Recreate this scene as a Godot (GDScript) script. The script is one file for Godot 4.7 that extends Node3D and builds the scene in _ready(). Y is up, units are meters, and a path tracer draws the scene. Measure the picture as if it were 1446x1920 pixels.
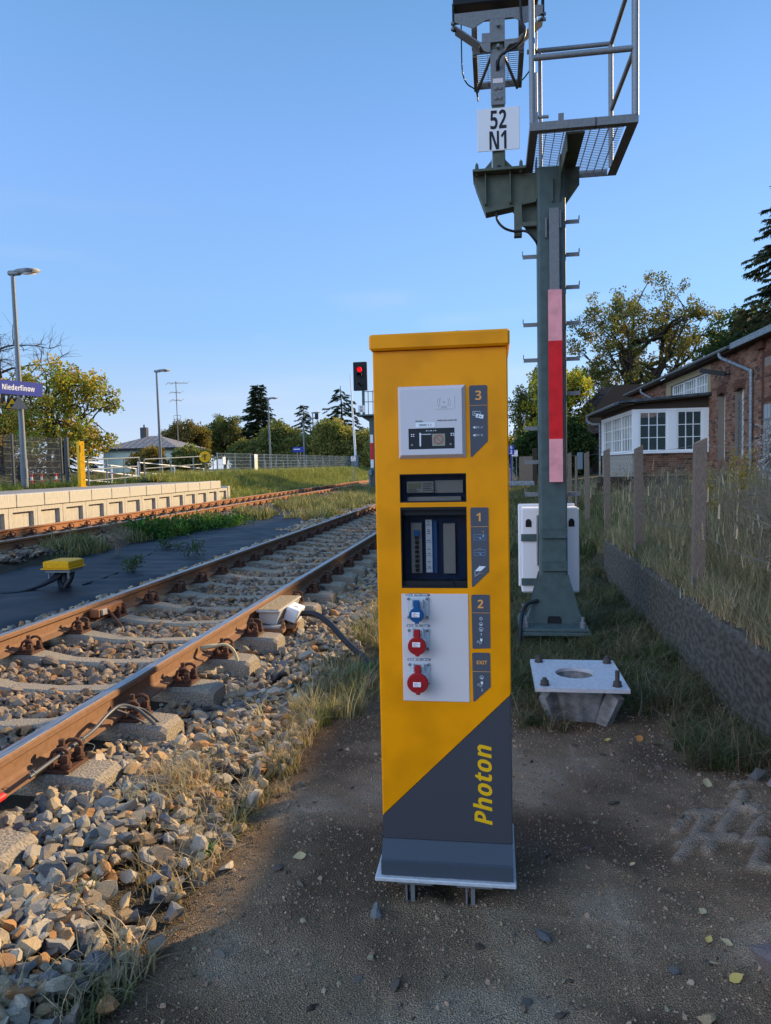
extends Node3D

# ---------------------------------------------------------------- mesh builder
class B:
	var v := PackedVector3Array()
	var n := PackedVector3Array()
	var c := PackedColorArray()
	var col := Color(1, 1, 1)
	var o := Vector3.ZERO          # taken off every point, so that world positions can be given
	var t := Transform3D()         # applied before that
	func _init(origin := Vector3.ZERO):
		o = origin
	func put(p: Vector3, nn: Vector3) -> void:
		v.append(t * p - o)
		n.append((t.basis * nn).normalized())
		c.append(col)
	func tri(a: Vector3, b: Vector3, d: Vector3) -> void:      # counter-clockwise seen from outside
		var nn := (b - a).cross(d - a).normalized()
		put(a, nn); put(d, nn); put(b, nn)
	func quad(a: Vector3, b: Vector3, d: Vector3, e: Vector3) -> void:
		tri(a, b, d); tri(a, d, e)
	func tris(a, na, b, nb, d, nd) -> void:
		put(a, na); put(d, nd); put(b, nb)
	func box(lo: Vector3, hi: Vector3) -> void:
		var p := func(i: int) -> Vector3: return Vector3(hi.x if i & 1 else lo.x, hi.y if i & 2 else lo.y, hi.z if i & 4 else lo.z)
		for f in [[4, 5, 7, 6], [1, 0, 2, 3], [5, 1, 3, 7], [0, 4, 6, 2], [6, 7, 3, 2], [0, 1, 5, 4]]:
			quad(p.call(f[0]), p.call(f[1]), p.call(f[2]), p.call(f[3]))
	func cbox(lo: Vector3, hi: Vector3, e: float) -> void:     # chamfered box
		var m := (lo + hi) / 2
		var h := (hi - lo) / 2
		var pt := func(s: Vector3, k: int) -> Vector3:        # corner s, moved in on both axes but k
			var q := Vector3()
			for i in 3:
				q[i] = m[i] + s[i] * (h[i] - (0.0 if i == k else e))
			return q
		for k in 3:
			var i := (k + 1) % 3
			var j := (k + 2) % 3
			for s in [-1.0, 1.0]:
				var cs := []
				for w in [[-1, -1], [1, -1], [1, 1], [-1, 1]]:
					var q := Vector3()
					q[k] = s; q[i] = w[0]; q[j] = w[1]
					cs.append(pt.call(q, k))
				if s > 0: quad(cs[0], cs[1], cs[2], cs[3])
				else: quad(cs[3], cs[2], cs[1], cs[0])
		for k in 3:                                            # edges along k
			var i := (k + 1) % 3
			var j := (k + 2) % 3
			for w in [[-1, -1], [1, -1], [1, 1], [-1, 1]]:
				var q1 := Vector3(); var q2 := Vector3()
				q1[k] = -1; q2[k] = 1
				q1[i] = w[0]; q2[i] = w[0]; q1[j] = w[1]; q2[j] = w[1]
				var a: Vector3 = pt.call(q1, i); var b: Vector3 = pt.call(q2, i)
				var d: Vector3 = pt.call(q2, j); var f: Vector3 = pt.call(q1, j)
				if w[0] * w[1] > 0: quad(a, f, d, b)
				else: quad(a, b, d, f)
		for sx in [-1, 1]:
			for sy in [-1, 1]:
				for sz in [-1, 1]:
					var q := Vector3(sx, sy, sz)
					if sx * sy * sz > 0: tri(pt.call(q, 0), pt.call(q, 1), pt.call(q, 2))
					else: tri(pt.call(q, 0), pt.call(q, 2), pt.call(q, 1))
	func bar(a: Vector3, b: Vector3, w: float, h: float, up := Vector3.UP) -> void:   # a straight bar of w by h
		var z := (b - a).normalized()
		if absf(z.dot(up)) > 0.98: up = Vector3(0, 0, 1) if absf(z.z) < 0.9 else Vector3(1, 0, 0)
		var x := up.cross(z).normalized()
		var y := z.cross(x)
		var k := t
		t = t * Transform3D(Basis(x, y, z), (a + b) / 2)
		var l := (b - a).length() / 2
		box(Vector3(-w / 2, -h / 2, -l), Vector3(w / 2, h / 2, l))
		t = k
	func tube(p: PackedVector3Array, r0: float, r1: float, s := 6, caps := true) -> void:
		var last := p.size() - 1
		var side := Vector3.UP.cross(p[1] - p[0])
		if side.length() < 0.02 * (p[1] - p[0]).length(): side = Vector3.RIGHT
		var rings := []
		for i in p.size():
			var d := (p[mini(i + 1, last)] - p[maxi(i - 1, 0)]).normalized()
			side = (side - d * side.dot(d)).normalized()
			var up := d.cross(side)
			var ring := []
			for j in s:
				var a := TAU * j / s
				ring.append(side * cos(a) + up * sin(a))
			rings.append(ring)
		for i in last:
			var ra := lerpf(r0, r1, float(i) / last)
			var rb := lerpf(r0, r1, float(i + 1) / last)
			for j in s:
				var k := (j + 1) % s
				var n0: Vector3 = rings[i][j]; var n1: Vector3 = rings[i][k]
				var m0: Vector3 = rings[i + 1][j]; var m1: Vector3 = rings[i + 1][k]
				tris(p[i] + n0 * ra, n0, p[i] + n1 * ra, n1, p[i + 1] + m1 * rb, m1)
				tris(p[i] + n0 * ra, n0, p[i + 1] + m1 * rb, m1, p[i + 1] + m0 * rb, m0)
		if caps:
			for j in s:
				var k := (j + 1) % s
				tri(p[0], p[0] + rings[0][k] * r0, p[0] + rings[0][j] * r0)
				tri(p[last], p[last] + rings[last][j] * r1, p[last] + rings[last][k] * r1)
	func rod(a: Vector3, b: Vector3, r: float, s := 8) -> void:
		tube(PackedVector3Array([a, b]), r, r, s)
	func prism(poly: PackedVector2Array, z0: float, z1: float) -> void:   # polygon in xy, counter-clockwise seen from +z
		var ix := Geometry2D.triangulate_polygon(poly)
		for i in range(0, ix.size(), 3):
			var a := poly[ix[i]]; var b := poly[ix[i + 1]]; var d := poly[ix[i + 2]]
			if (b - a).cross(d - a) < 0:
				var w := b; b = d; d = w
			tri(Vector3(a.x, a.y, z1), Vector3(b.x, b.y, z1), Vector3(d.x, d.y, z1))
			tri(Vector3(a.x, a.y, z0), Vector3(d.x, d.y, z0), Vector3(b.x, b.y, z0))
		for i in poly.size():
			var a := poly[i]; var b := poly[(i + 1) % poly.size()]
			quad(Vector3(a.x, a.y, z0), Vector3(b.x, b.y, z0), Vector3(b.x, b.y, z1), Vector3(a.x, a.y, z1))
	func rounded(lo: Vector3, hi: Vector3, r: float, k := 4) -> void:   # upright post with rounded vertical edges
		var p := PackedVector2Array()
		for q in 4:
			var cx := hi.x - r if q == 0 or q == 3 else lo.x + r
			var cz := hi.z - r if q < 2 else lo.z + r
			for i in k + 1:
				var a := PI / 2 * (q + float(i) / k)
				p.append(Vector2(cx + cos(a) * r, cz + sin(a) * r))
		for i in p.size():
			var b := p[i]; var a := p[(i + 1) % p.size()]
			quad(Vector3(a.x, lo.y, a.y), Vector3(b.x, lo.y, b.y), Vector3(b.x, hi.y, b.y), Vector3(a.x, hi.y, a.y))
			tri(Vector3((lo.x + hi.x) / 2, hi.y, (lo.z + hi.z) / 2), Vector3(a.x, hi.y, a.y), Vector3(b.x, hi.y, b.y))
	func lathe(pr: PackedVector2Array, s := 16) -> void:       # (radius, height) from bottom to top about y
		for i in pr.size() - 1:
			var a := pr[i]; var b := pr[i + 1]
			var nn := Vector2(b.y - a.y, a.x - b.x).normalized()
			for j in s:
				var p := Vector3(cos(TAU * j / s), 0, -sin(TAU * j / s))
				var q := Vector3(cos(TAU * (j + 1) / s), 0, -sin(TAU * (j + 1) / s))
				var np := p * nn.x + Vector3.UP * nn.y
				var nq := q * nn.x + Vector3.UP * nn.y
				var pa := p * a.x + Vector3.UP * a.y; var qa := q * a.x + Vector3.UP * a.y
				var pb := p * b.x + Vector3.UP * b.y; var qb := q * b.x + Vector3.UP * b.y
				if a.x > 0.0: tris(pa, np, qa, nq, qb, nq)
				if b.x > 0.0: tris(pa, np, qb, nq, pb, np)
	func ball(m: Vector3, r: Vector3, s := 8) -> void:
		var pr := PackedVector2Array()
		for i in s / 2 + 1:
			var a := -PI / 2 + PI * i / (s / 2)
			pr.append(Vector2(maxf(0.0, cos(a)) if i > 0 and i < s / 2 else 0.0, sin(a)))
		var k := t
		t = t * Transform3D(Basis.from_scale(r), m)
		lathe(pr, s)
		t = k
	func mesh() -> ArrayMesh:
		var a := []
		a.resize(Mesh.ARRAY_MAX)
		a[Mesh.ARRAY_VERTEX] = v
		a[Mesh.ARRAY_NORMAL] = n
		a[Mesh.ARRAY_COLOR] = c
		var m := ArrayMesh.new()
		m.add_surface_from_arrays(Mesh.PRIMITIVE_TRIANGLES, a)
		return m

# ---------------------------------------------------------------- helpers
var rng := RandomNumberGenerator.new()
var M := {}
var T := {}
var bold: SystemFont
var plain: SystemFont
var hills := FastNoiseLite.new()
var bumps := FastNoiseLite.new()
var used := {}

func R(a: float, b: float) -> float:
	return rng.randf_range(a, b)

func V(x: float, y: float, z: float) -> Vector3:
	return Vector3(x, y, z)

func P2(list: Array) -> PackedVector2Array:
	var p := PackedVector2Array()
	for i in range(0, list.size(), 2): p.append(Vector2(list[i], list[i + 1]))
	return p

func rect(x0: float, y0: float, x1: float, y1: float) -> PackedVector2Array:
	return P2([x0, y0, x1, y0, x1, y1, x0, y1])

func P3(list: Array) -> PackedVector3Array:
	var p := PackedVector3Array()
	for i in range(0, list.size(), 3): p.append(Vector3(list[i], list[i + 1], list[i + 2]))
	return p

func smooth(list: Array, k := 6) -> PackedVector3Array:      # a curve through points
	var p := P3(list)
	var q := PackedVector3Array()
	for i in p.size() - 1:
		for j in k:
			q.append(p[i].cubic_interpolate(p[i + 1], p[maxi(i - 1, 0)], p[mini(i + 2, p.size() - 1)], float(j) / k))
	q.append(p[p.size() - 1])
	return q

func numbered(called: String) -> String:
	used[called] = used.get(called, -1) + 1
	return called if used[called] == 0 else "%s_%03d" % [called, used[called]]

func tag(o: Node3D, label: String, category: String, group := "", kind := "") -> Node3D:
	if label: o.set_meta("label", label)
	if category: o.set_meta("category", category)
	if group: o.set_meta("group", group)
	if kind: o.set_meta("kind", kind)
	return o

func thing(called: String, label: String, category: String, at := Vector3.ZERO, turn := 0.0, group := "") -> Node3D:
	var o := Node3D.new()
	o.name = numbered(called)
	o.position = at
	o.rotation.y = turn
	add_child(o, true)
	tag(o, label, category, group)
	return o

func part(called: String, b, m: Material, parent: Node3D, label := "") -> MeshInstance3D:
	var o := MeshInstance3D.new()
	var mesh: Mesh = b.mesh() if b is B else b
	o.mesh = mesh
	o.material_override = m
	var nm := called
	var k := 0
	while parent.has_node(nm):
		k += 1
		nm = "%s_%03d" % [called, k]
	o.name = nm
	parent.add_child(o, true)
	if label: o.set_meta("label", label)
	if called in JOINED: o.set_meta("kind", "stuff")
	return o

# pieces too small in the picture to be picked apart, joined into one part
const JOINED := ["sleeper_screw", "screws", "symbols", "display_symbols", "label_print", "meter_print", "fuse_switches", "bolts", "anchor_bolts", "head_bolts", "bolt_holes", "glazing_bars", "contactless_symbol", "separator", "pictogram", "splice_plate", "cable_tie", "thin_cable", "lamp_hood", "posts", "grating", "window_grille", "aerial", "grid", "base_plate", "rail_clamp", "wire_end", "seed_heads", "flower_heads", "stems", "foot"]

func top(called: String, b, m: Material, label: String, category: String, at := Vector3.ZERO, group := "") -> MeshInstance3D:
	var o := MeshInstance3D.new()
	o.mesh = b.mesh() if b is B else b
	o.material_override = m
	o.name = numbered(called)
	o.position = at
	add_child(o, true)
	tag(o, label, category, group)
	return o

func struct(called: String, b, m: Material) -> MeshInstance3D:
	var o := top(called, b, m, "", "")
	o.set_meta("kind", "structure")
	return o

func copy(o: Node3D, at: Vector3, label: String, turn := INF) -> Node3D:
	var base: String = o.name
	var cut := base.rfind("_")
	if cut > 0 and base.substr(cut + 1).is_valid_int(): base = base.substr(0, cut)
	var d := o.duplicate()
	d.name = numbered(base)
	add_child(d, true)
	d.position = at
	if turn < INF: d.rotation.y = turn
	if label: d.set_meta("label", label)
	return d

func many(called: String, mesh: Mesh, m: Material, xf: Array, cols: PackedColorArray, parent: Node3D = null) -> MultiMeshInstance3D:
	var mmi := MultiMeshInstance3D.new()
	var mm := MultiMesh.new()
	mm.transform_format = MultiMesh.TRANSFORM_3D
	mm.use_colors = true
	mm.mesh = mesh
	mm.instance_count = xf.size()
	for i in xf.size():
		mm.set_instance_transform(i, xf[i])
		mm.set_instance_color(i, cols[i])
	mmi.multimesh = mm
	mmi.material_override = m
	mmi.name = numbered(called) if parent == null else called
	(self if parent == null else parent).add_child(mmi, true)
	mmi.set_meta("kind", "stuff")
	return mmi

func text(called: String, s: String, cap: float, m: Material, parent: Node3D, xf: Transform3D, deep := 0.0012, font: Font = null) -> MeshInstance3D:
	var tm := TextMesh.new()
	tm.text = s
	tm.font = font if font else bold
	tm.font_size = 72
	tm.pixel_size = cap / (0.714 * 72.0)
	tm.depth = deep
	var o := part(called, tm, m, parent)
	o.transform = xf
	return o

func noise(freq: float, lo: float, hi: float, size := 512, sd := 1, kind := FastNoiseLite.TYPE_SIMPLEX, oct := 4) -> NoiseTexture2D:
	var f := FastNoiseLite.new()
	f.seed = sd
	f.frequency = freq
	f.noise_type = kind
	f.fractal_octaves = oct
	var nt := NoiseTexture2D.new()
	nt.width = size; nt.height = size
	nt.seamless = true
	nt.noise = f
	var g := Gradient.new()
	g.set_color(0, Color(lo, lo, lo)); g.set_color(1, Color(hi, hi, hi))
	nt.color_ramp = g
	return nt

# c is a linear base colour; o: metal, tex + scale (albedo variation), bump + depth (relief in cm) + bscale
func mat(called: String, c: Color, rough: float, o := {}) -> StandardMaterial3D:
	var m := StandardMaterial3D.new()
	m.resource_name = called
	m.albedo_color = c.linear_to_srgb()
	m.roughness = rough
	m.metallic = o.get("metal", 0.0)
	m.metallic_specular = o.get("spec", 0.3)
	var tri: bool = o.has("tex") or o.has("bump")
	if tri:
		m.uv1_triplanar = true
		m.uv1_world_triplanar = o.get("world", true)
		var s = o.get("scale", 1.0)
		m.uv1_scale = s if s is Vector3 else Vector3(s, s, s)
	if o.has("tex"): m.albedo_texture = T[o.tex]
	if o.has("bump"):
		m.heightmap_enabled = true
		m.heightmap_texture = T[o.bump]
		m.heightmap_scale = o.get("depth", 0.2)
	if o.get("vc", false): m.vertex_color_use_as_albedo = true
	if o.has("back"):
		m.backlight_enabled = true
		var bc: Color = o.back
		m.backlight = bc.linear_to_srgb()
	if o.has("coat"):
		m.clearcoat_enabled = true
		m.clearcoat = o.coat
		m.clearcoat_roughness = 0.08
	if o.has("two"): m.cull_mode = BaseMaterial3D.CULL_DISABLED
	M[called] = m
	return m

func glass(called: String, c: Color, alpha: float) -> void:
	var m := StandardMaterial3D.new()
	m.resource_name = called
	m.albedo_color = Color(c.r, c.g, c.b, alpha)
	m.transparency = BaseMaterial3D.TRANSPARENCY_ALPHA
	m.roughness = 0.04
	m.metallic_specular = 0.18
	M[called] = m

func paint() -> void:
	T.blotch = noise(0.008, 0.62, 1.12, 512, 3)
	T.soft = noise(0.012, 0.9, 1.05, 512, 5)
	T.fine = noise(0.06, 0.6, 1.15, 512, 7)
	T.grain = noise(0.085, 0.55, 1.3, 1024, 9, FastNoiseLite.TYPE_SIMPLEX, 5)
	T.cells = noise(0.05, 0.3, 1.2, 512, 11, FastNoiseLite.TYPE_CELLULAR, 2)
	T.sand = noise(0.08, 0.0, 1.0, 1024, 13, FastNoiseLite.TYPE_SIMPLEX, 5)
	T.rough = noise(0.035, 0.62, 1.15, 512, 15, FastNoiseLite.TYPE_SIMPLEX, 6)
	mat("soil", Color(1, 1, 1), 0.95, {tex = "grain", scale = 1.4, bump = "sand", depth = 1.6, vc = true})
	mat("yellow", Color(0.95, 0.32, 0.001), 0.38, {spec = 0.28, tex = "soft", scale = 0.5})
	mat("anthracite", Color(0.062, 0.06, 0.066), 0.45)
	mat("skirt", Color(0.062, 0.072, 0.088), 0.38)
	mat("label_grey", Color(0.085, 0.088, 0.105), 0.45)
	mat("orange_print", Color(0.83, 0.36, 0.09), 0.5)
	mat("logo_yellow", Color(0.86, 0.45, 0.01), 0.45)
	mat("white_print", Color(0.8, 0.8, 0.8), 0.5)
	mat("black_print", Color(0.02, 0.02, 0.022), 0.5)
	mat("red_print", Color(0.5, 0.04, 0.03), 0.5)
	mat("blue_print", Color(0.25, 0.45, 0.7), 0.5)
	mat("panel_white", Color(0.66, 0.57, 0.54), 0.4)
	mat("reader_grey", Color(0.62, 0.57, 0.57), 0.5)
	mat("socket_grey", Color(0.5, 0.51, 0.53), 0.4)
	mat("socket_blue", Color(0.015, 0.085, 0.22), 0.4)
	mat("socket_red", Color(0.36, 0.018, 0.02), 0.4)
	mat("black", Color(0.016, 0.016, 0.018), 0.5)
	mat("cable_black", Color(0.02, 0.022, 0.026), 0.45)
	mat("meter_blue", Color(0.008, 0.022, 0.06), 0.5)
	mat("meter_grey", Color(0.24, 0.215, 0.19), 0.5)
	mat("tan", Color(0.3, 0.27, 0.21), 0.6)
	mat("screen", Color(0.012, 0.016, 0.024), 0.12)
	mat("lcd", Color(0.16, 0.15, 0.09), 0.3)
	glass("window_clear", Color(0.02, 0.025, 0.03), 0.12)
	glass("pane", Color(0.5, 0.6, 0.6), 0.1)
	mat("galv", Color(0.24, 0.25, 0.26), 0.55, {metal = 0.3, tex = "soft", scale = 5.0})
	mat("galv_dull", Color(0.2, 0.2, 0.2), 0.6, {metal = 0.25, tex = "soft", scale = 5.0})
	mat("plate_galv", Color(0.56, 0.55, 0.55), 0.5, {metal = 0.15, tex = "soft", scale = 4.0, bump = "fine", depth = 0.02})
	mat("mast_green", Color(0.075, 0.105, 0.1), 0.5, {tex = "soft", scale = 1.2})
	mat("mast_olive", Color(0.1, 0.115, 0.085), 0.5, {tex = "soft", scale = 1.2})
	mat("sign_pink", Color(0.86, 0.34, 0.34), 0.5, {tex = "soft", scale = 1.0})
	mat("sign_red", Color(0.72, 0.015, 0.018), 0.45, {tex = "soft", scale = 1.0})
	mat("sign_white", Color(0.72, 0.7, 0.7), 0.4)
	mat("cabinet_white", Color(0.74, 0.69, 0.67), 0.5)
	mat("rust", Color(0.23, 0.125, 0.072), 0.8, {tex = "soft", scale = 3.0, bump = "fine", depth = 0.04})
	mat("rust_bright", Color(0.33, 0.145, 0.065), 0.8, {tex = "soft", scale = 2.0, bump = "fine", depth = 0.05})
	mat("rust_dark", Color(0.13, 0.062, 0.04), 0.8, {tex = "fine", scale = 3.0, bump = "fine", depth = 0.08})
	mat("bolt_brown", Color(0.1, 0.085, 0.075), 0.6, {tex = "fine", scale = 8.0})
	mat("rail_top", Color(0.4, 0.38, 0.38), 0.32, {metal = 0.75, tex = "blotch", scale = Vector3(12, 12, 0.6)})
	mat("sleeper", Color(0.36, 0.3, 0.225), 0.92, {tex = "fine", scale = 2.0, bump = "fine", depth = 0.5})
	mat("stone", Color(1, 1, 1), 0.9, {tex = "fine", scale = 7.0, bump = "fine", depth = 0.15, vc = true})
	for i in 10:
		var cs: Color = STONE[i]
		mat("stone%d" % i, cs, 0.9, {tex = "fine", scale = 7.0, bump = "fine", depth = 0.2})
	mat("concrete", Color(0.48, 0.445, 0.375), 0.9, {tex = "soft", scale = Vector3(1.6, 0.6, 1.6), bump = "fine", depth = 0.1})
	mat("concrete_edge", Color(0.51, 0.475, 0.405), 0.9, {tex = "soft", scale = Vector3(3.0, 0.5, 3.0), bump = "fine", depth = 0.08})
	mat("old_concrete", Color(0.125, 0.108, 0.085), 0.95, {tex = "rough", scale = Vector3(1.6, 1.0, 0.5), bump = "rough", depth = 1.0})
	mat("foundation", Color(0.33, 0.33, 0.32), 0.92, {tex = "blotch", scale = 2.5, bump = "fine", depth = 0.25})
	mat("paving", Color(0.3, 0.29, 0.28), 0.9, {tex = "fine", scale = 2.0})
	mat("line_white", Color(0.75, 0.75, 0.74), 0.7, {tex = "blotch", scale = 1.0})
	mat("fabric", Color(0.014, 0.016, 0.021), 0.5, {tex = "fine", scale = 1.0, bump = "fine", depth = 0.2})
	mat("box_yellow", Color(0.82, 0.4, 0.008), 0.45, {tex = "soft", scale = 3.0})
	mat("post_yellow", Color(0.86, 0.45, 0.01), 0.4, {tex = "soft", scale = 1.0})
	mat("beige_plastic", Color(0.55, 0.53, 0.49), 0.5, {tex = "fine", scale = 4.0})
	mat("lid_brown", Color(0.42, 0.29, 0.15), 0.7, {tex = "blotch", scale = 6.0})
	mat("white_paint", Color(0.76, 0.75, 0.74), 0.5)
	mat("red_plastic", Color(0.6, 0.03, 0.03), 0.45)
	mat("copper_end", Color(0.5, 0.42, 0.25), 0.6)
	mat("wood_post", Color(0.27, 0.2, 0.15), 0.9, {tex = "fine", scale = Vector3(9, 0.5, 9), bump = "fine", depth = 0.3})
	mat("dark_timber", Color(0.07, 0.05, 0.036), 0.9, {tex = "fine", scale = Vector3(4, 0.7, 0.7), bump = "fine", depth = 0.4})
	mat("wire", Color(0.2, 0.19, 0.18), 0.6, {metal = 0.2})
	mat("fence_dark", Color(0.06, 0.07, 0.075), 0.5)
	mat("fence_grey", Color(0.15, 0.19, 0.21), 0.5, {metal = 0.1})
	mat("lamp_grey", Color(0.22, 0.23, 0.24), 0.45, {metal = 0.1, tex = "soft", scale = 2.0})
	mat("pole_grey", Color(0.2, 0.22, 0.23), 0.5, {metal = 0.1, tex = "soft", scale = 3.0})
	mat("cable_grey", Color(0.09, 0.095, 0.1), 0.35)
	mat("sign_blue", Color(0.035, 0.055, 0.3), 0.45)
	mat("warn_yellow", Color(0.66, 0.36, 0.01), 0.5)
	mat("mortar", Color(0.3, 0.25, 0.2), 0.95, {tex = "fine", scale = 2.0})
	mat("brick", Color(1, 1, 1), 0.92, {tex = "fine", scale = 5.0, bump = "fine", depth = 0.3, vc = true})
	mat("timber", Color(0.13, 0.055, 0.035), 0.85, {tex = "fine", scale = 3.0})
	mat("eave_wood", Color(0.085, 0.06, 0.045), 0.9, {tex = "fine", scale = 2.0})
	mat("roof_felt", Color(0.09, 0.1, 0.11), 0.8, {tex = "blotch", scale = 0.8})
	mat("tile", Color(1, 1, 1), 0.85, {tex = "fine", scale = 3.0, vc = true})
	mat("zinc", Color(0.28, 0.31, 0.33), 0.5, {metal = 0.35, tex = "blotch", scale = 2.0})
	mat("plaster", Color(0.42, 0.38, 0.32), 0.95, {tex = "blotch", scale = 1.5, bump = "fine", depth = 0.2})
	mat("window_sandstone", Color(0.42, 0.33, 0.2), 0.9, {tex = "fine", scale = 1.0})
	mat("curtain", Color(0.5, 0.49, 0.45), 0.95)
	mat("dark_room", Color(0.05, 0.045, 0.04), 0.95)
	mat("door_paint", Color(0.4, 0.42, 0.43), 0.7, {tex = "blotch", scale = Vector3(5, 0.4, 5)})
	mat("green_render", Color(0.5, 0.56, 0.46), 0.95, {tex = "soft", scale = 0.6})
	mat("sheet_roof", Color(0.2, 0.19, 0.19), 0.6, {tex = "soft", scale = 0.5})
	mat("bark", Color(0.075, 0.058, 0.044), 0.95, {tex = "fine", scale = Vector3(4, 1, 4), bump = "fine", depth = 1.2})
	mat("leaf", Color(1, 1, 1), 0.6, {vc = true, back = Color(0.85, 0.9, 0.4), two = true})
	mat("needle", Color(1, 1, 1), 0.7, {vc = true, back = Color(0.3, 0.35, 0.15), two = true})
	mat("blade", Color(1, 1, 1), 0.65, {vc = true, back = Color(0.75, 0.78, 0.45), two = true})
	mat("leaf_litter", Color(0.5, 0.36, 0.1), 0.8, {two = true})
	mat("leaf_pale", Color(0.5, 0.39, 0.2), 0.8, {two = true})
	mat("leaf_orange", Color(0.5, 0.2, 0.05), 0.8, {two = true})
	mat("plant_green", Color(0.055, 0.13, 0.05), 0.55, {two = true, back = Color(0.15, 0.25, 0.08)})
	mat("goldenrod", Color(0.36, 0.24, 0.05), 0.8, {two = true, back = Color(0.3, 0.25, 0.05)})
	mat("dry_stem", Color(0.25, 0.2, 0.14), 0.9, {two = true})
	mat("fluff", Color(0.42, 0.38, 0.33), 0.95, {two = true})
	mat("pink_rock", Color(0.3, 0.22, 0.19), 0.92, {tex = "fine", scale = 5.0, bump = "cells", depth = 0.5})
	var red := mat("red_lamp", Color(0.6, 0.01, 0.02), 0.3)
	red.emission_enabled = true
	red.emission = Color(1.0, 0.03, 0.08)
	red.emission_energy_multiplier = 1.3

const STONE := [Color(0.4, 0.345, 0.27), Color(0.21, 0.2, 0.19), Color(0.48, 0.36, 0.22), Color(0.42, 0.225, 0.1), Color(0.12, 0.12, 0.12), Color(0.55, 0.46, 0.34), Color(0.3, 0.245, 0.19), Color(0.42, 0.29, 0.165), Color(0.19, 0.175, 0.16), Color(0.34, 0.31, 0.27)]

# ---------------------------------------------------------------- the lie of the land
func gy(x: float, z: float) -> float:
	var h := 0.0
	h = lerpf(h, lerpf(0.055, 0.115, smoothstep(-3.9, -3.0, z)), smoothstep(-1.12, -1.5, x))
	h = lerpf(h, 0.13, smoothstep(-1.72, -2.05, x))
	h = lerpf(h, 0.085, smoothstep(-4.1, -4.45, x))
	h = lerpf(h, 0.27, smoothstep(-6.75, -7.25, x))
	var left := lerpf(0.27, 1.13, smoothstep(-10.4, -13.2, x)) if z < -26.9 else (0.27 if x > -10.55 else 1.02)
	if x < -10.0: h = left
	var bank := 0.47 + clampf((x - 1.6) * 0.085, 0.0, 0.46)
	if z > -9.4: h = lerpf(h, bank, smoothstep(1.46, 1.52, x))
	else:
		var w := smoothstep(-9.4, -14.0, z)
		h = lerpf(h, bank, smoothstep(1.46 - 0.7 * w, 1.52 + 0.9 * w, x))
	if x > -1.1 and x < 1.5: h += 0.12 * smoothstep(-6.0, -14.0, z)
	var far := smoothstep(60.0, 160.0, Vector2(x, z).length())
	h = lerpf(h, 1.2, far * (1.0 if absf(x + 5) > 8 else 0.3))
	return h

func ground_y(x: float, z: float) -> float:
	var h := gy(x, z)
	var near := x > -1.6 and x < 1.46 and z > -12.0
	h += hills.get_noise_2d(x * 1.0, z * 1.0) * (0.035 if x > -1.25 or x < -10.3 else 0.012)
	if near:
		h += bumps.get_noise_2d(x, z) * 0.014 + bumps.get_noise_2d(x * 3.1, z * 3.1) * 0.006
		h += 0.035 * exp(-(pow((x + 0.17) / 0.34, 2) + pow((z + 2.55) / 0.25, 2)))
		h -= 0.05 * exp(-(pow((x + 0.18) / 0.07, 2) + pow((z + 2.62) / 0.1, 2)))      # the hole under the kiosk
		h += 0.13 * smoothstep(0.55, 1.35, x) * smoothstep(-4.4, -2.6, z)           # heaped up towards the wall
		h += tread(x, z)[0]
		for f in [[0.35, -2.1, 0.05, 0.11], [0.62, -2.72, 0.04, 0.09], [0.1, -3.35, 0.06, 0.07], [0.42, -2.95, 0.05, 0.05], [-0.5, -3.3, 0.09, 0.06]]:
			h -= 0.014 * exp(-(pow((x - f[0]) / f[3], 2) + pow((z - f[1]) / f[2], 2)))
	return h

const LUGS := [[0.8, -3.22, 0.89, -3.24, 0.81, -3.1, 0.77, -3.01, 0.85, -3.03, 0.8, -2.94], [0.89, -3.22, 0.98, -3.22, 0.91, -3.11, 0.86, -3.01, 0.92, -3.01], [1.06, -3.36, 1.0, -3.24, 1.09, -3.23, 1.06, -3.19], [1.06, -3.11, 0.95, -2.96, 1.02, -2.95, 0.92, -2.79, 0.97, -2.75], [1.06, -3.46, 1.13, -3.48, 1.21, -3.59, 1.29, -3.69], [0.68, -2.89, 0.76, -3.0, 0.71, -3.0], [0.72, -3.11, 0.78, -3.18], [1.12, -2.95, 1.2, -2.97, 1.13, -2.83, 1.1, -2.74, 1.18, -2.75]]

func tread(x: float, z: float) -> Array:                     # bars that tyre lugs left in the soil: height, 0 to 1
	if x < 0.6 or x > 1.36 or z > -2.6 or z < -3.8: return [0.0, 0.0]
	var d := 1.0
	var p := Vector2(x, z)
	for l in LUGS:
		for i in range(0, l.size() - 2, 2):
			var a := Vector2(l[i], l[i + 1])
			var b := Vector2(l[i + 2], l[i + 3])
			d = minf(d, p.distance_to(Geometry2D.get_closest_point_to_segment(p, a, b)))
	var k := smoothstep(0.03, 0.014, d)
	return [k * 0.02, smoothstep(0.028, 0.018, d)]

# ---------------------------------------------------------------- plants
func leaf_clump(n: int, size: float, sd: int) -> ArrayMesh:
	rng.seed = sd
	var b := B.new()
	for i in n:
		var p := Vector3(R(-1, 1), R(-1, 1), R(-1, 1))
		if p.length() > 1.0: p = p.normalized() * R(0.5, 1.0)
		var d := (p.normalized() + Vector3(R(-1, 1), R(-1.1, 0.6), R(-1, 1))).normalized()
		var w := d.cross(Vector3(R(-1, 1), R(-0.3, 1), R(-1, 1))).normalized()
		var nn := w.cross(d)
		var l := size * R(0.7, 1.25)
		var f := R(0.12, 0.35) * l
		var k := R(0.82, 1.12)
		b.col = Color(k, k, k)
		b.tri(p, p + d * l * 0.5 + w * l * 0.36 + nn * f, p + d * l)
		b.tri(p, p + d * l, p + d * l * 0.5 - w * l * 0.36 + nn * f)
	return b.mesh()

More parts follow.
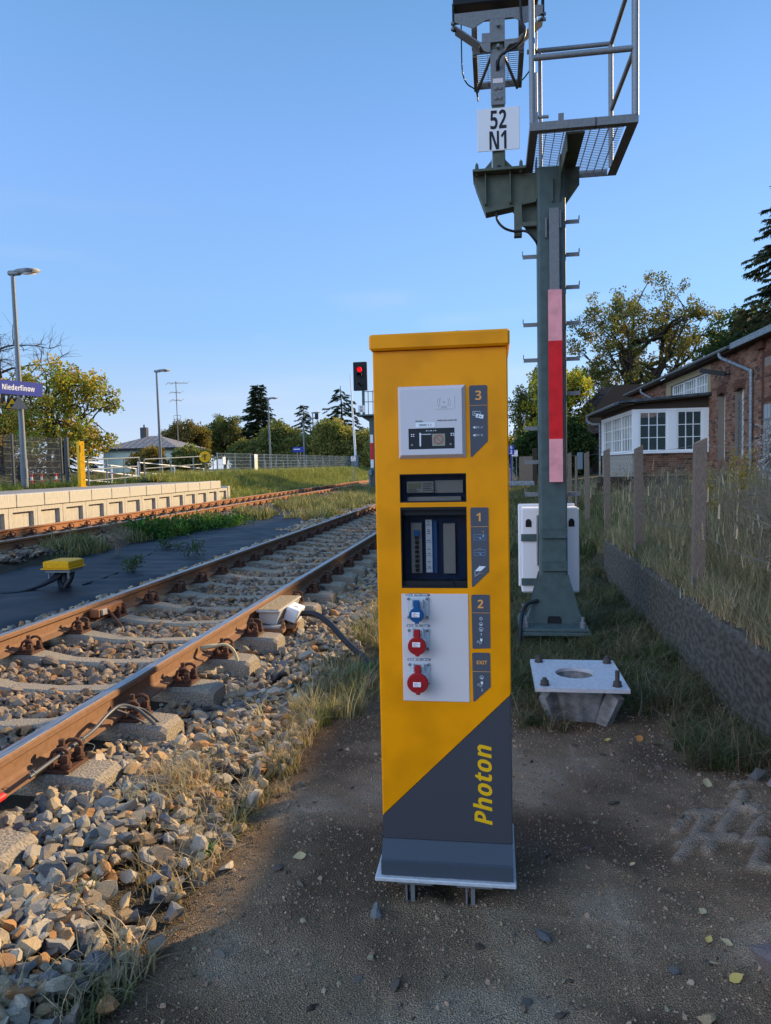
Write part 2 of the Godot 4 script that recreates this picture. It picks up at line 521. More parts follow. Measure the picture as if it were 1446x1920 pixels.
func bend(a: Vector3, e: Vector3, lift: float, k: int, w: float) -> PackedVector3Array:
	var p := PackedVector3Array()
	var m := (a + e) / 2 + Vector3(0, lift, 0) + Vector3(R(-w, w), R(-w, w) * 0.5, R(-w, w))
	for i in k + 1:
		var f := float(i) / k
		var q := a.lerp(m, f).lerp(m.lerp(e, f), f)
		if i > 0 and i < k: q += Vector3(R(-w, w), R(-w, w), R(-w, w)) * 0.16
		p.append(q)
	return p

func tint(cols: Array) -> Color:
	var a: Color = cols[rng.randi() % cols.size()]
	var k := R(0.6, 1.35)
	return Color(a.r * k * R(0.88, 1.12), a.g * k, a.b * k)

func broadleaf(called: String, label: String, at: Vector3, o: Dictionary) -> Node3D:
	var t := thing(called, label, o.get("cat", "tree"), at, 0.0, o.get("group", ""))
	rng.seed = o.seed
	var c := Vector3(o.get("dx", 0.0), o.cy, o.get("dz", 0.0))
	var r := Vector3(o.rx, o.ry, o.rz)
	var tr: float = o.tr
	var b := B.new()
	var limbs := PackedVector3Array()
	var first: float = o.get("first", 0.3)
	var tw: float = o.get("tw", 0.16 if o.get("cat", "") == "weed" else 1.0)
	for s in o.get("stems", 1):
		var base := Vector3(R(-0.3, 0.3), -0.2, R(-0.3, 0.3)) * (0.0 if s == 0 else 1.0) * tr * 6.0 + Vector3(0, -0.15, 0)
		var tip := c + Vector3(R(-0.3, 0.3) * r.x, r.y * R(0.3, 0.75), R(-0.3, 0.3) * r.z)
		var tk := bend(base, tip, 0.0, 10, o.get("wob", 0.5))
		b.tube(tk, tr * (1.0 if s == 0 else 0.75), tr * 0.16, 8)
		for i in range(3, tk.size()): limbs.append(tk[i])
		for k in int(o.limbs):
			var f := first + (0.9 - first) * pow((k + R(0.0, 1.0)) / o.limbs, 1.1)
			var st := tk[int(f * 10)].lerp(tk[mini(int(f * 10) + 1, 10)], fposmod(f * 10, 1.0))
			var az := k * 2.4 + R(-0.5, 0.5)
			var el := R(-0.25, 0.75)
			var en := c + Vector3(cos(az) * cos(el) * r.x, sin(el) * r.y, sin(az) * cos(el) * r.z) * R(0.62, 0.92)
			var lb := bend(st, en, R(-0.1, 0.25) * (en - st).length(), 8, o.get("wob", 0.5) * 0.8)
			b.tube(lb, tr * (0.62 - 0.35 * f), 0.018 * tw, 6)
			for i in range(2, lb.size()): limbs.append(lb[i])
	var xf := []
	var cols := PackedColorArray()
	var cr: float = o.get("cr", 0.5)
	var gap := FastNoiseLite.new()
	gap.seed = o.seed; gap.frequency = o.get("gapf", 0.35)
	for i in int(o.clusters):
		var d := Vector3(R(-1, 1), R(-0.9, 1), R(-1, 1)).normalized()
		var p := c + d * r * pow(R(0.03, 1.0), 0.42)
		if gap.get_noise_3dv(p) < o.get("gap", -0.12): continue
		if p.y < o.get("low", 0.3): continue
		var q := limbs[0]
		for l in limbs:
			if l.distance_squared_to(p) < q.distance_squared_to(p): q = l
		b.tube(bend(q, p, 0.1 * (p - q).length(), 3, 0.15), (0.02 + 0.012 * (p - q).length()) * tw, 0.008 * tw, 4, false)
		if o.get("bare", false):
			for k in 5:
				b.tube(bend(p.lerp(q, R(0, 0.6)), p + Vector3(R(-1, 1), R(-0.4, 1), R(-1, 1)) * cr * 1.6, 0.1, 3, 0.2), 0.011 * tw, 0.004 * tw, 3, false)
			continue
		for k in int(o.per):
			var g := Vector3(rng.randfn(0, 0.55), rng.randfn(0, 0.42), rng.randfn(0, 0.55)) * cr
			var s: float = o.leaf * R(0.75, 1.3)
			xf.append(Transform3D(Basis.from_euler(Vector3(R(0, TAU), R(0, TAU), R(0, TAU))).scaled(Vector3(s, s, s)), p + g))
			cols.append(tint(o.cols))
	part("trunk", b, M.bark, t)
	if o.get("bare", false) and o.get("cat", "") == "weed": (t.get_node("trunk") as MeshInstance3D).material_override = M.dry_stem
	if xf.size(): many("crown", M_clump[o.get("kind", 0)], M.leaf, xf, cols, t)
	return t

var M_clump := []
var M_spray: ArrayMesh

func spray_mesh() -> ArrayMesh:                               # a flat hanging spray of needles along +z
	rng.seed = 71
	var b := B.new()
	for i in 26:
		var f := i / 25.0
		var p := Vector3(0, -0.12 * f * f, f)
		for s in [-1.0, 1.0]:
			var e := p + Vector3(s * R(0.18, 0.42) * (1.1 - 0.7 * f), R(-0.24, 0.05), R(0.05, 0.3))
			var w := Vector3(0, R(0.02, 0.06), R(0.03, 0.055))
			var k := R(0.75, 1.15)
			b.col = Color(k, k, k)
			b.quad(p - w, e - w * 0.5, e + w * 0.3, p + w)
	return b.mesh()

func conifer(called: String, label: String, at: Vector3, o: Dictionary) -> Node3D:
	var t := thing(called, label, "tree", at, 0.0, o.get("group", ""))
	rng.seed = o.seed
	var h: float = o.h
	var b := B.new()
	b.tube(bend(Vector3(0, -0.2, 0), Vector3(o.get("lean", 0.0), h, 0), 0, 8, 0.15), o.tr, 0.03, 7)
	var xf := []
	var cols := PackedColorArray()
	var y: float = o.get("base", 0.6)
	while y < h - 0.25:
		var f := y / h
		var reach: float = o.r * pow(1.0 - f, o.get("pow", 0.75)) + 0.22
		var n: int = o.get("ring", 6)
		for k in n:
			if R(0, 1) < o.get("miss", 0.1): continue
			var az := TAU * k / n + R(-0.5, 0.5)
			var l := reach * R(0.66, 1.12)
			var dir := Vector3(cos(az), 0, sin(az))
			var st := Vector3(o.get("lean", 0.0) * f, y + R(-0.15, 0.15), 0)
			var drop: float = o.get("droop", 0.3) * l * R(0.6, 1.2)
			var pts := PackedVector3Array()
			for i in 6:
				var g := i / 5.0
				pts.append(st + dir * l * g + Vector3(0, 0.12 * l * sin(g * PI) - drop * g * g + 0.1 * l * g * g * g, 0))
			b.tube(pts, 0.012 + 0.012 * l, 0.006, 4, false)
			var m := maxi(2, int(l / o.get("step", 0.42)))
			for i in m:
				var g := (i + R(0.2, 0.9)) / m
				if g < o.get("inner", 0.1): continue
				var at_g := g * 5.0
				var q := pts[int(at_g)].lerp(pts[mini(int(at_g) + 1, 5)], fposmod(at_g, 1.0))
				var yaw := atan2(dir.x, dir.z) + R(-0.75, 0.75)
				var s: float = o.get("spray", 0.6) * R(0.75, 1.25)
				xf.append(Transform3D(Basis.from_euler(Vector3(R(-0.1, 0.5), yaw, R(-0.5, 0.5))).scaled(Vector3(s, s, s)), q))
				cols.append(tint(o.cols))
		y += o.get("gapy", 0.42) * R(0.75, 1.2)
	part("trunk", b, M.bark, t)
	many("crown", M_spray, M.needle, xf, cols, t)
	return t

func tuft(n: int, h: float, spread: float, lean: float, w: float, sd: int, heads := false) -> ArrayMesh:
	rng.seed = sd
	var b := B.new()
	for i in n:
		var az := R(0, TAU)
		var d := Vector3(cos(az), 0, sin(az))
		var s := Vector3(-d.z, 0, d.x)
		var p0 := Vector3(R(-1, 1), 0, R(-1, 1)) * spread
		var hh := h * R(0.45, 1.1)
		var ln := lean * R(0.2, 1.2)
		var k := R(0.75, 1.2)
		b.col = Color(k, k * R(0.95, 1.05), k)
		var last := p0 - Vector3(0, 0.01, 0)
		var lw := w
		for j in 3:
			var f := (j + 1) / 3.0
			var p := p0 + d * ln * hh * f * f + Vector3(0, hh * (f - 0.28 * ln * f * f), 0)
			var nw := w * (1.0 - f * 0.93)
			if j < 2: b.quad(last - s * lw, last + s * lw, p + s * nw, p - s * nw)
			else: b.tri(last - s * lw, last + s * lw, p)
			last = p; lw = nw
		if heads and i % 9 == 0:
			for j in 5:
				var q := last - Vector3(0, 0.022 * j, 0) * (h / 0.8)
				b.tri(q, q + s * 0.006 + d * 0.006, q + Vector3(0, 0.035, 0)); b.tri(q, q - s * 0.006 - d * 0.005, q + Vector3(0, 0.038, 0))
	return b.mesh()

func grow(called: String, label: String, mesh: Mesh, n: int, place: Callable, cols: Array, lo: float, hi: float, cat := "grass") -> void:
	var xf := []
	var cs := PackedColorArray()
	for i in n:
		var p = place.call()
		if p == null: continue
		var s := R(lo, hi)
		xf.append(Transform3D(Basis.from_euler(Vector3(R(-0.15, 0.15), R(0, TAU), R(-0.15, 0.15))).scaled(Vector3(s, s * R(0.8, 1.2), s)), p))
		cs.append(tint(cols))
	tag(many(called, mesh, M.blade, xf, cs), label, cat)

func rock_mesh(sd: int, fine: bool) -> ArrayMesh:
	rng.seed = sd
	var sph := SphereMesh.new()
	sph.radius = 1.0; sph.height = 2.0
	sph.radial_segments = 9 if fine else 6; sph.rings = 5 if fine else 2
	var a := sph.get_mesh_arrays()
	var vs: PackedVector3Array = a[Mesh.ARRAY_VERTEX]
	var ix: PackedInt32Array = a[Mesh.ARRAY_INDEX]
	var planes := []
	for i in (8 if fine else 6): planes.append([Vector3(R(-1, 1), R(-1, 1), R(-1, 1)).normalized(), R(0.3, 0.6)])
	var sc := Vector3(R(1.0, 1.5), R(0.5, 0.9), R(0.75, 1.1))
	var f := FastNoiseLite.new()
	f.seed = sd; f.frequency = 0.9
	for i in vs.size():
		var p := vs[i]
		for pl in planes:
			var d: float = p.dot(pl[0]) - pl[1]
			if d > 0: p -= pl[0] * d
		vs[i] = p * sc * (1.0 + 0.16 * f.get_noise_3dv(p * 1.6)) * 1.4
	var b := B.new()
	for i in range(0, ix.size(), 3):
		var p := vs[ix[i]]; var q := vs[ix[i + 1]]; var s := vs[ix[i + 2]]
		if (q - p).cross(s - p).length() < 1e-5: continue
		if (q - p).cross(s - p).dot(p + q + s) > 0: b.tri(p, q, s)
		else: b.tri(p, s, q)
	return b.mesh()

# ---------------------------------------------------------------- the place
func sky() -> void:
	var im := Image.create(1024, 512, false, Image.FORMAT_RGBF)
	var s := sun_dir()
	var cl := FastNoiseLite.new()
	cl.seed = 4; cl.frequency = 1.6
	var steps := [[0.0, Color(0.43, 0.485, 0.57)], [0.06, Color(0.34, 0.445, 0.6)], [0.17, Color(0.2, 0.367, 0.61)], [0.36, Color(0.152, 0.297, 0.594)], [0.54, Color(0.098, 0.228, 0.45)], [1.0, Color(0.062, 0.155, 0.36)], [1.01, Color(0.062, 0.155, 0.36)]]
	for y in 512:
		var el := PI / 2 - PI * (y + 0.5) / 512
		var e := clampf(sin(el), 0.0, 1.0)
		var c := Color()
		for i in steps.size() - 1:
			if e >= steps[i][0]: c = (steps[i][1] as Color).lerp(steps[i + 1][1], (e - steps[i][0]) / (steps[i + 1][0] - steps[i][0]))
		for x in 1024:
			var az := TAU * ((x + 0.5) / 1024 - 0.5)
			var d := Vector3(sin(az) * cos(el), sin(el), -cos(az) * cos(el))
			var g := d.dot(s)
			var h := 0.5 + 0.5 * g
			var k := 1.0 + 1.6 * pow(h, 4.0) + (0.55 * g * g if g < 0.0 else 0.0) + 2.2 * pow(maxf(0.0, g), 14.0) + 5.0 * pow(maxf(0.0, g), 70.0)
			var q := c.lerp(Color(0.36, 0.4, 0.46), clampf(0.16 * pow(h, 5.0) + 0.7 * pow(maxf(0.0, g), 10.0), 0.0, 0.9))
			var cn := cl.get_noise_3d(d.x * 1.2, d.y * 9.0, d.z * 1.2)
			var cv := smoothstep(0.22, 0.6, cn) * smoothstep(0.02, 0.1, el) * smoothstep(0.4, 0.15, el) * 0.16
			q = q.lerp(Color(0.5, 0.52, 0.56), cv)
			im.set_pixel(x, y, Color(q.r * k, q.g * k, q.b * k))
	var m := PanoramaSkyMaterial.new()
	m.panorama = ImageTexture.create_from_image(im)
	var e := Environment.new()
	e.background_mode = Environment.BG_SKY
	e.sky = Sky.new()
	e.sky.sky_material = m
	e.background_energy_multiplier = SKY
	e.tonemap_mode = Environment.TONE_MAPPER_LINEAR
	e.tonemap_exposure = EXPOSURE
	e.sdfgi_enabled = true
	e.ssao_enabled = true
	e.ssil_enabled = true
	var w := WorldEnvironment.new()
	w.environment = e
	add_child(w)

const SKY := 0.87
const EXPOSURE := 1.75
const SUN := 1.6

func sun_dir() -> Vector3:
	var az := deg_to_rad(43.5)
	var el := deg_to_rad(22.6)
	return Vector3(sin(az) * cos(el), sin(el), -cos(az) * cos(el))

func _ready() -> void:
	var cam := Camera3D.new()
	cam.transform = Transform3D(Basis(Vector3(0.989081, -0.021551, -0.14579), Vector3(0.011991, 0.997738, -0.066139), Vector3(0.146885, 0.063668, 0.987102)).orthonormalized(), Vector3(0, 1.55, 0))
	cam.fov = 69.34
	cam.near = 0.05
	cam.far = 900.0
	add_child(cam)
	cam.current = true
	var sun := DirectionalLight3D.new()
	sun.light_energy = SUN
	sun.light_color = Color(1.0, 0.885, 0.7)
	sun.light_angular_distance = 0.55
	sun.shadow_enabled = true
	add_child(sun)
	sun.look_at_from_position(sun_dir() * 10.0, Vector3.ZERO, Vector3.UP)
	bold = SystemFont.new(); bold.font_names = PackedStringArray(["Droid Sans"]); bold.font_weight = 700
	plain = SystemFont.new(); plain.font_names = PackedStringArray(["Droid Sans"])
	hills.seed = 8; hills.frequency = 0.5; hills.fractal_octaves = 3
	bumps.seed = 21; bumps.frequency = 3.2; bumps.fractal_octaves = 4
	sky()
	paint()
	M_clump = [leaf_clump(16, 0.62, 5), leaf_clump(22, 0.42, 6)]
	M_spray = spray_mesh()
	ground()
	railways()
	ballast()
	platform()
	fabric()
	wall_and_fence()
	station_building()
	dark_house()
	kiosk()
	mast()
	foundation()
	trackside()
	platform_things()
	far_things()
	trees()
	weeds()
	litter()

func span(from: float, to: float, step: float) -> Array:
	var a := []
	var n := maxi(1, roundi(absf(to - from) / step))
	for i in n: a.append(lerpf(from, to, float(i) / n))
	return a

func ground() -> void:
	var xs := [-320.0, -180.0, -110.0, -70.0, -50.0, -38.0, -30.0, -24.0, -19.0, -16.0] + span(-14, -10.6, 0.35) + span(-10.6, -10.0, 0.1) + span(-10, -4.8, 0.2) + span(-4.8, -4.0, 0.1) + span(-4.0, -1.7, 0.15) + span(-1.7, 0.6, 0.025) + span(0.6, 1.4, 0.0125) + span(1.4, 1.65, 0.025) + span(1.65, 8, 0.25) + [8.0, 10.0, 13.0, 17.0, 24.0, 35.0, 55.0, 90.0, 160.0, 320.0]
	var zs := [120.0, 60.0, 30.0, 15.0, 8.0, 4.0, 2.0, 1.0] + span(0, -1.2, 0.15) + span(-1.2, -2.6, 0.028) + span(-2.6, -3.8, 0.0145) + span(-3.8, -6.4, 0.028) + span(-6.4, -9.0, 0.06) + span(-9, -15, 0.15) + span(-15, -30, 0.4) + span(-30, -60, 1.0) + [-60.0, -70.0, -85.0, -110.0, -150.0, -220.0, -340.0]
	var nx := xs.size()
	var v := PackedVector3Array()
	var c := PackedColorArray()
	var patch := FastNoiseLite.new()
	patch.seed = 33; patch.frequency = 0.9; patch.fractal_octaves = 4
	for z in zs:
		for x in xs:
			v.append(Vector3(x, ground_y(x, z), z))
			var k := patch.get_noise_2d(x, z)
			var q := Color(0.37, 0.25, 0.15).lerp(Color(0.2, 0.128, 0.076), smoothstep(-0.1, 0.3, k)).lerp(Color(0.5, 0.37, 0.245), smoothstep(0.08, 0.42, -k))
			q = q.lerp(Color(0.1, 0.08, 0.055), smoothstep(-0.95, -1.2, x))
			var gr := smoothstep(-4.1, -5.2, z + 0.5 * k) * smoothstep(-1.3, -0.9, x)
			gr = maxf(gr, smoothstep(1.4, 1.6, x))
			if x < -10.2 or absf(x) > 12: gr = 1.0
			q = q.lerp(Color(0.07, 0.066, 0.034), gr * 0.9)
			var tr: float = tread(x, z)[1]
			q = q.lerp(Color(0.5, 0.4, 0.3), tr * 0.6)
			c.append(q)
	var ix := PackedInt32Array()
	for j in zs.size() - 1:
		for i in nx - 1:
			var a := j * nx + i
			ix.append_array(PackedInt32Array([a, a + nx, a + 1, a + 1, a + nx, a + nx + 1]))
	var n := PackedVector3Array()
	n.resize(v.size())
	for i in range(0, ix.size(), 3):
		var nn := (v[ix[i + 2]] - v[ix[i]]).cross(v[ix[i + 1]] - v[ix[i]])
		for k in 3: n[ix[i + k]] += nn
	for i in n.size():
		n[i] = n[i].normalized()
		if n[i].y < 0: n[i] = -n[i]
	if (v[ix[1]] - v[ix[0]]).cross(v[ix[2]] - v[ix[0]]).y > 0:     # front faces run clockwise
		for i in range(0, ix.size(), 3):
			var w := ix[i + 1]; ix[i + 1] = ix[i + 2]; ix[i + 2] = w
	var arr := []
	arr.resize(Mesh.ARRAY_MAX)
	arr[Mesh.ARRAY_VERTEX] = v; arr[Mesh.ARRAY_NORMAL] = n; arr[Mesh.ARRAY_COLOR] = c; arr[Mesh.ARRAY_INDEX] = ix
	var m := ArrayMesh.new()
	m.add_surface_from_arrays(Mesh.PRIMITIVE_TRIANGLES, arr)
	struct("ground", m, M.soil)

const RAIL := [-0.0625, 0.0, 0.0625, 0.0, 0.0625, 0.012, 0.02, 0.027, 0.008, 0.042, 0.008, 0.1, 0.03, 0.112, 0.0345, 0.118, 0.0345, 0.14, 0.028, 0.149, -0.028, 0.149, -0.0345, 0.14, -0.0345, 0.118, -0.03, 0.112, -0.008, 0.1, -0.008, 0.042, -0.02, 0.027, -0.0625, 0.012]
const TRACKS := [[-2.80, 0.38, -3.02, 0.655], [-8.43, 0.48, -9.5, 0.655]]     # centre, rail top, first sleeper, spacing

func sleeper_mesh() -> ArrayMesh:
	var b := B.new()
	var sec := [[-1.09, -0.03, 0.095, 0.13], [-1.06, -0.008, 0.105, 0.14], [-0.95, 0.0, 0.105, 0.15], [-0.58, 0.0, 0.095, 0.14], [-0.32, -0.04, 0.07, 0.12], [0.0, -0.052, 0.065, 0.11]]
	for i in range(4, -1, -1): sec.append([-sec[i][0], sec[i][1], sec[i][2], sec[i][3]])
	for i in sec.size() - 1:
		var p: Array = sec[i]; var q: Array = sec[i + 1]
		var g := func(s: Array) -> Array: return [V(s[0], -0.21, -s[3]), V(s[0], -0.21, s[3]), V(s[0], s[1] - 0.02, s[2] + 0.012), V(s[0], s[1], s[2] - 0.012), V(s[0], s[1], -s[2] + 0.012), V(s[0], s[1] - 0.02, -s[2] - 0.012)]
		var a: Array = g.call(p); var e: Array = g.call(q)
		for j in 6:
			var k := (j + 1) % 6
			b.quad(a[j], e[j], e[k], a[k])
		if i == 0:
			for j in range(1, 5): b.tri(a[0], a[j], a[j + 1])
		if i == sec.size() - 2:
			for j in range(1, 5): b.tri(e[0], e[j + 1], e[j])
	return b.mesh()

func hex(b: B, at: Vector3, r: float, h: float) -> void:
	var k := b.t
	b.t = k * Transform3D(Basis(), at)
	b.lathe(PackedVector2Array([Vector2(r, 0), Vector2(r, h * 0.85), Vector2(r * 0.8, h), Vector2(0, h)]), 6)
	b.t = k

func ring(b: B, at: Vector3, r: float, w: float, axis: Vector3, n := 10) -> void:
	var x := axis.cross(Vector3.UP if absf(axis.y) < 0.9 else Vector3.RIGHT).normalized()
	var y := axis.cross(x)
	var p := PackedVector3Array()
	for i in n + 1: p.append(at + (x * cos(TAU * i / n) + y * sin(TAU * i / n)) * r)
	b.tube(p, w, w, 5, false)

func railways() -> void:
	rng.seed = 12
	var slp := sleeper_mesh()
	var pl := B.new()
	pl.cbox(V(-0.175, 0.0, -0.082), V(0.175, 0.016, 0.082), 0.004)
	for s in [-1, 1]: pl.cbox(V(s * 0.088 - 0.012, 0.016, -0.075), V(s * 0.088 + 0.012, 0.05, 0.075), 0.004)
	var plate := pl.mesh()
	var cl := B.new()                                         # bolt, clamp and spring ring of one side, towards +x
	cl.cbox(V(0.04, 0.03, -0.035), V(0.112, 0.05, 0.035), 0.006)
	cl.rod(V(0.098, 0.04, 0), V(0.098, 0.128, 0), 0.014, 8)
	hex(cl, V(0.098, 0.07, 0), 0.027, 0.03)
	ring(cl, V(0.098, 0.062, 0), 0.02, 0.007, Vector3.UP)
	ring(cl, V(0.115, 0.062, 0.045), 0.038, 0.01, V(0.35, 0.1, 1).normalized())
	ring(cl, V(0.118, 0.07, -0.05), 0.04, 0.0105, V(0.5, 0, 1).normalized())
	var clamp_m := cl.mesh()
	var sc := B.new()
	for dz in [-0.055, 0.052]:
		ring(sc, V(0.146, 0.022, dz), 0.02, 0.007, Vector3.UP)
		hex(sc, V(0.146, 0.018, dz), 0.028, 0.024)
		sc.cbox(V(0.13, 0.04, dz - 0.016), V(0.162, 0.078, dz + 0.016), 0.004)
	var screws := sc.mesh()
	for k in 2:
		var tk: Array = TRACKS[k]
		var t := thing("railway_track", ["nearer railway track with rusty rails on concrete sleepers, left of the yellow kiosk", "farther railway track with orange rusty rails, running along the platform wall"][k], "railway track", V(tk[0], 0, 0))
		for s in [-1, 1]:
			var b := B.new()
			b.t = Transform3D(Basis(), V(s * 0.7535, tk[1] - 0.149, 0))
			b.prism(P2(RAIL), -74.0, 6.0)
			var r := part("rail", b, M.rust if k == 0 else M.rust_bright, t)
			var u := B.new()
			u.t = b.t
			u.prism(P2([-0.0285, 0.1475, 0.0285, 0.1475, 0.026, 0.1502, -0.026, 0.1502]), -74.0, 6.0)
			part("running_surface", u, M.rail_top, r)
		for i in (92 if k == 0 else 84):
			var z: float = tk[2] + 2 * tk[3] - i * tk[3] + R(-0.012, 0.012)
			var y: float = tk[1] - 0.149 - 0.017
			var sl := part("sleeper", slp, M.sleeper, t)
			sl.position = V(R(-0.01, 0.01), y, z)
			sl.rotation.y = R(-0.006, 0.006)
			if i > (34 if k == 0 else 62): continue
			for s in [-1, 1]:
				part("base_plate", plate, M.rust_dark, sl).position = V(s * 0.7535, 0, 0)
				for e in [-1, 1]:
					var q := part("rail_clamp", clamp_m, M.rust_dark, sl)
					q.position = V(s * 0.7535, 0, 0); q.rotation.y = 0.0 if e > 0 else PI
					if k == 0 and i < 24:
						var w := part("sleeper_screw", screws, M.rust_dark, sl)
						w.position = V(s * 0.7535, 0, 0); w.rotation.y = 0.0 if e > 0 else PI

func in_view(p: Vector3) -> float:                           # how near the middle of the picture's frame a point is, under 1 inside it
	var q := (get_child(0) as Camera3D).transform.affine_inverse() * p
	if q.z > -0.3: return 9.0
	return maxf(absf(q.x / -q.z) / 0.53, absf(q.y / -q.z) / 0.7)

func ballast() -> void:
	var bed := Node3D.new()
	bed.name = "ballast_bed"
	bed.set_meta("kind", "structure")
	add_child(bed)
	var fine := []
	var rough := []
	for i in 8: fine.append(rock_mesh(100 + i, true))
	for i in 6: rough.append(rock_mesh(200 + i, false))
	rng.seed = 77
	var all := []
	var bands := [[-4.45, -1.08, -0.6, -4.6, 1250.0, 0.0285], [-4.45, -1.1, -4.6, -9.0, 560.0, 0.033], [-4.5, -1.0, -9.0, -16.0, 330.0, 0.037], [-4.9, -0.9, -16.0, -32.0, 130.0, 0.052], [-10.1, -7.05, -8.0, -20.0, 210.0, 0.042], [-10.1, -6.6, -20.0, -46.0, 110.0, 0.06]]
	for bd in bands:
		var n := int((bd[1] - bd[0]) * (bd[2] - bd[3]) * bd[4])
		for i in n:
			var x: float = R(bd[0], bd[1])
			var z: float = R(bd[3], bd[2])
			var tk: Array = TRACKS[0] if bd[0] > -5 else TRACKS[1]
			var dx: float = absf(x - tk[0])
			if x > -1.2 - 0.12 * bumps.get_noise_2d(z * 0.3, 3.0) * 3.0 and R(0, 1) < 0.8: continue
			var s: float = bd[5] * (0.55 + 0.85 * pow(R(0, 1), 1.4))
			if z > -3.6 and x > -1.95: s *= 1.1
			if bd[0] > -4.6 and x < -4.3 and R(0, 1) < (-4.3 - x) * 6.0: continue
			if absf(dx - 0.7535) < 0.075 + s * 0.7: continue
			var zz: float = fposmod(tk[2] - z + tk[3] / 2, tk[3]) - tk[3] / 2
			if dx < 1.12 and absf(zz) < (0.1 if dx > 0.5 else 0.06) + s * 0.42 and R(0, 1) < (0.985 if dx > 0.5 else 0.9): continue
			var y := gy(x, z) + 0.012 + R(-0.012, 0.026)
			if dx < (0.86 if x > tk[0] else 1.2): y = tk[1] - 0.222 + R(-0.03, 0.018) - 0.022 * smoothstep(0.7, 0.0, dx)
			elif x > tk[0]: y += 0.012
			var c: Color = STONE[mini(9, int(pow(R(0, 1), 1.0) * 10))]
			if bd[0] < -5 or dx < 0.75: c = c.lerp(Color(0.25, 0.15, 0.085), 0.45)
			elif R(0, 1) < 0.35: c = c.lerp(Color(0.5, 0.36, 0.2), 0.6)
			var k := R(0.8, 1.2)
			all.append([Transform3D(Basis.from_euler(Vector3(R(-0.6, 0.6), R(0, TAU), R(-0.6, 0.6))).scaled(Vector3(s, s, s)), V(x, y, z)), Color(c.r * k, c.g * k, c.b * k), s])
	var rank := []
	for i in all.size():
		var p: Vector3 = all[i][0].origin
		if in_view(p) < 0.98 and p.z > -6.0: rank.append([all[i][2] / p.distance_to(V(0, 1.55, 0)), i])
	rank.sort_custom(func(a, b): return a[0] > b[0])
	var single := {}
	for i in mini(300, rank.size()): single[rank[i][1]] = true
	var lots := []
	for i in 14: lots.append([[], PackedColorArray()])
	for i in all.size():
		var p: Vector3 = all[i][0].origin
		if single.has(i):
			var st := part("stone", fine[i % 8], M["stone%d" % (rng.randi() % 10)], bed)
			st.transform = all[i][0]
		else:
			var q: int = i % 8 if p.z > -7.5 and p.x > -6 else 8 + i % 6
			lots[q][0].append(all[i][0])
			lots[q][1].append(all[i][1])
	for q in 14:
		if lots[q][0].size(): many("gravel_%03d" % q, fine[q] if q < 8 else rough[q - 8], M.stone, lots[q][0], lots[q][1], bed)

# ---------------------------------------------------------------- platform, fabric, wall
func platform() -> void:
	rng.seed = 31
	var b := B.new()
	b.box(V(-13.6, 0.2, -26.6), V(-10.46, 1.06, 14.0))
	struct("platform_surface", b, M.paving)
	var ln := B.new()
	ln.box(V(-10.99, 1.055, -26.4), V(-10.84, 1.064, 14.0))
	struct("platform_line", ln, M.line_white)
	var t := thing("platform_wall", "pale concrete platform edge with a row of recessed panels beside the farther track", "platform edge", V(-10.2, 0, -10))
	var m := B.new()                                           # one wall block, 1 m long, seen from the track
	var w := 0.985
	var x := 0.0
	var y0 := 0.12
	var y1 := 0.8
	m.box(V(x - 0.3, y0, 0), V(x - 0.13, y1, w))
	var f0 := V(x, y0 + 0.1, 0.13); var f1 := V(x, y1 - 0.1, w - 0.13)
	m.quad(V(x, y0, w), V(x, y0, 0), V(x, f0.y, f0.z), V(x, f0.y, f1.z))
	m.quad(V(x, f0.y, f0.z), V(x, y0, 0), V(x, y1, 0), V(x, f1.y, f0.z))
	m.quad(V(x, y0, w), V(x, f0.y, f1.z), V(x, f1.y, f1.z), V(x, y1, w))
	m.quad(V(x, f1.y, f1.z), V(x, f1.y, f0.z), V(x, y1, 0), V(x, y1, w))
	var g := 0.035
	var e := x - 0.075
	var q0 := V(e, f0.y + g, f0.z + g); var q1 := V(e, f1.y - 0.01, f1.z - g)
	m.quad(V(e, q0.y, q1.z), V(e, q0.y, q0.z), V(e, q1.y, q0.z), V(e, q1.y, q1.z))
	m.quad(V(x, f0.y, f1.z), V(x, f0.y, f0.z), q0, V(e, q0.y, q1.z))
	m.quad(V(x, f0.y, f0.z), V(x, f1.y, f0.z), V(e, q1.y, q0.z), q0)
	m.quad(V(x, f1.y, f1.z), V(x, f0.y, f1.z), V(e, q0.y, q1.z), q1)
	m.quad(V(x, f1.y, f0.z), V(x, f1.y, f1.z), q1, V(e, q1.y, q0.z))
	m.quad(V(x - 0.13, y1, w), V(x, y1, w), V(x, y1, 0), V(x - 0.13, y1, 0))
	m.quad(V(x, y0, 0), V(x - 0.13, y0, 0), V(x - 0.13, y1, 0), V(x, y1, 0))
	m.quad(V(x - 0.13, y0, w), V(x, y0, w), V(x, y1, w), V(x - 0.13, y1, w))
	var wall := m.mesh()
	for i in 24:
		part("wall_block", wall, M.concrete, t).position = V(0, R(-0.004, 0.004), -17.3 + 0.0 + i - 0.0)
	for i in 24:
		var cp := B.new()
		cp.cbox(V(-0.32, 0.802, 0.006), V(0.03 + R(0, 0.006), 1.085, 0.994), 0.012)
		part("coping_block", cp, M.concrete_edge, t).position = V(0, R(-0.003, 0.003), -16.55 + i)
	var en := B.new()
	en.cbox(V(-0.6, 0.12, -17.55), V(0.02, 0.86, -17.32), 0.015)
	en.cbox(V(-0.6, 0.12, -16.75), V(-0.32, 1.06, -16.57), 0.01)
	part("end_block", en, M.concrete, t)

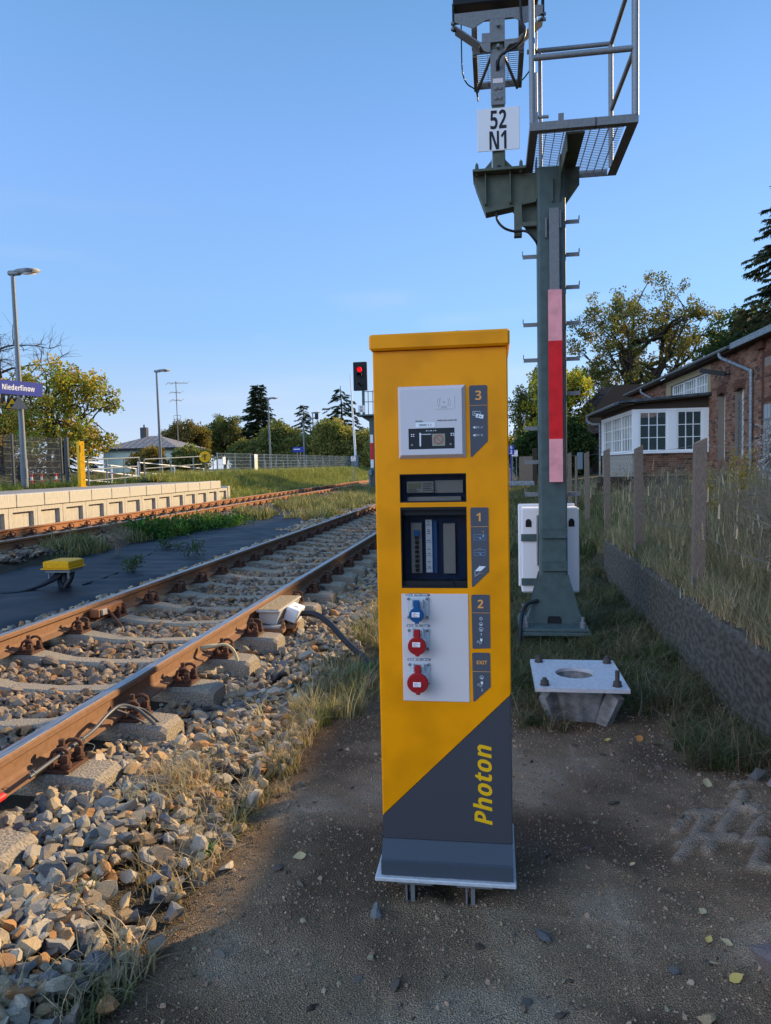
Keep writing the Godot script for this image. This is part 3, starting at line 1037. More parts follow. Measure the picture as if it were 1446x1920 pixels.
func fabric() -> void:
	var f := FastNoiseLite.new()
	f.seed = 5; f.frequency = 0.6; f.fractal_octaves = 3
	var w := FastNoiseLite.new()
	w.seed = 6; w.frequency = 1.0; w.fractal_octaves = 2
	var v := []
	var zs := span(3, -26, 0.1)
	var n := 26
	for z in zs:
		var row := []
		var x0 := -4.42 + 0.12 * f.get_noise_2d(z, 0)
		var x1 := -7.15 + 0.25 * f.get_noise_2d(z, 40)
		if z < -15.5:
			x0 = lerpf(x0, -6.35, smoothstep(-15.5, -25.0, z)); x1 = lerpf(x1, -6.95, smoothstep(-15.5, -25.0, z))
		if z > -11.0: x1 += 0.25
		for i in n:
			var x := lerpf(x0, x1, float(i) / (n - 1))
			var edge := minf(i, n - 1 - i) / 3.0
			var y := 0.14 + 0.028 * f.get_noise_2d(x * 1.4, z) + 0.028 * w.get_noise_2d(x * 0.55, z * 2.6) * clampf(edge, 0.2, 1.0)
			if i == 0 or i == n - 1: y -= 0.03
			row.append(V(x, y, z))
		v.append(row)
	var b := B.new()
	var nm := func(j: int, i: int) -> Vector3:
		var dx: Vector3 = v[j][maxi(i - 1, 0)] - v[j][mini(i + 1, n - 1)]
		var dz: Vector3 = v[maxi(j - 1, 0)][i] - v[mini(j + 1, zs.size() - 1)][i]
		return dz.cross(dx).normalized()
	for j in zs.size() - 1:
		for i in n - 1:
			var a: Vector3 = nm.call(j, i); var c: Vector3 = nm.call(j, i + 1)
			var d: Vector3 = nm.call(j + 1, i); var e: Vector3 = nm.call(j + 1, i + 1)
			b.tris(v[j][i], a, v[j + 1][i + 1], e, v[j][i + 1], c)
			b.tris(v[j][i], a, v[j + 1][i], d, v[j + 1][i + 1], e)
	top("ground_fabric", b, M.fabric, "black rippled weed-control fabric laid between the two tracks", "fabric")

func wall_and_fence() -> void:
	rng.seed = 41
	var b := B.new()
	var zs := span(2.0, -9.9, 0.11) + [-9.9]
	var f := FastNoiseLite.new()
	f.seed = 9; f.frequency = 1.4; f.fractal_octaves = 4
	for i in zs.size() - 1:
		var z0: float = zs[i]; var z1: float = zs[i + 1]
		var g := func(z: float) -> Array:
			var o := 0.0 + 0.02 * smoothstep(-6, -9.9, z)
			var y := 0.53 + 0.022 * f.get_noise_2d(z * 2.0, 9)
			return [V(1.37 + o, -0.2, z), V(1.372 + o, 0.2, z), V(1.375 + o, y - 0.035, z), V(1.40 + o + 0.014 * f.get_noise_2d(z * 2, 5), y, z), V(1.5, y + 0.012 * f.get_noise_2d(z * 4, 7), z), V(1.62, y - 0.02, z), V(1.62, -0.2, z)]
		var p: Array = g.call(z0); var q: Array = g.call(z1)
		for k in 6: b.quad(p[k], p[k + 1], q[k + 1], q[k])
		if i == zs.size() - 2:
			for k in range(1, 6): b.tri(q[0], q[k], q[k + 1])
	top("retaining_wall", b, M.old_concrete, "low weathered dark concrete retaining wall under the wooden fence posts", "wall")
	var t := thing("wire_fence", "old fence of grey wooden posts and rusty wires on top of the retaining wall", "fence", V(1.5, 0.5, -5.8))
	var spots := [[1.49, -5.78, 1.67, 0.5], [1.485, -8.05, 1.67, 0.5], [1.60, -11.0, 1.69, 0.6], [1.68, -14.0, 1.69, 0.6], [1.66, -17.0, 1.72, 0.6], [1.7, -20.0, 1.7, 0.6], [1.72, -23.2, 1.72, 0.6], [1.72, -26.5, 1.72, 0.6], [1.49, -3.4, 1.66, 0.5]]
	for s in spots:
		var p := B.new()
		var lean := V(R(-0.02, 0.03), 0, R(-0.03, 0.03))
		var hw := 0.041
		var k := [V(-hw, 0, hw), V(hw, 0, hw), V(hw, 0, -hw), V(-hw, 0, -hw)]
		var up := []
		for i in 4: up.append(k[i] + lean + V(R(-0.003, 0.003), s[2] - s[3] + 0.0 + (0.028 if i == 1 or i == 2 else -0.012), 0))
		for i in 4: p.quad(k[i] - V(0, 0.25, 0), k[(i + 1) % 4] - V(0, 0.25, 0), up[(i + 1) % 4], up[i])
		p.quad(up[0], up[1], up[2], up[3])
		part("fence_post", p, M.wood_post, t).position = V(s[0] - 1.5, s[3] - 0.5, s[1] + 5.8)
	spots.sort_custom(func(a, c): return a[1] > c[1])
	for h in [0.03, 0.62]:
		var pts := PackedVector3Array()
		for i in spots.size() - 1:
			for j in 6:
				var u := j / 6.0
				pts.append(V(lerpf(spots[i][0], spots[i + 1][0], u) - 0.055, lerpf(spots[i][2], spots[i + 1][2], u) - h - (0.02 if h < 0.1 else 0.07) * sin(u * PI), lerpf(spots[i][1], spots[i + 1][1], u)) - V(1.5, 0.5, -5.8))
		var w := B.new()
		w.tube(pts, 0.0017, 0.0017, 4)
		part("wire", w, M.wire, t)
	var pf := B.new()
	for s in [0, 1]:                                          # galvanised shoes at the two near posts
		var z: float = [-5.72, -7.99][s]
		pf.tube(P3([1.445, 0.45, z, 1.447, 0.62, z, 1.44, 0.7, z]), 0.012, 0.009, 6)
	pf.o = V(1.5, 0.5, -5.8)
	var pf2 := B.new(V(1.5, 0.5, -5.8))
	for z in [-5.715, -7.985]: pf2.tube(P3([1.44, 0.45, z, 1.442, 0.6, z, 1.438, 0.68, z]), 0.012, 0.008, 6)
	part("wire_end", pf2, M.galv, t)

# ---------------------------------------------------------------- the yellow kiosk
func shear(at: Vector3, right: Vector3, up: Vector3) -> Transform3D:
	return Transform3D(Basis(right, up, right.cross(up).normalized()), at)

func lab(parent: Node3D, O: Vector3, x0: float, x1: float, y1: float, yr: float, y0: float, line: float) -> Node3D:
	var b := B.new(O)
	var r := 0.004
	var p := P2([x0 + 0.002, y0 + 0.002, x0 + 0.006, y0, x1, yr, x1, y1 - r, x1 - r, y1, x0 + r, y1, x0, y1 - r])
	b.prism(p, -2.5305, -2.5285)
	var o := part("instruction_label", b, M.label_grey, parent)
	var s := B.new(O)
	s.box(V(x0 + 0.001, line - 0.0006, -2.529), V(x1 - 0.001, line + 0.0006, -2.5279))
	part("separator", s, M.orange_print, o)
	return o

func kiosk() -> void:
	var O := V(-0.182, 0, -2.7)
	var t := thing("power_kiosk", "tall yellow and anthracite outdoor power socket kiosk standing on the sandy path", "kiosk", O)
	var F := -2.53
	var x0 := -0.41
	var x1 := 0.046
	var b := B.new(O)
	b.prism(P2([-0.325, 0.39, -0.097, 0.6152, -0.097, 0.724, -0.325, 0.724]), F - 0.02, F)
	b.prism(P2([x0 + 0.004, 0.31, -0.325, 0.39, -0.325, 1.935, x0 + 0.004, 1.935]), F - 0.02, F)
	b.prism(P2([-0.097, 0.6152, x1 - 0.004, 0.752, x1 - 0.004, 1.935, -0.097, 1.935]), F - 0.02, F)
	for y in [[1.101, 1.121], [1.402, 1.418], [1.516, 1.57], [1.812, 1.935]]: b.box(V(-0.325, y[0], F - 0.02), V(-0.097, y[1], F))
	for s in [[x0, 0.306, -1.0], [x1, 0.756, 1.0]]:            # rounded vertical edges
		var px: float = s[0]
		var d: float = s[2] * 0.004
		b.quad(V(minf(px, px - d), s[1], F if d > 0 else F - 0.004), V(maxf(px, px - d), s[1], F - 0.004 if d > 0 else F), V(maxf(px, px - d), 1.935, F - 0.004 if d > 0 else F), V(minf(px, px - d), 1.935, F if d > 0 else F - 0.004))
	b.quad(V(x0, 0.306, -2.875), V(x0, 0.306, F - 0.004), V(x0, 1.935, F - 0.004), V(x0, 1.935, -2.875))
	b.quad(V(x1, 0.756, F - 0.004), V(x1, 0.756, -2.875), V(x1, 1.935, -2.875), V(x1, 1.935, F - 0.004))
	b.quad(V(x1, 0.5, -2.875), V(x0, 0.5, -2.875), V(x0, 1.935, -2.875), V(x1, 1.935, -2.875))
	b.box(V(x0 + 0.003, 1.90, -2.87), V(x1 - 0.003, 1.934, F - 0.021))
	part("body", b, M.yellow, t)
	var g := B.new(O)
	g.prism(P2([x0 + 0.003, 0.224, x1 - 0.003, 0.224, x1 - 0.003, 0.7505, x0 + 0.003, 0.3055]), F - 0.02, F - 0.0003)
	g.box(V(x0, 0.224, -2.874), V(x0 + 0.003, 0.3058, F - 0.003)); g.box(V(x1 - 0.003, 0.224, -2.874), V(x1, 0.7555, F - 0.003))
	g.box(V(x0 + 0.003, 0.224, -2.874), V(x1 - 0.003, 0.4995, -2.871))
	part("plinth_cover", g, M.anthracite, t)
	var inn := B.new(O)
	inn.box(V(x0 + 0.006, 0.23, -2.868), V(x1 - 0.006, 1.92, -2.62))
	part("inner_case", inn, M.black, t)
	var cap := B.new(O)
	cap.cbox(V(-0.4185, 1.937, -2.885), V(0.0535, 1.991, -2.508), 0.007)
	part("roof_cap", cap, M.yellow, t)
	var puck := B.new(O)
	puck.t = Transform3D(Basis(), V(-0.125, 1.991, -2.66))
	puck.lathe(P2([0.042, 0, 0.042, 0.012, 0.03, 0.021, 0, 0.023]), 24)
	part("antenna", puck, M.black, t)
	# plinth, plate, feet
	var sk := B.new(O)
	var fr := P2([-2.533, 0.221, -2.487, 0.17, -2.478, 0.166, -2.478, 0.116, -2.87, 0.116, -2.87, 0.221])
	sk.t = Transform3D(Basis(V(0, 0, 1), V(0, 1, 0), V(-1, 0, 0)), Vector3.ZERO)
	fr.reverse()
	sk.prism(fr, -0.046, 0.411)
	part("skirt", sk, M.skirt, t)
	var pl := B.new(O)
	pl.cbox(V(-0.432, 0.099, -2.905), V(0.056, 0.114, -2.462), 0.003)
	part("ground_plate", pl, M.plate_galv, t)
	for x in [-0.295, -0.085]:
		var ft := B.new(O)
		ft.cbox(V(x - 0.062, 0.086, -2.6), V(x + 0.062, 0.0985, -2.475), 0.002)
		for d in [-0.03, -0.008]: ft.box(V(x + d - 0.003 - 0.004 * float(d > -0.02), -0.08, -2.54), V(x + d + 0.003 + 0.004 * float(d > -0.02), 0.086, -2.49))
		part("foot", ft, M.galv_dull, t)
	var hd := B.new(O)
	hd.cbox(V(-0.432, 0.985, -2.74), V(-0.4101, 1.102, -2.66), 0.004)
	part("cable_outlet", hd, M.black, t)
	# card reader
	var rd := B.new(O)
	var o := [V(-0.325, 1.569, F + 0.001), V(-0.0965, 1.569, F + 0.001), V(-0.0965, 1.8135, F + 0.001), V(-0.325, 1.8135, F + 0.001)]
	var i_ := [V(-0.3145, 1.581, F + 0.02), V(-0.1075, 1.581, F + 0.02), V(-0.1075, 1.8005, F + 0.02), V(-0.3145, 1.8005, F + 0.02)]
	for k in 4:
		var m := (k + 1) % 4
		rd.quad(o[k], o[m], i_[m], i_[k])
	for q in [[-0.3145, 1.581, -0.1075, 1.6], [-0.3145, 1.67, -0.1075, 1.8005], [-0.3145, 1.6, -0.289, 1.67], [-0.133, 1.6, -0.1075, 1.67]]: rd.prism(rect(q[0], q[1], q[2], q[3]), F + 0.012, F + 0.02)
	var reader := part("card_reader", rd, M.reader_grey, t)
	var em := B.new(O)
	em.box(V(-0.197, 1.7335, F + 0.0195), V(-0.136, 1.735, F + 0.0215)); em.box(V(-0.133, 1.738, F + 0.0195), V(-0.1315, 1.776, F + 0.0215))
	em.ball(V(-0.168, 1.757, F + 0.02), V(0.003, 0.003, 0.0025), 8)
	for k in 2:
		for s in [-1, 1]:
			var pts := PackedVector3Array()
			for j in 7:
				var a := deg_to_rad(-38.0 + 76.0 * j / 6)
				pts.append(V(-0.168 + s * cos(a) * (0.015 + 0.0065 * k), 1.757 + sin(a) * (0.021 + 0.003 * k), F + 0.0202))
			em.tube(pts, 0.0012, 0.0012, 5)
	part("contactless_symbol", em, M.reader_grey, reader)
	text("reader_lettering", "RFID", 0.0062, M.reader_grey, reader, Transform3D(Basis(), V(-0.168, 1.7405, F + 0.0205) - O), 0.002)
	text("reader_lettering", "Service", 0.0034, M.black_print, reader, Transform3D(Basis(), V(-0.252, 1.6945, F + 0.0203) - O), 0.0006)
	text("reader_lettering", "elektrant-smart.de", 0.0034, M.black_print, reader, Transform3D(Basis(), V(-0.158, 1.6955, F + 0.0203) - O), 0.0006)
	var st := B.new(O)
	st.box(V(-0.2635, 1.673, F + 0.0201), V(-0.198, 1.6895, F + 0.021))
	var sticker := part("name_sticker", st, M.white_print, reader)
	text("sticker_lettering", "WNW-1-1", 0.0072, M.black_print, sticker, Transform3D(Basis(), V(-0.2307, 1.6812, F + 0.0213) - O), 0.0006, plain)
	var dp := B.new(O)
	dp.box(V(-0.2892, 1.5998, F + 0.0085), V(-0.1328, 1.6702, F + 0.0165))
	var disp := part("display", dp, M.screen, reader)
	var ds := B.new(O)
	ds.box(V(-0.209, 1.61, F + 0.0166), V(-0.1655, 1.651, F + 0.0173))
	part("prohibition_sticker", ds, M.tan, disp)
	var dr := B.new(O)
	ring(dr, V(-0.187, 1.6315, F + 0.0175), 0.0145, 0.0012, V(0, 0, 1), 20)
	dr.bar(V(-0.197, 1.6415, F + 0.0176), V(-0.177, 1.6215, F + 0.0176), 0.002, 0.001)
	part("prohibition_ring", dr, M.red_print, disp)
	var dg := B.new(O)
	dg.box(V(-0.252, 1.61, F + 0.0166), V(-0.247, 1.655, F + 0.0172)); dg.box(V(-0.247, 1.649, F + 0.0166), V(-0.212, 1.651, F + 0.0171))
	for k in 4:
		for s in [-0.281, -0.146]:
			dg.box(V(s + 0.007 * (k % 2), 1.643 + 0.006 * (k / 2), F + 0.0166), V(s + 0.0045 + 0.007 * (k % 2), 1.646 + 0.006 * (k / 2), F + 0.0172))
	for s in [-0.278, -0.147]: ring(dg, V(s, 1.615, F + 0.0168), 0.0024, 0.0005, V(0, 0, 1), 10)
	for k in 5: dg.box(V(-0.229 + 0.0075 * k, 1.6605, F + 0.0166), V(-0.225 + 0.0075 * k, 1.6635 - 0.0015 * (k % 2), F + 0.0172))
	part("display_symbols", dg, M.white_print, disp)
	# meter window
	var mf := B.new(O)
	mf.box(V(-0.325, 1.418, F - 0.06), V(-0.097, 1.516, F - 0.045))
	var meter := part("meter_window", mf, M.meter_blue, t)
	var mr := B.new(O)
	for q in [[-0.325, 1.418, -0.097, 1.422], [-0.325, 1.512, -0.097, 1.516], [-0.325, 1.422, -0.3225, 1.512], [-0.0995, 1.422, -0.097, 1.512]]: mr.prism(rect(q[0], q[1], q[2], q[3]), F - 0.044, F - 0.001)
	part("window_frame", mr, M.black, meter)
	var mm_ := B.new(O)
	mm_.cbox(V(-0.303, 1.45, F - 0.045), V(-0.209, 1.49, F - 0.02), 0.002)
	part("electricity_meter", mm_, M.meter_grey, meter)
	var ml := B.new(O)
	ml.box(V(-0.298, 1.465, F - 0.0205), V(-0.253, 1.484, F - 0.019))
	part("meter_display", ml, M.lcd, meter)
	var mt := B.new(O)
	for k in 5:
		mt.box(V(-0.246, 1.482 - 0.006 * k, F - 0.0205), V(-0.216 + 0.005 * sin(k * 2.0), 1.484 - 0.006 * k, F - 0.0192))
	for k in 3: mt.box(V(-0.298, 1.454 + 0.004 * k, F - 0.0205), V(-0.262 - 0.004 * k, 1.4555 + 0.004 * k, F - 0.0192))
	part("meter_print", mt, M.black_print, meter)
	var mg := B.new(O)
	mg.box(V(-0.207, 1.449, F - 0.045), V(-0.11, 1.492, F - 0.03)); mg.box(V(-0.302, 1.4205, F - 0.045), V(-0.117, 1.436, F - 0.028))
	part("blank_cover", mg, M.meter_grey, meter)
	var pn := B.new(O)
	pn.box(V(-0.3225, 1.422, F - 0.006), V(-0.0995, 1.512, F - 0.004))
	part("pane", pn, M.window_clear, meter)
	# fuse window
	var bk := B.new(O)
	bk.box(V(-0.325, 1.121, F - 0.088), V(-0.097, 1.402, F - 0.075))
	var fuse := part("fuse_window", bk, M.meter_blue, t)
	var fb := B.new(O)
	for q in [[-0.325, 1.121, -0.097, 1.128], [-0.325, 1.392, -0.097, 1.402], [-0.325, 1.128, -0.3215, 1.392], [-0.1005, 1.128, -0.097, 1.392]]: fb.prism(rect(q[0], q[1], q[2], q[3]), F - 0.075, F - 0.002)
	fb.box(V(-0.3215, 1.373, F - 0.05), V(-0.1005, 1.392, F - 0.018)); fb.box(V(-0.3215, 1.128, F - 0.05), V(-0.1005, 1.144, F - 0.016))
	fb.prism(P2([-0.278, 1.129, -0.142, 1.129, -0.15, 1.1435, -0.27, 1.1435]), F - 0.02, F - 0.008)
	part("window_frame", fb, M.black, fuse)
	var f1 := B.new(O)
	f1.box(V(-0.295, 1.166, F - 0.075), V(-0.258, 1.343, F - 0.055)); f1.box(V(-0.182, 1.164, F - 0.075), V(-0.141, 1.34, F - 0.06))
	part("fuse_strip", f1, M.meter_grey, fuse)
	var f2 := B.new(O)
	f2.box(V(-0.243, 1.169, F - 0.075), V(-0.221, 1.354, F - 0.05))
	var fl := part("fuse_labels", f2, M.socket_grey, fuse)
	var f3 := B.new(O)
	for y in [1.338, 1.28, 1.234, 1.187, 1.346, 1.318, 1.312, 1.305, 1.25, 1.205]: f3.box(V(-0.238, y, F - 0.0502), V(-0.227, y + 0.0022, F - 0.0492))
	for y in [1.333, 1.275, 1.227, 1.182]: f3.box(V(-0.2428, y, F - 0.0502), V(-0.2212, y + 0.0009, F - 0.0492))
	part("label_print", f3, M.black_print, fl)
	var f4 := B.new(O)
	for k in 8: f4.cbox(V(-0.281, 1.17 + 0.0165 * k, F - 0.056), V(-0.268, 1.182 + 0.0165 * k, F - 0.045 + 0.004 * (k % 2)), 0.002)
	part("fuse_switches", f4, M.black, fuse)
	var f5 := B.new(O)
	f5.box(V(-0.2835, 1.297, F - 0.056), V(-0.2655, 1.318, F - 0.043)); f5.box(V(-0.22, 1.165, F - 0.075), V(-0.205, 1.35, F - 0.06))
	part("main_switch", f5, M.socket_blue, fuse)
	var f6 := B.new(O)
	f6.box(V(-0.3215, 1.144, F - 0.019), V(-0.1005, 1.373, F - 0.0165))
	part("pane", f6, M.window_clear, fuse)
	# socket panel
	var wp := B.new(O)
	wp.cbox(V(-0.3265, 0.7235, F - 0.004), V(-0.0955, 1.1015, F + 0.003), 0.0015)
	var panel := part("socket_panel", wp, M.panel_white, t)
	var rows := [[1.0985, 1.054, 1.037, 0.0255, "socket_blue"], [0.9905, 0.9435, 0.93, 0.0315, "socket_red"], [0.8715, 0.823, 0.8015, 0.0365, "socket_red"]]
	for r in rows:
		var cx := -0.2695
		var sq := B.new(O)
		sq.cbox(V(cx - 0.039, r[1] - 0.039, F + 0.003), V(cx + 0.039, r[1] + 0.039, F + 0.011), 0.004)
		sq.t = Transform3D(Basis(V(1, 0, 0), V(0, 0, 1), V(0, -1, 0)).rotated(V(1, 0, 0), 0.12), V(cx, r[2] + 0.004, F + 0.008))
		sq.lathe(P2([r[3] * 1.02, 0, r[3] * 0.98, 0.03, r[3] * 0.9, 0.034, 0, 0.034]), 28)
		sq.t = Transform3D()
		for sx in [-1, 1]: sq.cbox(V(cx + sx * 0.017 - 0.004, r[2] + r[3] * 0.9, F + 0.008), V(cx + sx * 0.017 + 0.004, r[2] + r[3] + 0.021, F + 0.036), 0.002)
		var sock := part("socket", sq, M.socket_grey, t, "blue-lidded three-pole socket, topmost of the three" if r[4] == "socket_blue" else "")
		var sw := B.new(O)
		for sx in [-1, 1]:
			for sy in [-1, 1]:
				var k := sw.t
				sw.t = Transform3D(Basis(V(1, 0, 0), V(0, 0, 1), V(0, -1, 0)), V(cx + sx * 0.032, r[1] + sy * 0.032, F + 0.011))
				sw.lathe(P2([0.005, 0, 0.005, 0.003, 0.003, 0.0042, 0, 0.0042]), 12)
				sw.t = k
		part("screws", sw, M.galv_dull, sock)
		var ld := B.new(O)
		ld.t = Transform3D(Basis(V(1, 0, 0), V(0, 0, 1), V(0, -1, 0)).rotated(V(1, 0, 0), 0.12), V(cx - 0.001, r[2], F + 0.043))
		ld.lathe(P2([r[3], 0, r[3] * 1.0, 0.008, r[3] * 0.93, 0.0115, 0, 0.013]), 32)
		ld.t = Transform3D(Basis(), V(cx, r[2], F))
		ld.cbox(V(-0.0105, r[3] * 0.7, 0.036), V(0.0105, r[3] + 0.024, 0.052), 0.003)
		ld.cbox(V(-0.0075, -r[3] - 0.005, 0.044), V(0.0075, -r[3] * 0.8, 0.053), 0.0025)
		part("lid", ld, M[r[4]], sock)
		var lb := B.new(O)
		var ly: float = r[2] + (0.002 if r[3] < 0.03 else (0.006 if r[3] < 0.035 else -0.004))
		lb.cbox(V(cx - 0.016, ly - 0.0085, F + 0.054), V(cx + 0.011, ly + 0.0085, F + 0.0578), 0.001)
		var tg := part("rating_label", lb, M.white_print, sock)
		var lp := B.new(O)
		for k in 4: lp.box(V(cx - 0.013, ly + 0.0045 - 0.0035 * k, F + 0.0577), V(cx + [-0.001, 0.007, -0.004, 0.003][k], ly + 0.0056 - 0.0035 * k, F + 0.0582))
		part("label_print", lp, M.red_print, tg)
		var sl := B.new(O)
		sl.prism(rect(-0.3065, r[0] - 0.0042, -0.2325, r[0] + 0.0042), F + 0.003, F + 0.0045)
		var strip := part("socket_label", sl, M.socket_blue, panel)
		var s2 := B.new(O)
		s2.prism(rect(-0.3052, r[0] - 0.003, -0.2338, r[0] + 0.003), F + 0.0044, F + 0.0052)
		part("label_face", s2, M.white_print, strip)
		var tx: String = "1~ N PE  16A 230V 3,6 kW" if r[3] < 0.03 else ("3~ N PE  16A 400V 11 kW" if r[3] < 0.035 else "3~ N PE  32A 400V 22 kW")
		text("label_lettering", tx, 0.0028, M.black_print, strip, Transform3D(Basis(), V(-0.2695, r[0], F + 0.0054) - O), 0.0005)
	# instruction labels
	var W := func(s: String, called: String, x: float, y: float, cap_: float, par: Node3D, m: Material) -> void:
		text(called, s, cap_, m, par, Transform3D(Basis(), V(x, y, F + 0.0022) - O), 0.0012)
	var l3 := lab(t, O, -0.083, -0.0225, 1.81, 1.622, 1.5695, 1.743)
	W.call("3", "label_number", -0.052, 1.776, 0.031, l3, M.orange_print)
	var ic := B.new(O)
	for q in [[-0.072, 1.7095, -0.071, 1.7235], [-0.047, 1.7095, -0.046, 1.7235], [-0.072, 1.7225, -0.046, 1.7235], [-0.072, 1.7095, -0.046, 1.7105], [-0.066, 1.714, -0.063, 1.7185]]: ic.prism(rect(q[0], q[1], q[2], q[3]), F + 0.0013, F + 0.0022)
	ic.t = Transform3D(Basis(V(0, 0, 1), -0.22), V(-0.0485, 1.7065, 0))
	ic.prism(rect(-0.0125, -0.0065, 0.0125, 0.0065), F + 0.0022, F + 0.0028)
	ic.t = Transform3D()
	for k in 2:
		var y := 1.6695 - 0.0265 * k
		ic.prism(P2([-0.071, y - 0.002, -0.068, y - 0.002, -0.064, y - 0.005, -0.064, y + 0.005, -0.068, y + 0.002, -0.071, y + 0.002]), F + 0.0013, F + 0.0022)
		for j in 3: ic.prism(rect(-0.062 + 0.0018 * j, y - 0.002 - 0.001 * j, -0.0613 + 0.0018 * j, y + 0.002 + 0.001 * j), F + 0.0013, F + 0.0022)
		for s in [-0.0015, 0.0015]: ic.prism(rect(-0.0555, y + s - 0.0005, -0.0505, y + s + 0.0005), F + 0.0013, F + 0.0022)
		if k == 0:
			ic.bar(V(-0.0455, y, F + 0.0018), V(-0.043, y - 0.003, F + 0.0018), 0.0012, 0.0008); ic.bar(V(-0.043, y - 0.003, F + 0.0018), V(-0.038, y + 0.004, F + 0.0018), 0.0012, 0.0008)
		else:
			ic.bar(V(-0.045, y - 0.003, F + 0.0018), V(-0.039, y + 0.003, F + 0.0018), 0.0012, 0.0008); ic.bar(V(-0.045, y + 0.003, F + 0.0018), V(-0.039, y - 0.003, F + 0.0019), 0.0012, 0.0008)
	part("symbols", ic, M.white_print, l3)
	var id := B.new(O)
	id.t = Transform3D(Basis(V(0, 0, 1), -0.22), V(-0.0485, 1.7065, 0))
	id.prism(P2([-0.008, -0.004, -0.001, -0.004, -0.0045, 0.0005]), F + 0.0028, F + 0.0032); id.prism(rect(0.001, -0.002, 0.006, 0.001), F + 0.0028, F + 0.0032)
	id.ball(V(-0.0045, 0.002, F + 0.0029), V(0.002, 0.002, 0.0004), 8)
	part("symbols", id, M.label_grey, l3)
	var l1 := lab(t, O, -0.0845, -0.0235, 1.3985, 1.179, 1.1255, 1.333)
	W.call("1", "label_number", -0.055, 1.3655, 0.029, l1, M.orange_print)
	var i1 := B.new(O)
	for y in [1.297, 1.2445]:
		for q in [[-0.074, y - 0.0098, -0.0355, y - 0.0092], [-0.074, y + 0.0092, -0.0355, y + 0.0098], [-0.074, y - 0.0098, -0.0734, y + 0.0098], [-0.0361, y - 0.0098, -0.0355, y + 0.0098], [-0.07, y - 0.0003, -0.0395, y + 0.0003]]: i1.prism(rect(q[0], q[1], q[2], q[3]), F + 0.0013, F + 0.0019)
		i1.prism(rect(-0.055, y - 0.0055, -0.0495, y - 0.002), F + 0.0013, F + 0.0022)
	part("symbols", i1, M.blue_print, l1)
	var i2 := B.new(O)
	i2.prism(P2([-0.0715, 1.181, -0.052, 1.181, -0.0345, 1.197, -0.056, 1.198]), F + 0.0013, F + 0.0022)
	for s in [[-0.0715, 1.181, -0.0715, 1.162], [-0.0715, 1.162, -0.0545, 1.176], [-0.057, 1.201, -0.055, 1.1985]]: i2.bar(V(s[0], s[1], F + 0.0016), V(s[2], s[3], F + 0.0016), 0.0009, 0.0007)
	i2.prism(rect(-0.0435, 1.299, -0.041, 1.304), F + 0.0013, F + 0.0022); i2.prism(rect(-0.0535, 1.2375, -0.05, 1.2415), F + 0.0013, F + 0.0022)
	part("symbols", i2, M.white_print, l1)
	var i3 := B.new(O)
	for s in [[-0.048, 1.318, -0.041, 1.318], [-0.041, 1.318, -0.041, 1.311], [-0.041, 1.311, -0.043, 1.314], [-0.06, 1.257, -0.053, 1.259], [-0.053, 1.259, -0.049, 1.256], [-0.053, 1.172, -0.05, 1.177], [-0.05, 1.174, -0.046, 1.174], [-0.046, 1.172, -0.042, 1.176]]: i3.bar(V(s[0], s[1], F + 0.0016), V(s[2], s[3], F + 0.0016), 0.0009, 0.0007)
	part("symbols", i3, M.orange_print, l1)
	var l2 := lab(t, O, -0.0855, -0.0225, 1.0995, 0.914, 0.911, 1.0365)
	W.call("2", "label_number", -0.0545, 1.067, 0.029, l2, M.orange_print)
	var le := lab(t, O, -0.0855, -0.0235, 0.898, 0.778, 0.7255, 0.832)
	W.call("EXIT", "label_word", -0.053, 0.864, 0.0125, le, M.orange_print)
	for s in [[l2, 0.0], [le, -0.15]]:
		var d: float = s[1]
		var iq := B.new(O)
		if d == 0.0:
			for k in 3: ring(iq, V(-0.0535, 1.0165 - 0.0185 * k, F + 0.0016), 0.0048 + 0.0011 * k, 0.0006, V(0, 0, 1), 18)
			for k in 3: W.call("*" if k else "-", "label_mark", -0.0535, 1.0165 - 0.0185 * k - (0.004 if k else 0.0), 0.009, l2, M.white_print)
		else:
			ring(iq, V(-0.0535, 0.8115, F + 0.0016), 0.006, 0.0006, V(0, 0, 1), 18)
			W.call("*", "label_mark", -0.0535, 0.8075, 0.009, le, M.white_print)
		iq.prism(P2([-0.0545, 0.937 + d, -0.052, 0.937 + d, -0.0495, 0.941 + d, -0.0495, 0.946 + d, -0.057, 0.946 + d, -0.057, 0.941 + d]), F + 0.0013, F + 0.0022)
		for x in [-0.0555, -0.051]: iq.prism(rect(x - 0.0006, 0.946 + d, x + 0.0006, 0.9495 + d), F + 0.0013, F + 0.0022)
		iq.tube(smooth([-0.0533, 0.937 + d, F + 0.0016, -0.054, 0.931 + d, F + 0.0016, -0.059, 0.93 + d, F + 0.0016, -0.0615, 0.938 + d, F + 0.0016, -0.0665, 0.938 + d, F + 0.0016, -0.067, 0.932 + d, F + 0.0016]), 0.0006, 0.0006, 4)
		var ay := 0.9605 if d == 0.0 else 0.7685
		var up := 1.0 if d == 0.0 else -1.0
		for q in [[0, -0.005, 0, 0.005], [0, 0.005, -0.003, 0.002], [0, 0.005, 0.003, 0.002]]: iq.bar(V(-0.053 + q[0], ay + up * q[1], F + 0.0016), V(-0.053 + q[2], ay + up * q[3], F + 0.0016), 0.0009, 0.0007)
		part("symbols", iq, M.white_print, s[0])
	# lettering on the dark corner, reading upwards
	var cond := SystemFont.new()
	cond.font_names = PackedStringArray(["Droid Sans"]); cond.font_weight = 700
	text("maker_lettering", "Photon", 0.0615, M.logo_yellow, t, Transform3D(Basis(V(0, 0.98, 0), V(-1, 0.22, 0), V(0, 0, 1)), V(-0.0535, 0.433, F + 0.0002) - O), 0.0016, cond)

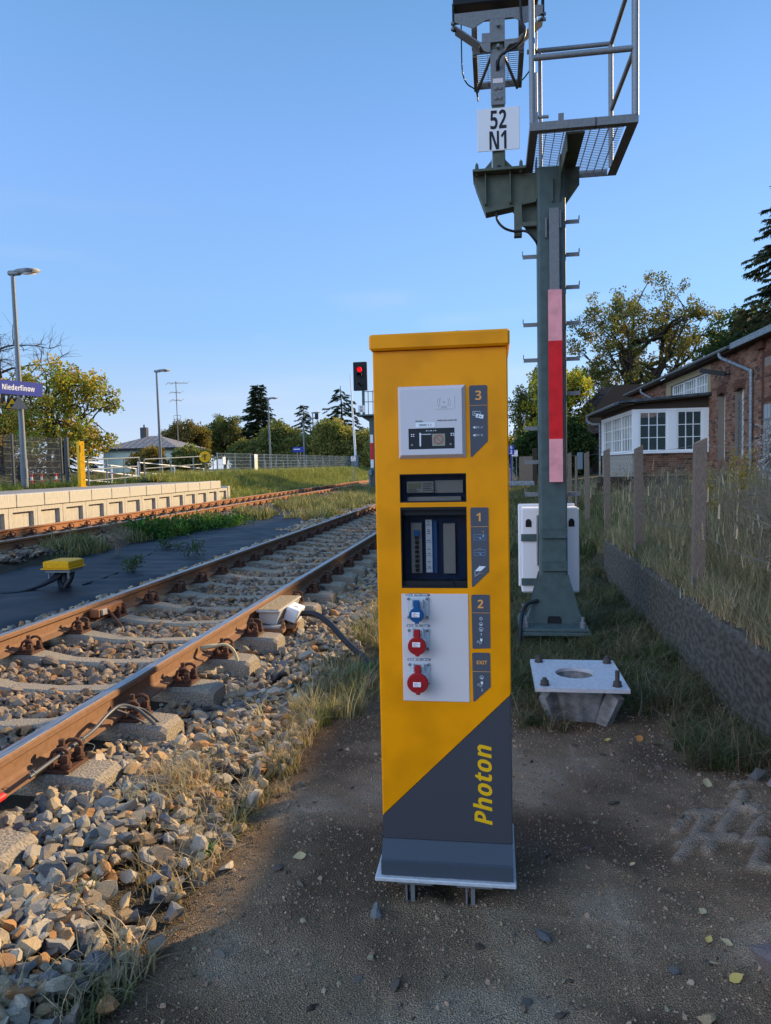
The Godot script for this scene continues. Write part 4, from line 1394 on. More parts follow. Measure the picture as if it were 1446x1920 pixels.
# ---------------------------------------------------------------- signal mast and its neighbours
func bolt(b: B, at: Vector3, r: float, h: float, stud := 0.0) -> void:
	hex(b, at, r, h)
	if stud > 0: b.rod(at, at + V(0, h + stud, 0), r * 0.55, 10)

func grating(b: B, x0: float, x1: float, z0: float, z1: float, y: float, sx: float, sz: float) -> void:
	var z := z0
	while z < z1:
		b.box(V(x0, y - 0.004, z), V(x1, y, z + 0.004))
		z += sz
	var x := x0
	while x < x1:
		b.box(V(x, y - 0.026, z0), V(x + 0.003, y - 0.0042, z1))
		x += sx

func mast() -> void:
	var O := V(0.48, 0.08, -6.53)
	var t := thing("signal_mast", "dark green signal mast with a red and pink warning board, right of the kiosk", "signal mast", O)
	var b := B.new(O)
	b.rounded(V(0.375, 0.16, -6.64), V(0.605, 3.98, -6.42), 0.022, 5)
	part("column", b, M.mast_green, t)
	var bp := B.new(O)
	bp.cbox(V(0.2, 0.137, -6.87), V(0.755, 0.16, -6.19), 0.004)
	bp.cbox(V(0.19, 0.105, -6.885), V(0.765, 0.135, -6.175), 0.004)
	part("base_plate", bp, M.mast_green, t)
	var gs := B.new(O)
	for z in [-6.419, -6.642]:
		var d := 0.014 if z > -6.5 else -0.014
		gs.prism(P2([0.255, 0.161, 0.43, 0.161, 0.43, 0.2, 0.435, 0.215, 0.445, 0.225, 0.535, 0.225, 0.545, 0.215, 0.55, 0.2, 0.55, 0.161, 0.725, 0.161, 0.61, 0.58, 0.37, 0.58]), minf(z, z + d), maxf(z, z + d))
	gs.bar(V(0.372, 0.38, -6.53), V(0.25, 0.16, -6.53), 0.2, 0.012); gs.bar(V(0.608, 0.38, -6.53), V(0.73, 0.16, -6.53), 0.2, 0.012)
	part("gusset", gs, M.mast_green, t)
	var hole := B.new(O)
	hole.prism(P2([0.435, 0.161, 0.545, 0.161, 0.545, 0.2, 0.535, 0.216, 0.515, 0.222, 0.465, 0.222, 0.445, 0.216, 0.435, 0.2]), -6.4195, -6.4125)
	part("cable_opening", hole, M.black, t)
	var bt := B.new(O)
	for x in [0.245, 0.71]:
		for z in [-6.25, -6.81]: bolt(bt, V(x, 0.161, z), 0.026, 0.05, 0.04)
	part("anchor_bolts", bt, M.galv_dull, t)
	for y in [0.655, 0.935]:
		var br := B.new(O)
		br.cbox(V(0.385, y - 0.04, -6.405), V(0.598, y + 0.04, -6.39), 0.004)
		br.box(V(0.385, y + 0.035, -6.42), V(0.598, y + 0.043, -6.385))
		var ys: float = 0.87 if y > 0.8 else 0.47
		br.box(V(0.225, ys - 0.032, -6.735), V(0.38, ys + 0.032, -6.72))
		for x in [0.435, 0.55]: br.rod(V(x, y, -6.392), V(x, y, -6.384), 0.009, 8)
		part("clamp_band", br, M.mast_green, t)
	# warning board
	var gp := B.new(O)
	gp.cbox(V(0.468, 1.4, -6.412), V(0.548, 3.63, -6.372), 0.004)
	gp.box(V(0.435, 3.4, -6.42), V(0.448, 3.56, -6.395)); gp.box(V(0.548, 3.47, -6.4), V(0.565, 3.61, -6.385))
	part("board_rail", gp, M.galv_dull, t)
	var sg := [[2.965, 2.548, "sign_pink"], [2.548, 1.735, "sign_red"], [1.735, 1.375, "sign_pink"]]
	for s in sg:
		var q := B.new(O)
		q.box(V(0.4525, s[1], -6.371), V(0.564, s[0], -6.362))
		part("warning_board", q, M[s[2]], t)
	# rungs
	var ri := 0
	for y in [3.56, 3.29, 3.02, 2.72, 2.42, 2.13, 1.84, 1.55, 1.27]:
		for s in [-1, 1]:
			if (ri in [4, 10, 13, 15]) and ri != 99:
				ri += 1
				continue
			ri += 1
			var r := B.new(O)
			var xa: float = 0.49 + s * 0.115
			var xb: float = 0.49 + s * 0.235
			r.box(V(minf(xa, xb), y - 0.022, -6.535), V(maxf(xa, xb), y + 0.012, -6.53)); r.box(V(minf(xa, xb), y + 0.008, -6.575), V(maxf(xa, xb), y + 0.0125, -6.5352))
			r.box(V(xb - 0.003, y + 0.0128, -6.57), V(xb + 0.003, y + 0.045, -6.53))
			part("step_iron", r, M.galv_dull, t)
	# arm to the left with its flange, post and number plate
	var arm := B.new(O)
	arm.prism(P2([-0.145, 3.975, -0.135, 3.9, -0.05, 3.665, 0.374, 3.73, 0.374, 3.965]), -6.5, -6.492)
	arm.prism(P2([-0.145, 3.975, -0.135, 3.9, -0.05, 3.665, 0.374, 3.73, 0.374, 3.965]), -6.64, -6.632)
	arm.bar(V(-0.142, 3.94, -6.566), V(-0.045, 3.668, -6.566), 0.132, 0.01); arm.bar(V(-0.045, 3.672, -6.566), V(0.374, 3.735, -6.566), 0.132, 0.01)
	for x in [-0.05, 0.155]: arm.box(V(x - 0.005, 3.72, -6.491), V(x + 0.005, 3.97, -6.44))
	arm.prism(P2([0.16, 3.7, 0.374, 3.4, 0.374, 3.72]), -6.57, -6.56)
	part("arm", arm, M.mast_olive, t)
	var fl := B.new(O)
	fl.cbox(V(-0.155, 3.976, -6.7), V(0.285, 3.998, -6.4), 0.003)
	fl.prism(P2([-0.1, 3.999, 0.005, 3.999, 0.005, 4.12, -0.005, 4.1]), -6.545, -6.535); fl.prism(P2([0.225, 3.999, 0.125, 4.1, 0.115, 4.12, 0.115, 3.999]), -6.545, -6.535)
	for x in [-0.12, 0.245]:
		for z in [-6.44, -6.66]: fl.ball(V(x, 4.0, z), V(0.018, 0.065, 0.018), 8)
	part("flange", fl, M.mast_olive, t)
	var po := B.new(O)
	po.rounded(V(0.01, 3.999, -6.6), V(0.118, 5.1, -6.48), 0.012, 4)
	part("upper_post", po, M.mast_olive, t)
	var ph := B.new(O)
	ph.prism(P2([0.045, 4.0, 0.085, 4.0, 0.085, 4.03, 0.075, 4.045, 0.055, 4.045, 0.045, 4.03]), -6.4805, -6.4785)
	part("cable_opening", ph, M.black, t)
	var dp := B.new(O)
	dp.box(V(0.185, 3.46, -6.49), V(0.25, 3.73, -6.48)); dp.box(V(0.185, 3.455, -6.56), V(0.25, 3.465, -6.48)); dp.box(V(0.2505, 3.53, -6.49), V(0.374, 3.565, -6.482))
	part("hanger", dp, M.mast_olive, t)
	var np := B.new(O)
	np.cbox(V(-0.113, 4.155, -6.462), V(0.238, 4.502, -6.455), 0.003)
	var plate := part("number_plate", np, M.sign_white, t)
	var fx := Transform3D(Basis().scaled(V(0.62, 1, 1)), Vector3.ZERO)
	for l in [["52", 4.405], ["N1", 4.238]]:
		text("number", l[0], 0.15, M.black_print, plate, Transform3D(fx.basis, V(0.0615, l[1], -6.454) - O), 0.003)
	var sp := B.new(O)
	sp.cbox(V(0.004, 4.53, -6.479), V(0.124, 4.98, -6.466), 0.004)
	for y in [4.585, 4.665]:
		for x in [0.045, 0.083]:
			var k := sp.t
			sp.t = Transform3D(Basis(V(1, 0, 0), V(0, 0, 1), V(0, -1, 0)), V(x, y, -6.466))
			sp.lathe(P2([0.018, 0, 0.016, 0.008, 0, 0.012]), 12)
			sp.t = k
	part("splice_plate", sp, M.galv_dull, t)
	var lp := B.new(O)
	lp.box(V(0.022, 4.705, -6.4655), V(0.105, 4.742, -6.463))
	part("small_label", lp, M.panel_white, t)
	var oh := B.new(O)
	oh.prism(P2([0.048, 4.8, 0.078, 4.8, 0.078, 4.88, 0.07, 4.895, 0.056, 4.895, 0.048, 4.88]), -6.4655, -6.4645)
	part("cable_slot", oh, M.black, t)
	# carrier of the signal head
	var ca := B.new(O)
	ca.prism(P2([-0.29, 5.225, -0.165, 5.17, -0.13, 5.16, -0.03, 5.215, 0.19, 5.215, 0.29, 5.16, 0.33, 5.17, 0.435, 5.225, 0.435, 5.29, -0.29, 5.29]), -6.462, -6.454)
	ca.box(V(-0.29, 5.282, -6.6), V(0.435, 5.29, -6.4621))
	ca.bar(V(-0.29, 5.2, -6.53), V(-0.085, 5.045, -6.53), 0.14, 0.01); ca.bar(V(0.435, 5.2, -6.53), V(0.23, 5.045, -6.53), 0.14, 0.01)
	ca.box(V(-0.085, 5.03, -6.6), V(0.23, 5.042, -6.45)); ca.prism(P2([-0.085, 5.029, -0.05, 4.97, -0.02, 4.955, 0.005, 4.955, 0.005, 5.029]), -6.46, -6.45); ca.prism(P2([0.12, 4.955, 0.16, 5.0, 0.23, 5.01, 0.23, 5.029, 0.12, 5.029]), -6.46, -6.45)
	ca.box(V(0.0, 5.043, -6.6), V(0.125, 5.22, -6.455)); ca.box(V(-0.065, 5.043, -6.465), V(0.0, 5.11, -6.455))
	for y in [5.155, 4.985]: ca.rod(V(0.068, y, -6.46), V(0.068, y, -6.42), 0.014, 8)
	part("head_carrier", ca, M.galv_dull, t)
	var hd := B.new(O)
	hd.cbox(V(-0.3, 5.335, -6.56), V(0.4, 6.75, -6.42), 0.01)
	hd.box(V(-0.31, 5.18, -6.52), V(-0.28, 5.4, -6.5)); hd.box(V(0.425, 5.2, -6.52), V(0.45, 5.42, -6.5))
	part("signal_head", hd, M.black, t)
	var hb := B.new(O)
	for x in [-0.31, 0.45]:
		for y in [5.2, 5.245]: hb.rod(V(x - 0.012, y, -6.51), V(x + 0.012, y, -6.51), 0.014, 8)
	part("head_bolts", hb, M.galv, t)
	# the small platform behind the head
	var sm := B.new(O)
	var y0 := 5.13
	for x in [-0.13, 0.27]:
		sm.box(V(x - 0.02, y0 - 0.08, -7.3), V(x + 0.02, y0, -6.7)); sm.box(V(x - 0.025, y0, -6.74), V(x + 0.025, 6.9, -6.7))
	sm.box(V(-0.15, y0 - 0.06, -6.70), V(0.29, y0, -6.69)); sm.box(V(-0.15, y0 - 0.06, -7.31), V(0.29, y0, -7.3))
	grating(sm, -0.11, 0.25, -7.3, -6.7, y0 - 0.01, 0.09, 0.034)
	sm.bar(V(0.02, y0 - 0.05, -6.72), V(-0.12, y0 - 0.09, -7.28), 0.02, 0.02); sm.bar(V(0.11, y0 - 0.05, -6.72), V(0.25, y0 - 0.09, -7.28), 0.02, 0.02)
	sm.box(V(0.04, y0 - 0.06, -6.8), V(0.09, y0 - 0.02, -6.6))
	part("rear_step", sm, M.galv_dull, t)
	var ck := B.new(O)
	ck.tube(smooth([-0.24, 5.35, -6.6, -0.24, 5.1, -6.6, -0.235, 4.9, -6.62, -0.2, 4.84, -6.7, -0.13, 4.85, -6.85, -0.11, 4.8, -6.95, -0.12, 4.98, -7.0]), 0.006, 0.006, 5)
	ck.tube(smooth([0.39, 5.5, -6.6, 0.39, 5.2, -6.6, 0.385, 4.98, -6.62, 0.35, 4.92, -6.7, 0.28, 4.9, -6.85, 0.27, 5.0, -7.0]), 0.006, 0.006, 5)
	part("thin_cable", ck, M.cable_black, t)
	var cb := B.new(O)
	cb.tube(smooth([0.25, 5.7, -6.4, 0.255, 5.2, -6.4, 0.285, 5.07, -6.38, 0.265, 4.98, -6.36, 0.19, 4.93, -6.38, 0.09, 4.89, -6.4, 0.063, 4.83, -6.44, 0.063, 4.85, -6.47]), 0.011, 0.011, 7)
	cb.tube(smooth([0.04, 3.69, -6.52, 0.045, 3.6, -6.5, 0.1, 3.52, -6.46, 0.18, 3.49, -6.47, 0.24, 3.49, -6.47, 0.3, 3.47, -6.46, 0.36, 3.4, -6.47, 0.38, 3.37, -6.5]), 0.011, 0.011, 7)
	part("black_cable", cb, M.cable_black, t)
	# working platform and its cage
	var px0 := 0.29
	var px1 := 1.075
	var pz0 := -6.86
	var pz1 := -5.83
	var py := 4.03
	var fr := B.new(O)
	fr.box(V(px0, py - 0.005, pz1 - 0.006), V(px1, py + 0.055, pz1)); fr.box(V(px0 + 0.0, py - 0.005, pz1 - 0.06), V(px1, py, pz1 - 0.0061))
	fr.box(V(px1 - 0.006, py + 0.0001, pz0), V(px1, py + 0.055, pz1 - 0.0062)); fr.box(V(px1 - 0.075, py - 0.005, pz0), V(px1, py, pz1 - 0.0602))
	fr.box(V(px0, py - 0.005, pz0), V(px0 + 0.06, py, pz1 - 0.0602)); fr.box(V(px0, py + 0.0001, pz0), V(px0 + 0.006, py + 0.055, pz1 - 0.0062))
	fr.box(V(px0 + 0.0602, py - 0.005, pz0), V(px1 - 0.0752, py + 0.05, pz0 + 0.012))
	fr.box(V(px0 + 0.02, py + 0.056, pz1 - 0.03), V(px0 + 0.06, py + 0.13, pz1 - 0.005)); fr.box(V(0.5, py + 0.056, pz1 - 0.02), V(0.54, py + 0.11, pz1 - 0.008))
	part("platform_frame", fr, M.galv_dull, t)
	var gr := B.new(O)
	grating(gr, px0 + 0.06, px1 - 0.075, pz0 + 0.03, pz1 - 0.06, py + 0.036, 0.066, 0.0335)
	part("grating", gr, M.galv_dull, t)
	var cs := B.new(O)
	cs.box(V(0.56, py - 0.15, -6.72), V(0.57, py - 0.006, -5.9)); cs.box(V(0.5701, py - 0.02, -6.72), V(0.7, py - 0.006, -5.9))
	cs.t = Transform3D(Basis(V(0, 0, 1), V(0, 1, 0), V(-1, 0, 0)), Vector3.ZERO)
	cs.prism(P2([-6.42, py - 0.35, -6.3, py - 0.15, -6.3, py - 0.007, -6.42, py - 0.007]), -0.56, -0.55)
	cs.t = Transform3D()
	cs.prism(P2([0.606, py - 0.34, 0.73, py - 0.17, 0.73, py - 0.022, 0.606, py - 0.022]), -6.56, -6.55)
	for x in [0.368, 0.607]: cs.box(V(x, py - 0.3, -6.6), V(x + 0.008, py + 0.04, -6.44))
	cs.box(V(0.49, py - 0.34, -6.419), V(0.5, py - 0.15, -6.395))
	part("bracket", cs, M.mast_olive, t)
	var rl := [[px0 + 0.02, pz1 - 0.02, 2.2, 0.022], [px1 - 0.02, pz1 - 0.02, 2.2, 0.026], [px0 + 0.14, pz0 + 0.05, 1.09, 0.016], [px1 - 0.05, pz0 + 0.05, 1.09, 0.02], [px0 + 0.045, pz1 - 0.02, 0.42, 0.014]]
	for r in rl:
		var q := B.new(O)
		q.rod(V(r[0], py + 0.05, r[1]), V(r[0], py + r[2], r[1]), r[3], 10)
		part("cage_post", q, M.galv, t)
	for r in [[px0 + 0.02, 0.53, pz1 - 0.02, px1 - 0.02, 0.53, pz1 - 0.02, 0.022], [px0 + 0.03, 1.08, pz0 + 0.05, px1 - 0.05, 1.08, pz0 + 0.05, 0.019], [px1 - 0.022, 0.53, pz1 - 0.03, px1 - 0.045, 0.53, pz0 + 0.05, 0.019], [px1 - 0.022, 1.08, pz1 - 0.03, px1 - 0.045, 1.08, pz0 + 0.05, 0.019], [px0 + 0.03, 0.1, pz1 - 0.025, px0 + 0.14, 0.1, pz1 - 0.025, 0.012]]:
		var q := B.new(O)
		q.rod(V(r[0], py + r[1], r[2]), V(r[3], py + r[4], r[5]), r[6], 10)
		part("cage_rail", q, M.galv, t)
	var ty := B.new(O)
	for x in [0.77, 0.73]: ring(ty, V(x, py + 0.025 if x > 0.75 else py + 0.02, pz1 - 0.03 if x > 0.75 else pz0 + 0.02), 0.04, 0.003, V(1, 0, 0), 12)
	part("cable_tie", ty, M.black, t)
	var cv := B.new(O)
	cv.tube(smooth([0.35, 0.36, -6.4, 0.26, 0.34, -6.35, 0.215, 0.28, -6.28, 0.195, 0.15, -6.18, 0.18, 0.0, -6.12]), 0.016, 0.016, 8)
	part("earth_cable", cv, M.cable_black, t)
	# cabinet on the far side
	var C := V(0.47, 0.36, -6.87)
	var c := thing("switch_cabinet", "white metal switch cabinet with two arched vents, strapped behind the green mast", "cabinet", C)
	var cbx := B.new(C)
	cbx.cbox(V(0.228, 0.37, -6.98), V(0.735, 1.135, -6.737), 0.012)
	part("case", cbx, M.cabinet_white, c)
	var rim := B.new(C)
	rim.cbox(V(0.208, 0.385, -7.01), V(0.722, 1.16, -6.982), 0.01)
	part("door", rim, M.cabinet_white, c)
	for x in [0.292, 0.668]:
		var vt := B.new(C)
		vt.prism(P2([x - 0.026, 0.965, x + 0.026, 0.965, x + 0.026, 1.012, x + 0.018, 1.03, x + 0.006, 1.038, x - 0.006, 1.038, x - 0.018, 1.03, x - 0.026, 1.012]), -6.7368, -6.733)
		for k in 4: vt.box(V(x - 0.022, 0.972 + 0.014 * k, -6.7329), V(x + 0.022, 0.978 + 0.014 * k, -6.727))
		part("vent", vt, M.black, c)
	var dl := B.new(C)
	dl.tube(P3([0.37, 1.07, -6.725, 0.37, 0.62, -6.725]), 0.009, 0.009, 8)
	part("drain_tube", dl, M.galv, c)

func foundation() -> void:
	var O := V(0.485, 0.0, -4.64)
	var t := thing("mast_foundation", "empty concrete foundation with a bolted galvanised plate and round hole, before the green mast", "foundation", O)
	var pl := CSGCombiner3D.new()
	var bx := CSGBox3D.new()
	bx.size = V(0.535, 0.022, 0.64)
	pl.add_child(bx)
	var hl := CSGCylinder3D.new()
	hl.radius = 0.118; hl.height = 0.1; hl.sides = 40; hl.operation = CSGShape3D.OPERATION_SUBTRACTION
	hl.position = V(-0.01, 0, -0.01)
	pl.add_child(hl)
	pl.name = "plate"
	pl.position = V(0, 0.222, 0)
	bx.material = M.plate_galv; hl.material = M.plate_galv
	pl.material_override = M.plate_galv
	t.add_child(pl, true)
	var b := B.new()
	var topy := 0.21
	var n := 16
	for k in 2:                                              # tapering concrete foot, hollow inside
		var rows := []
		for y in [topy, -0.12]:
			var row := []
			var f := 0.92 if y > 0 else 0.5
			for i in n:
				var a := TAU * (i + 0.5) / n
				var r := 0.245 * f * (1.0 + 0.1 * cos(4 * a + PI) * (1 if k == 0 else 0)) if k == 0 else 0.12
				row.append(V(cos(a) * r, y, -sin(a) * r * 1.12))
			rows.append(row)
		for i in n:
			var j := (i + 1) % n
			if k == 0: b.quad(rows[1][i], rows[1][j], rows[0][j], rows[0][i])
			else: b.quad(rows[1][j], rows[1][i], rows[0][i], rows[0][j])
	for s in [-1, 1]:
		for e in [-1, 1]: b.bar(V(s * 0.2, topy - 0.03, e * 0.24), V(s * 0.11, -0.1, e * 0.13), 0.05, 0.09)
	part("concrete_foot", b, M.foundation, t)
	var m := B.new()
	m.box(V(-0.12, -0.02, -0.12), V(0.12, 0.02, 0.12))
	part("hole_filling", m, M.bark, t)
	for s in [[-0.215, -0.255, 0.012], [0.22, -0.255, 0.012], [-0.21, 0.26, 0.012], [0.205, 0.255, 0.06]]:
		var q := B.new()
		q.t = Transform3D(Basis(), V(s[0], 0.234, s[1]))
		q.lathe(P2([0.028, 0, 0.028, 0.005, 0.02, 0.006]), 14)
		bolt(q, V(0, 0.006, 0), 0.024, 0.026, s[2])
		part("anchor_bolt", q, M.bolt_brown, t)
	var rg := B.new()
	ring(rg, V(0.02, 0.1, 0.255), 0.022, 0.0025, V(0, 0.25, 1).normalized(), 16)
	part("wire_loop", rg, M.wire, t)

# ---------------------------------------------------------------- small things by the track
func trackside() -> void:
	rng.seed = 51
	# yellow box between the tracks
	var O := V(-5.25, 0.12, -8.35)
	var t := thing("junction_box", "flat yellow box on a short grey leg with black hoses, standing on the black fabric", "junction box", O)
	var b := B.new()
	b.cbox(V(-0.17, 0.27, -0.17), V(0.17, 0.345, 0.17), 0.008)
	b.prism(P2([-0.17, 0.346, 0.17, 0.346, 0.12, 0.358, -0.12, 0.358]), -0.15, 0.15)
	b.cbox(V(-0.19, 0.252, -0.19), V(0.19, 0.268, 0.19), 0.004)
	part("lid", b, M.box_yellow, t)
	var l := B.new()
	l.box(V(-0.15, 0.215, -0.15), V(0.17, 0.251, 0.15)); l.box(V(0.0, -0.1, -0.04), V(0.07, 0.214, -0.03)); l.box(V(0.0, -0.1, -0.03), V(0.01, 0.214, 0.04))
	for s in [[-0.12, 0.12], [0.14, 0.13]]: l.rod(V(s[0], 0.14, s[1]), V(s[0], 0.25, s[1]), 0.012, 8)
	part("leg", l, M.galv, t)
	for s in [0, 1, 2]:
		var h := B.new()
		h.tube(smooth([-0.05 + s * 0.04, 0.22, 0.05, -0.12 + s * 0.03, 0.12, 0.12, -0.3, 0.02, 0.3 + s * 0.03, -0.5, 0.012, 0.42 + s * 0.05, -0.9, 0.0, 0.6 + s * 0.06, -1.6, 0.0, 0.9 + s * 0.1]), 0.02, 0.02, 8)
		part("hose", h, M.cable_black, t)
	var h2 := B.new()
	h2.tube(smooth([0.13, 0.23, 0.02, 0.12, 0.12, 0.06, 0.06, 0.03, 0.08, 0.03, -0.08, 0.08]), 0.03, 0.03, 8)
	h2.tube(smooth([-0.02, 0.22, -0.02, -0.04, 0.1, 0.02, 0.03, -0.03, 0.06]), 0.05, 0.035, 8)
	part("hose", h2, M.cable_black, t)
	var c := B.new()
	c.tube(smooth([-5.1, 0.14, -8.5, -5.2, 0.135, -9.5, -5.6, 0.145, -11.0, -5.9, 0.14, -12.2]), 0.012, 0.012, 6)
	top("black_cable", c, M.cable_black, "thin straight black cable lying on the fabric behind the yellow box", "cable")
	# axle counter on the outer side of the near rail
	O = V(-1.9, 0.13, -6.28)
	t = thing("axle_counter", "beige track sensor with a brown lid and a small white box, beside the near rail", "track sensor", O)
	var a := B.new(O)
	a.prism(P2([-1.985, 0.335, -1.98, 0.245, -1.86, 0.225, -1.83, 0.225, -1.83, 0.25, -1.8, 0.335]), -6.6, -5.95)
	a.cbox(V(-2.0, 0.335, -6.63), V(-1.795, 0.352, -5.92), 0.004)
	a.box(V(-1.99, 0.205, -6.0), V(-1.79, 0.224, -5.9))
	part("case", a, M.beige_plastic, t)
	var li := B.new(O)
	li.cbox(V(-1.992, 0.3522, -6.615), V(-1.806, 0.358, -5.935), 0.002)
	part("lid", li, M.lid_brown, t)
	var wb := B.new(O)
	wb.t = Transform3D(Basis(V(0, 0, 1), -0.35), V(-1.745, 0.28, -6.2))
	wb.cbox(V(-0.055, -0.06, -0.11), V(0.055, 0.06, 0.11), 0.006)
	part("terminal_box", wb, M.white_paint, t)
	var wl := B.new(O)
	wl.t = wb.t
	wl.box(V(-0.02, 0.0602, 0.0), V(0.02, 0.061, 0.03))
	part("type_label", wl, M.meter_grey, t)
	var ab := B.new(O)
	for z in [-5.93, -6.12, -6.5]: bolt(ab, V(-1.77, 0.2, z), 0.018, 0.05, 0.03)
	ab.box(V(-1.99, 0.17, -6.2), V(-1.7, 0.2, -6.05)); ab.box(V(-1.99, 0.17, -5.98), V(-1.76, 0.204, -5.88))
	part("bolts", ab, M.rust, t)
	var ac := B.new()
	ac.tube(smooth([-1.7, 0.27, -6.22, -1.55, 0.27, -6.18, -1.4, 0.22, -6.05, -1.2, 0.12, -5.8, -1.02, 0.04, -5.6, -0.95, -0.02, -5.5]), 0.026, 0.026, 9)
	top("black_hose", ac, M.cable_black, "thick black hose curving from the white track sensor box into the grass", "hose")
	O = V(-3.46, 0.25, -6.12)
	t = thing("rail_contact", "small rusty contact block bolted inside the far rail of the near track", "rail contact", O)
	var rc := B.new(O)
	rc.cbox(V(-3.52, 0.27, -6.38), V(-3.43, 0.345, -5.94), 0.008)
	part("block", rc, M.rust_bright, t)
	var rd := B.new(O)
	rd.rod(V(-3.43, 0.31, -6.1), V(-3.2, 0.17, -5.95), 0.013, 8)
	part("rod", rd, M.rust_dark, t)
	var rp := B.new(O)
	rp.cbox(V(-3.43, 0.285, -6.06), V(-3.41, 0.335, -5.98), 0.004)
	part("cap", rp, M.beige_plastic, t)
	# cables tied to the foot of the near rail
	var k := B.new()
	k.tube(smooth([-1.93, 0.285, -2.75, -1.935, 0.29, -3.0, -1.94, 0.295, -3.25, -1.945, 0.325, -3.42, -1.93, 0.335, -3.52, -1.88, 0.3, -3.58, -1.82, 0.24, -3.6, -1.77, 0.19, -3.6]), 0.009, 0.009, 9)
	k.tube(smooth([-1.935, 0.33, -3.5, -1.87, 0.285, -3.62, -1.8, 0.22, -3.64, -1.75, 0.17, -3.66]), 0.007, 0.007, 8)
	k.tube(smooth([-1.935, 0.325, -3.48, -1.9, 0.27, -3.56, -1.84, 0.21, -3.6]), 0.006, 0.006, 7)
	var kc := top("rail_cable", k, M.cable_grey, "grey cable clipped along the near rail and dipping into the ballast", "cable")
	var kr := B.new()
	kr.tube(P3([-1.925, 0.28, -2.1, -1.928, 0.283, -2.58]), 0.0155, 0.0155, 10)
	part("red_sleeve", kr, M.red_plastic, kc)
	var kt := B.new()
	for z in [-2.78, -3.16]: ring(kt, V(-1.936, 0.29, z), 0.013, 0.0022, V(0, 0, 1), 10)
	kt.tube(smooth([-1.936, 0.278, -3.16, -1.9, 0.25, -3.2, -1.88, 0.24, -3.14]), 0.0012, 0.0012, 4)
	part("cable_tie", kt, M.galv, kc)
	var g := B.new()
	g.tube(smooth([-2.02, 0.315, -4.78, -1.96, 0.325, -4.8, -1.92, 0.325, -4.83]), 0.019, 0.015, 9)
	g.tube(smooth([-1.93, 0.325, -4.82, -1.87, 0.325, -4.86, -1.82, 0.28, -4.88, -1.79, 0.2, -4.88]), 0.011, 0.011, 8)
	top("bond_cable", g, M.copper_end, "short pale bond cable with a brass end plugged into the near rail web", "cable")

# ---------------------------------------------------------------- buildings on the right
func bricks(parent: Node3D, called: String, at: Transform3D, w: float, h: float, holes: Array, dark := 1.0, along := 0.25, deep := 0.012) -> void:
	# a face in local xy, x to the right seen from outside; holes are [x0, y0, x1, y1]
	var unit := BoxMesh.new()
	unit.size = Vector3.ONE
	var xf := []
	var cs := PackedColorArray()
	var row := 0
	var y := 0.0
	while y < h - 0.04:
		var x := -along * 0.5 * (row % 2)
		while x < w:
			var a := maxf(x, 0.0)
			var e := minf(x + along, w)
			var pieces := [[a, e]]
			for q in holes:
				if y + 0.075 < q[1] + 0.02 or y > q[3] - 0.01: continue
				var nx := []
				for p in pieces:
					if p[1] <= q[0] or p[0] >= q[2]: nx.append(p); continue
					if p[0] < q[0]: nx.append([p[0], q[0]])
					if p[1] > q[2]: nx.append([q[2], p[1]])
				pieces = nx
			for p in pieces:
				if p[1] - p[0] < 0.035: continue
				var d := deep * R(0.5, 1.25)
				xf.append(at * Transform3D(Basis.from_scale(V(p[1] - p[0] - 0.011, 0.065, d * 2)), V((p[0] + p[1]) / 2, y + 0.038, 0)))
				var k := R(0.72, 1.2) * dark
				var c := Color(0.27, 0.115, 0.07).lerp(Color(0.36, 0.2, 0.13), R(0, 1))
				if R(0, 1) < 0.12: c = Color(0.13, 0.075, 0.06)
				cs.append(Color(c.r * k, c.g * k, c.b * k))
			x += along
		y += 0.0767
		row += 1
	var o := many(called, unit, M.brick, xf, cs, parent)
	o.set_meta("kind", "stuff")

func window(parent: Node3D, at: Transform3D, w: float, h: float, nx: int, ny: int, curtain := false) -> Node3D:
	# a wooden window in local xy from its lower left corner, facing +z
	var b := B.new()
	b.t = at
	var f := 0.055
	for q in [[0, 0, w, f], [0, h - f, w, h], [0, f, f, h - f], [w - f, f, w, h - f]]: b.box(V(q[0], q[1], -0.05), V(q[2], q[3], 0.012))
	var o := part("window", b, M.white_paint, parent)
	var g := B.new()
	g.t = at
	for i in range(1, nx):
		var x := f + (w - 2 * f) * i / nx
		g.box(V(x - 0.013, f, -0.03), V(x + 0.013, h - f, 0.0))
	for j in range(1, ny):
		var y := f + (h - 2 * f) * j / ny
		for i in nx:
			var xa: float = f + (w - 2 * f) * i / nx + (0.0135 if i > 0 else 0.0)
			var xb: float = f + (w - 2 * f) * (i + 1) / nx - (0.0135 if i < nx - 1 else 0.0)
			g.box(V(xa, y - 0.012, -0.029), V(xb, y + 0.012, -0.001))
	part("glazing_bars", g, M.white_paint, o)
	for i in nx:
		for j in ny:
			var p := B.new()
			p.t = at
			p.box(V(f + (w - 2 * f) * i / nx, f + (h - 2 * f) * j / ny, -0.02), V(f + (w - 2 * f) * (i + 1) / nx, f + (h - 2 * f) * (j + 1) / ny, -0.016))
			part("pane", p, M.pane, o)
	if curtain:
		var c := B.new()
		c.t = at
		var x := f
		while x < w - f:
			c.box(V(x, f, -0.16 + 0.02 * sin(x * 40)), V(x + 0.05, h - f, -0.15 + 0.02 * sin(x * 40)))
			x += 0.055
		part("curtain", c, M.curtain, o)
	return o

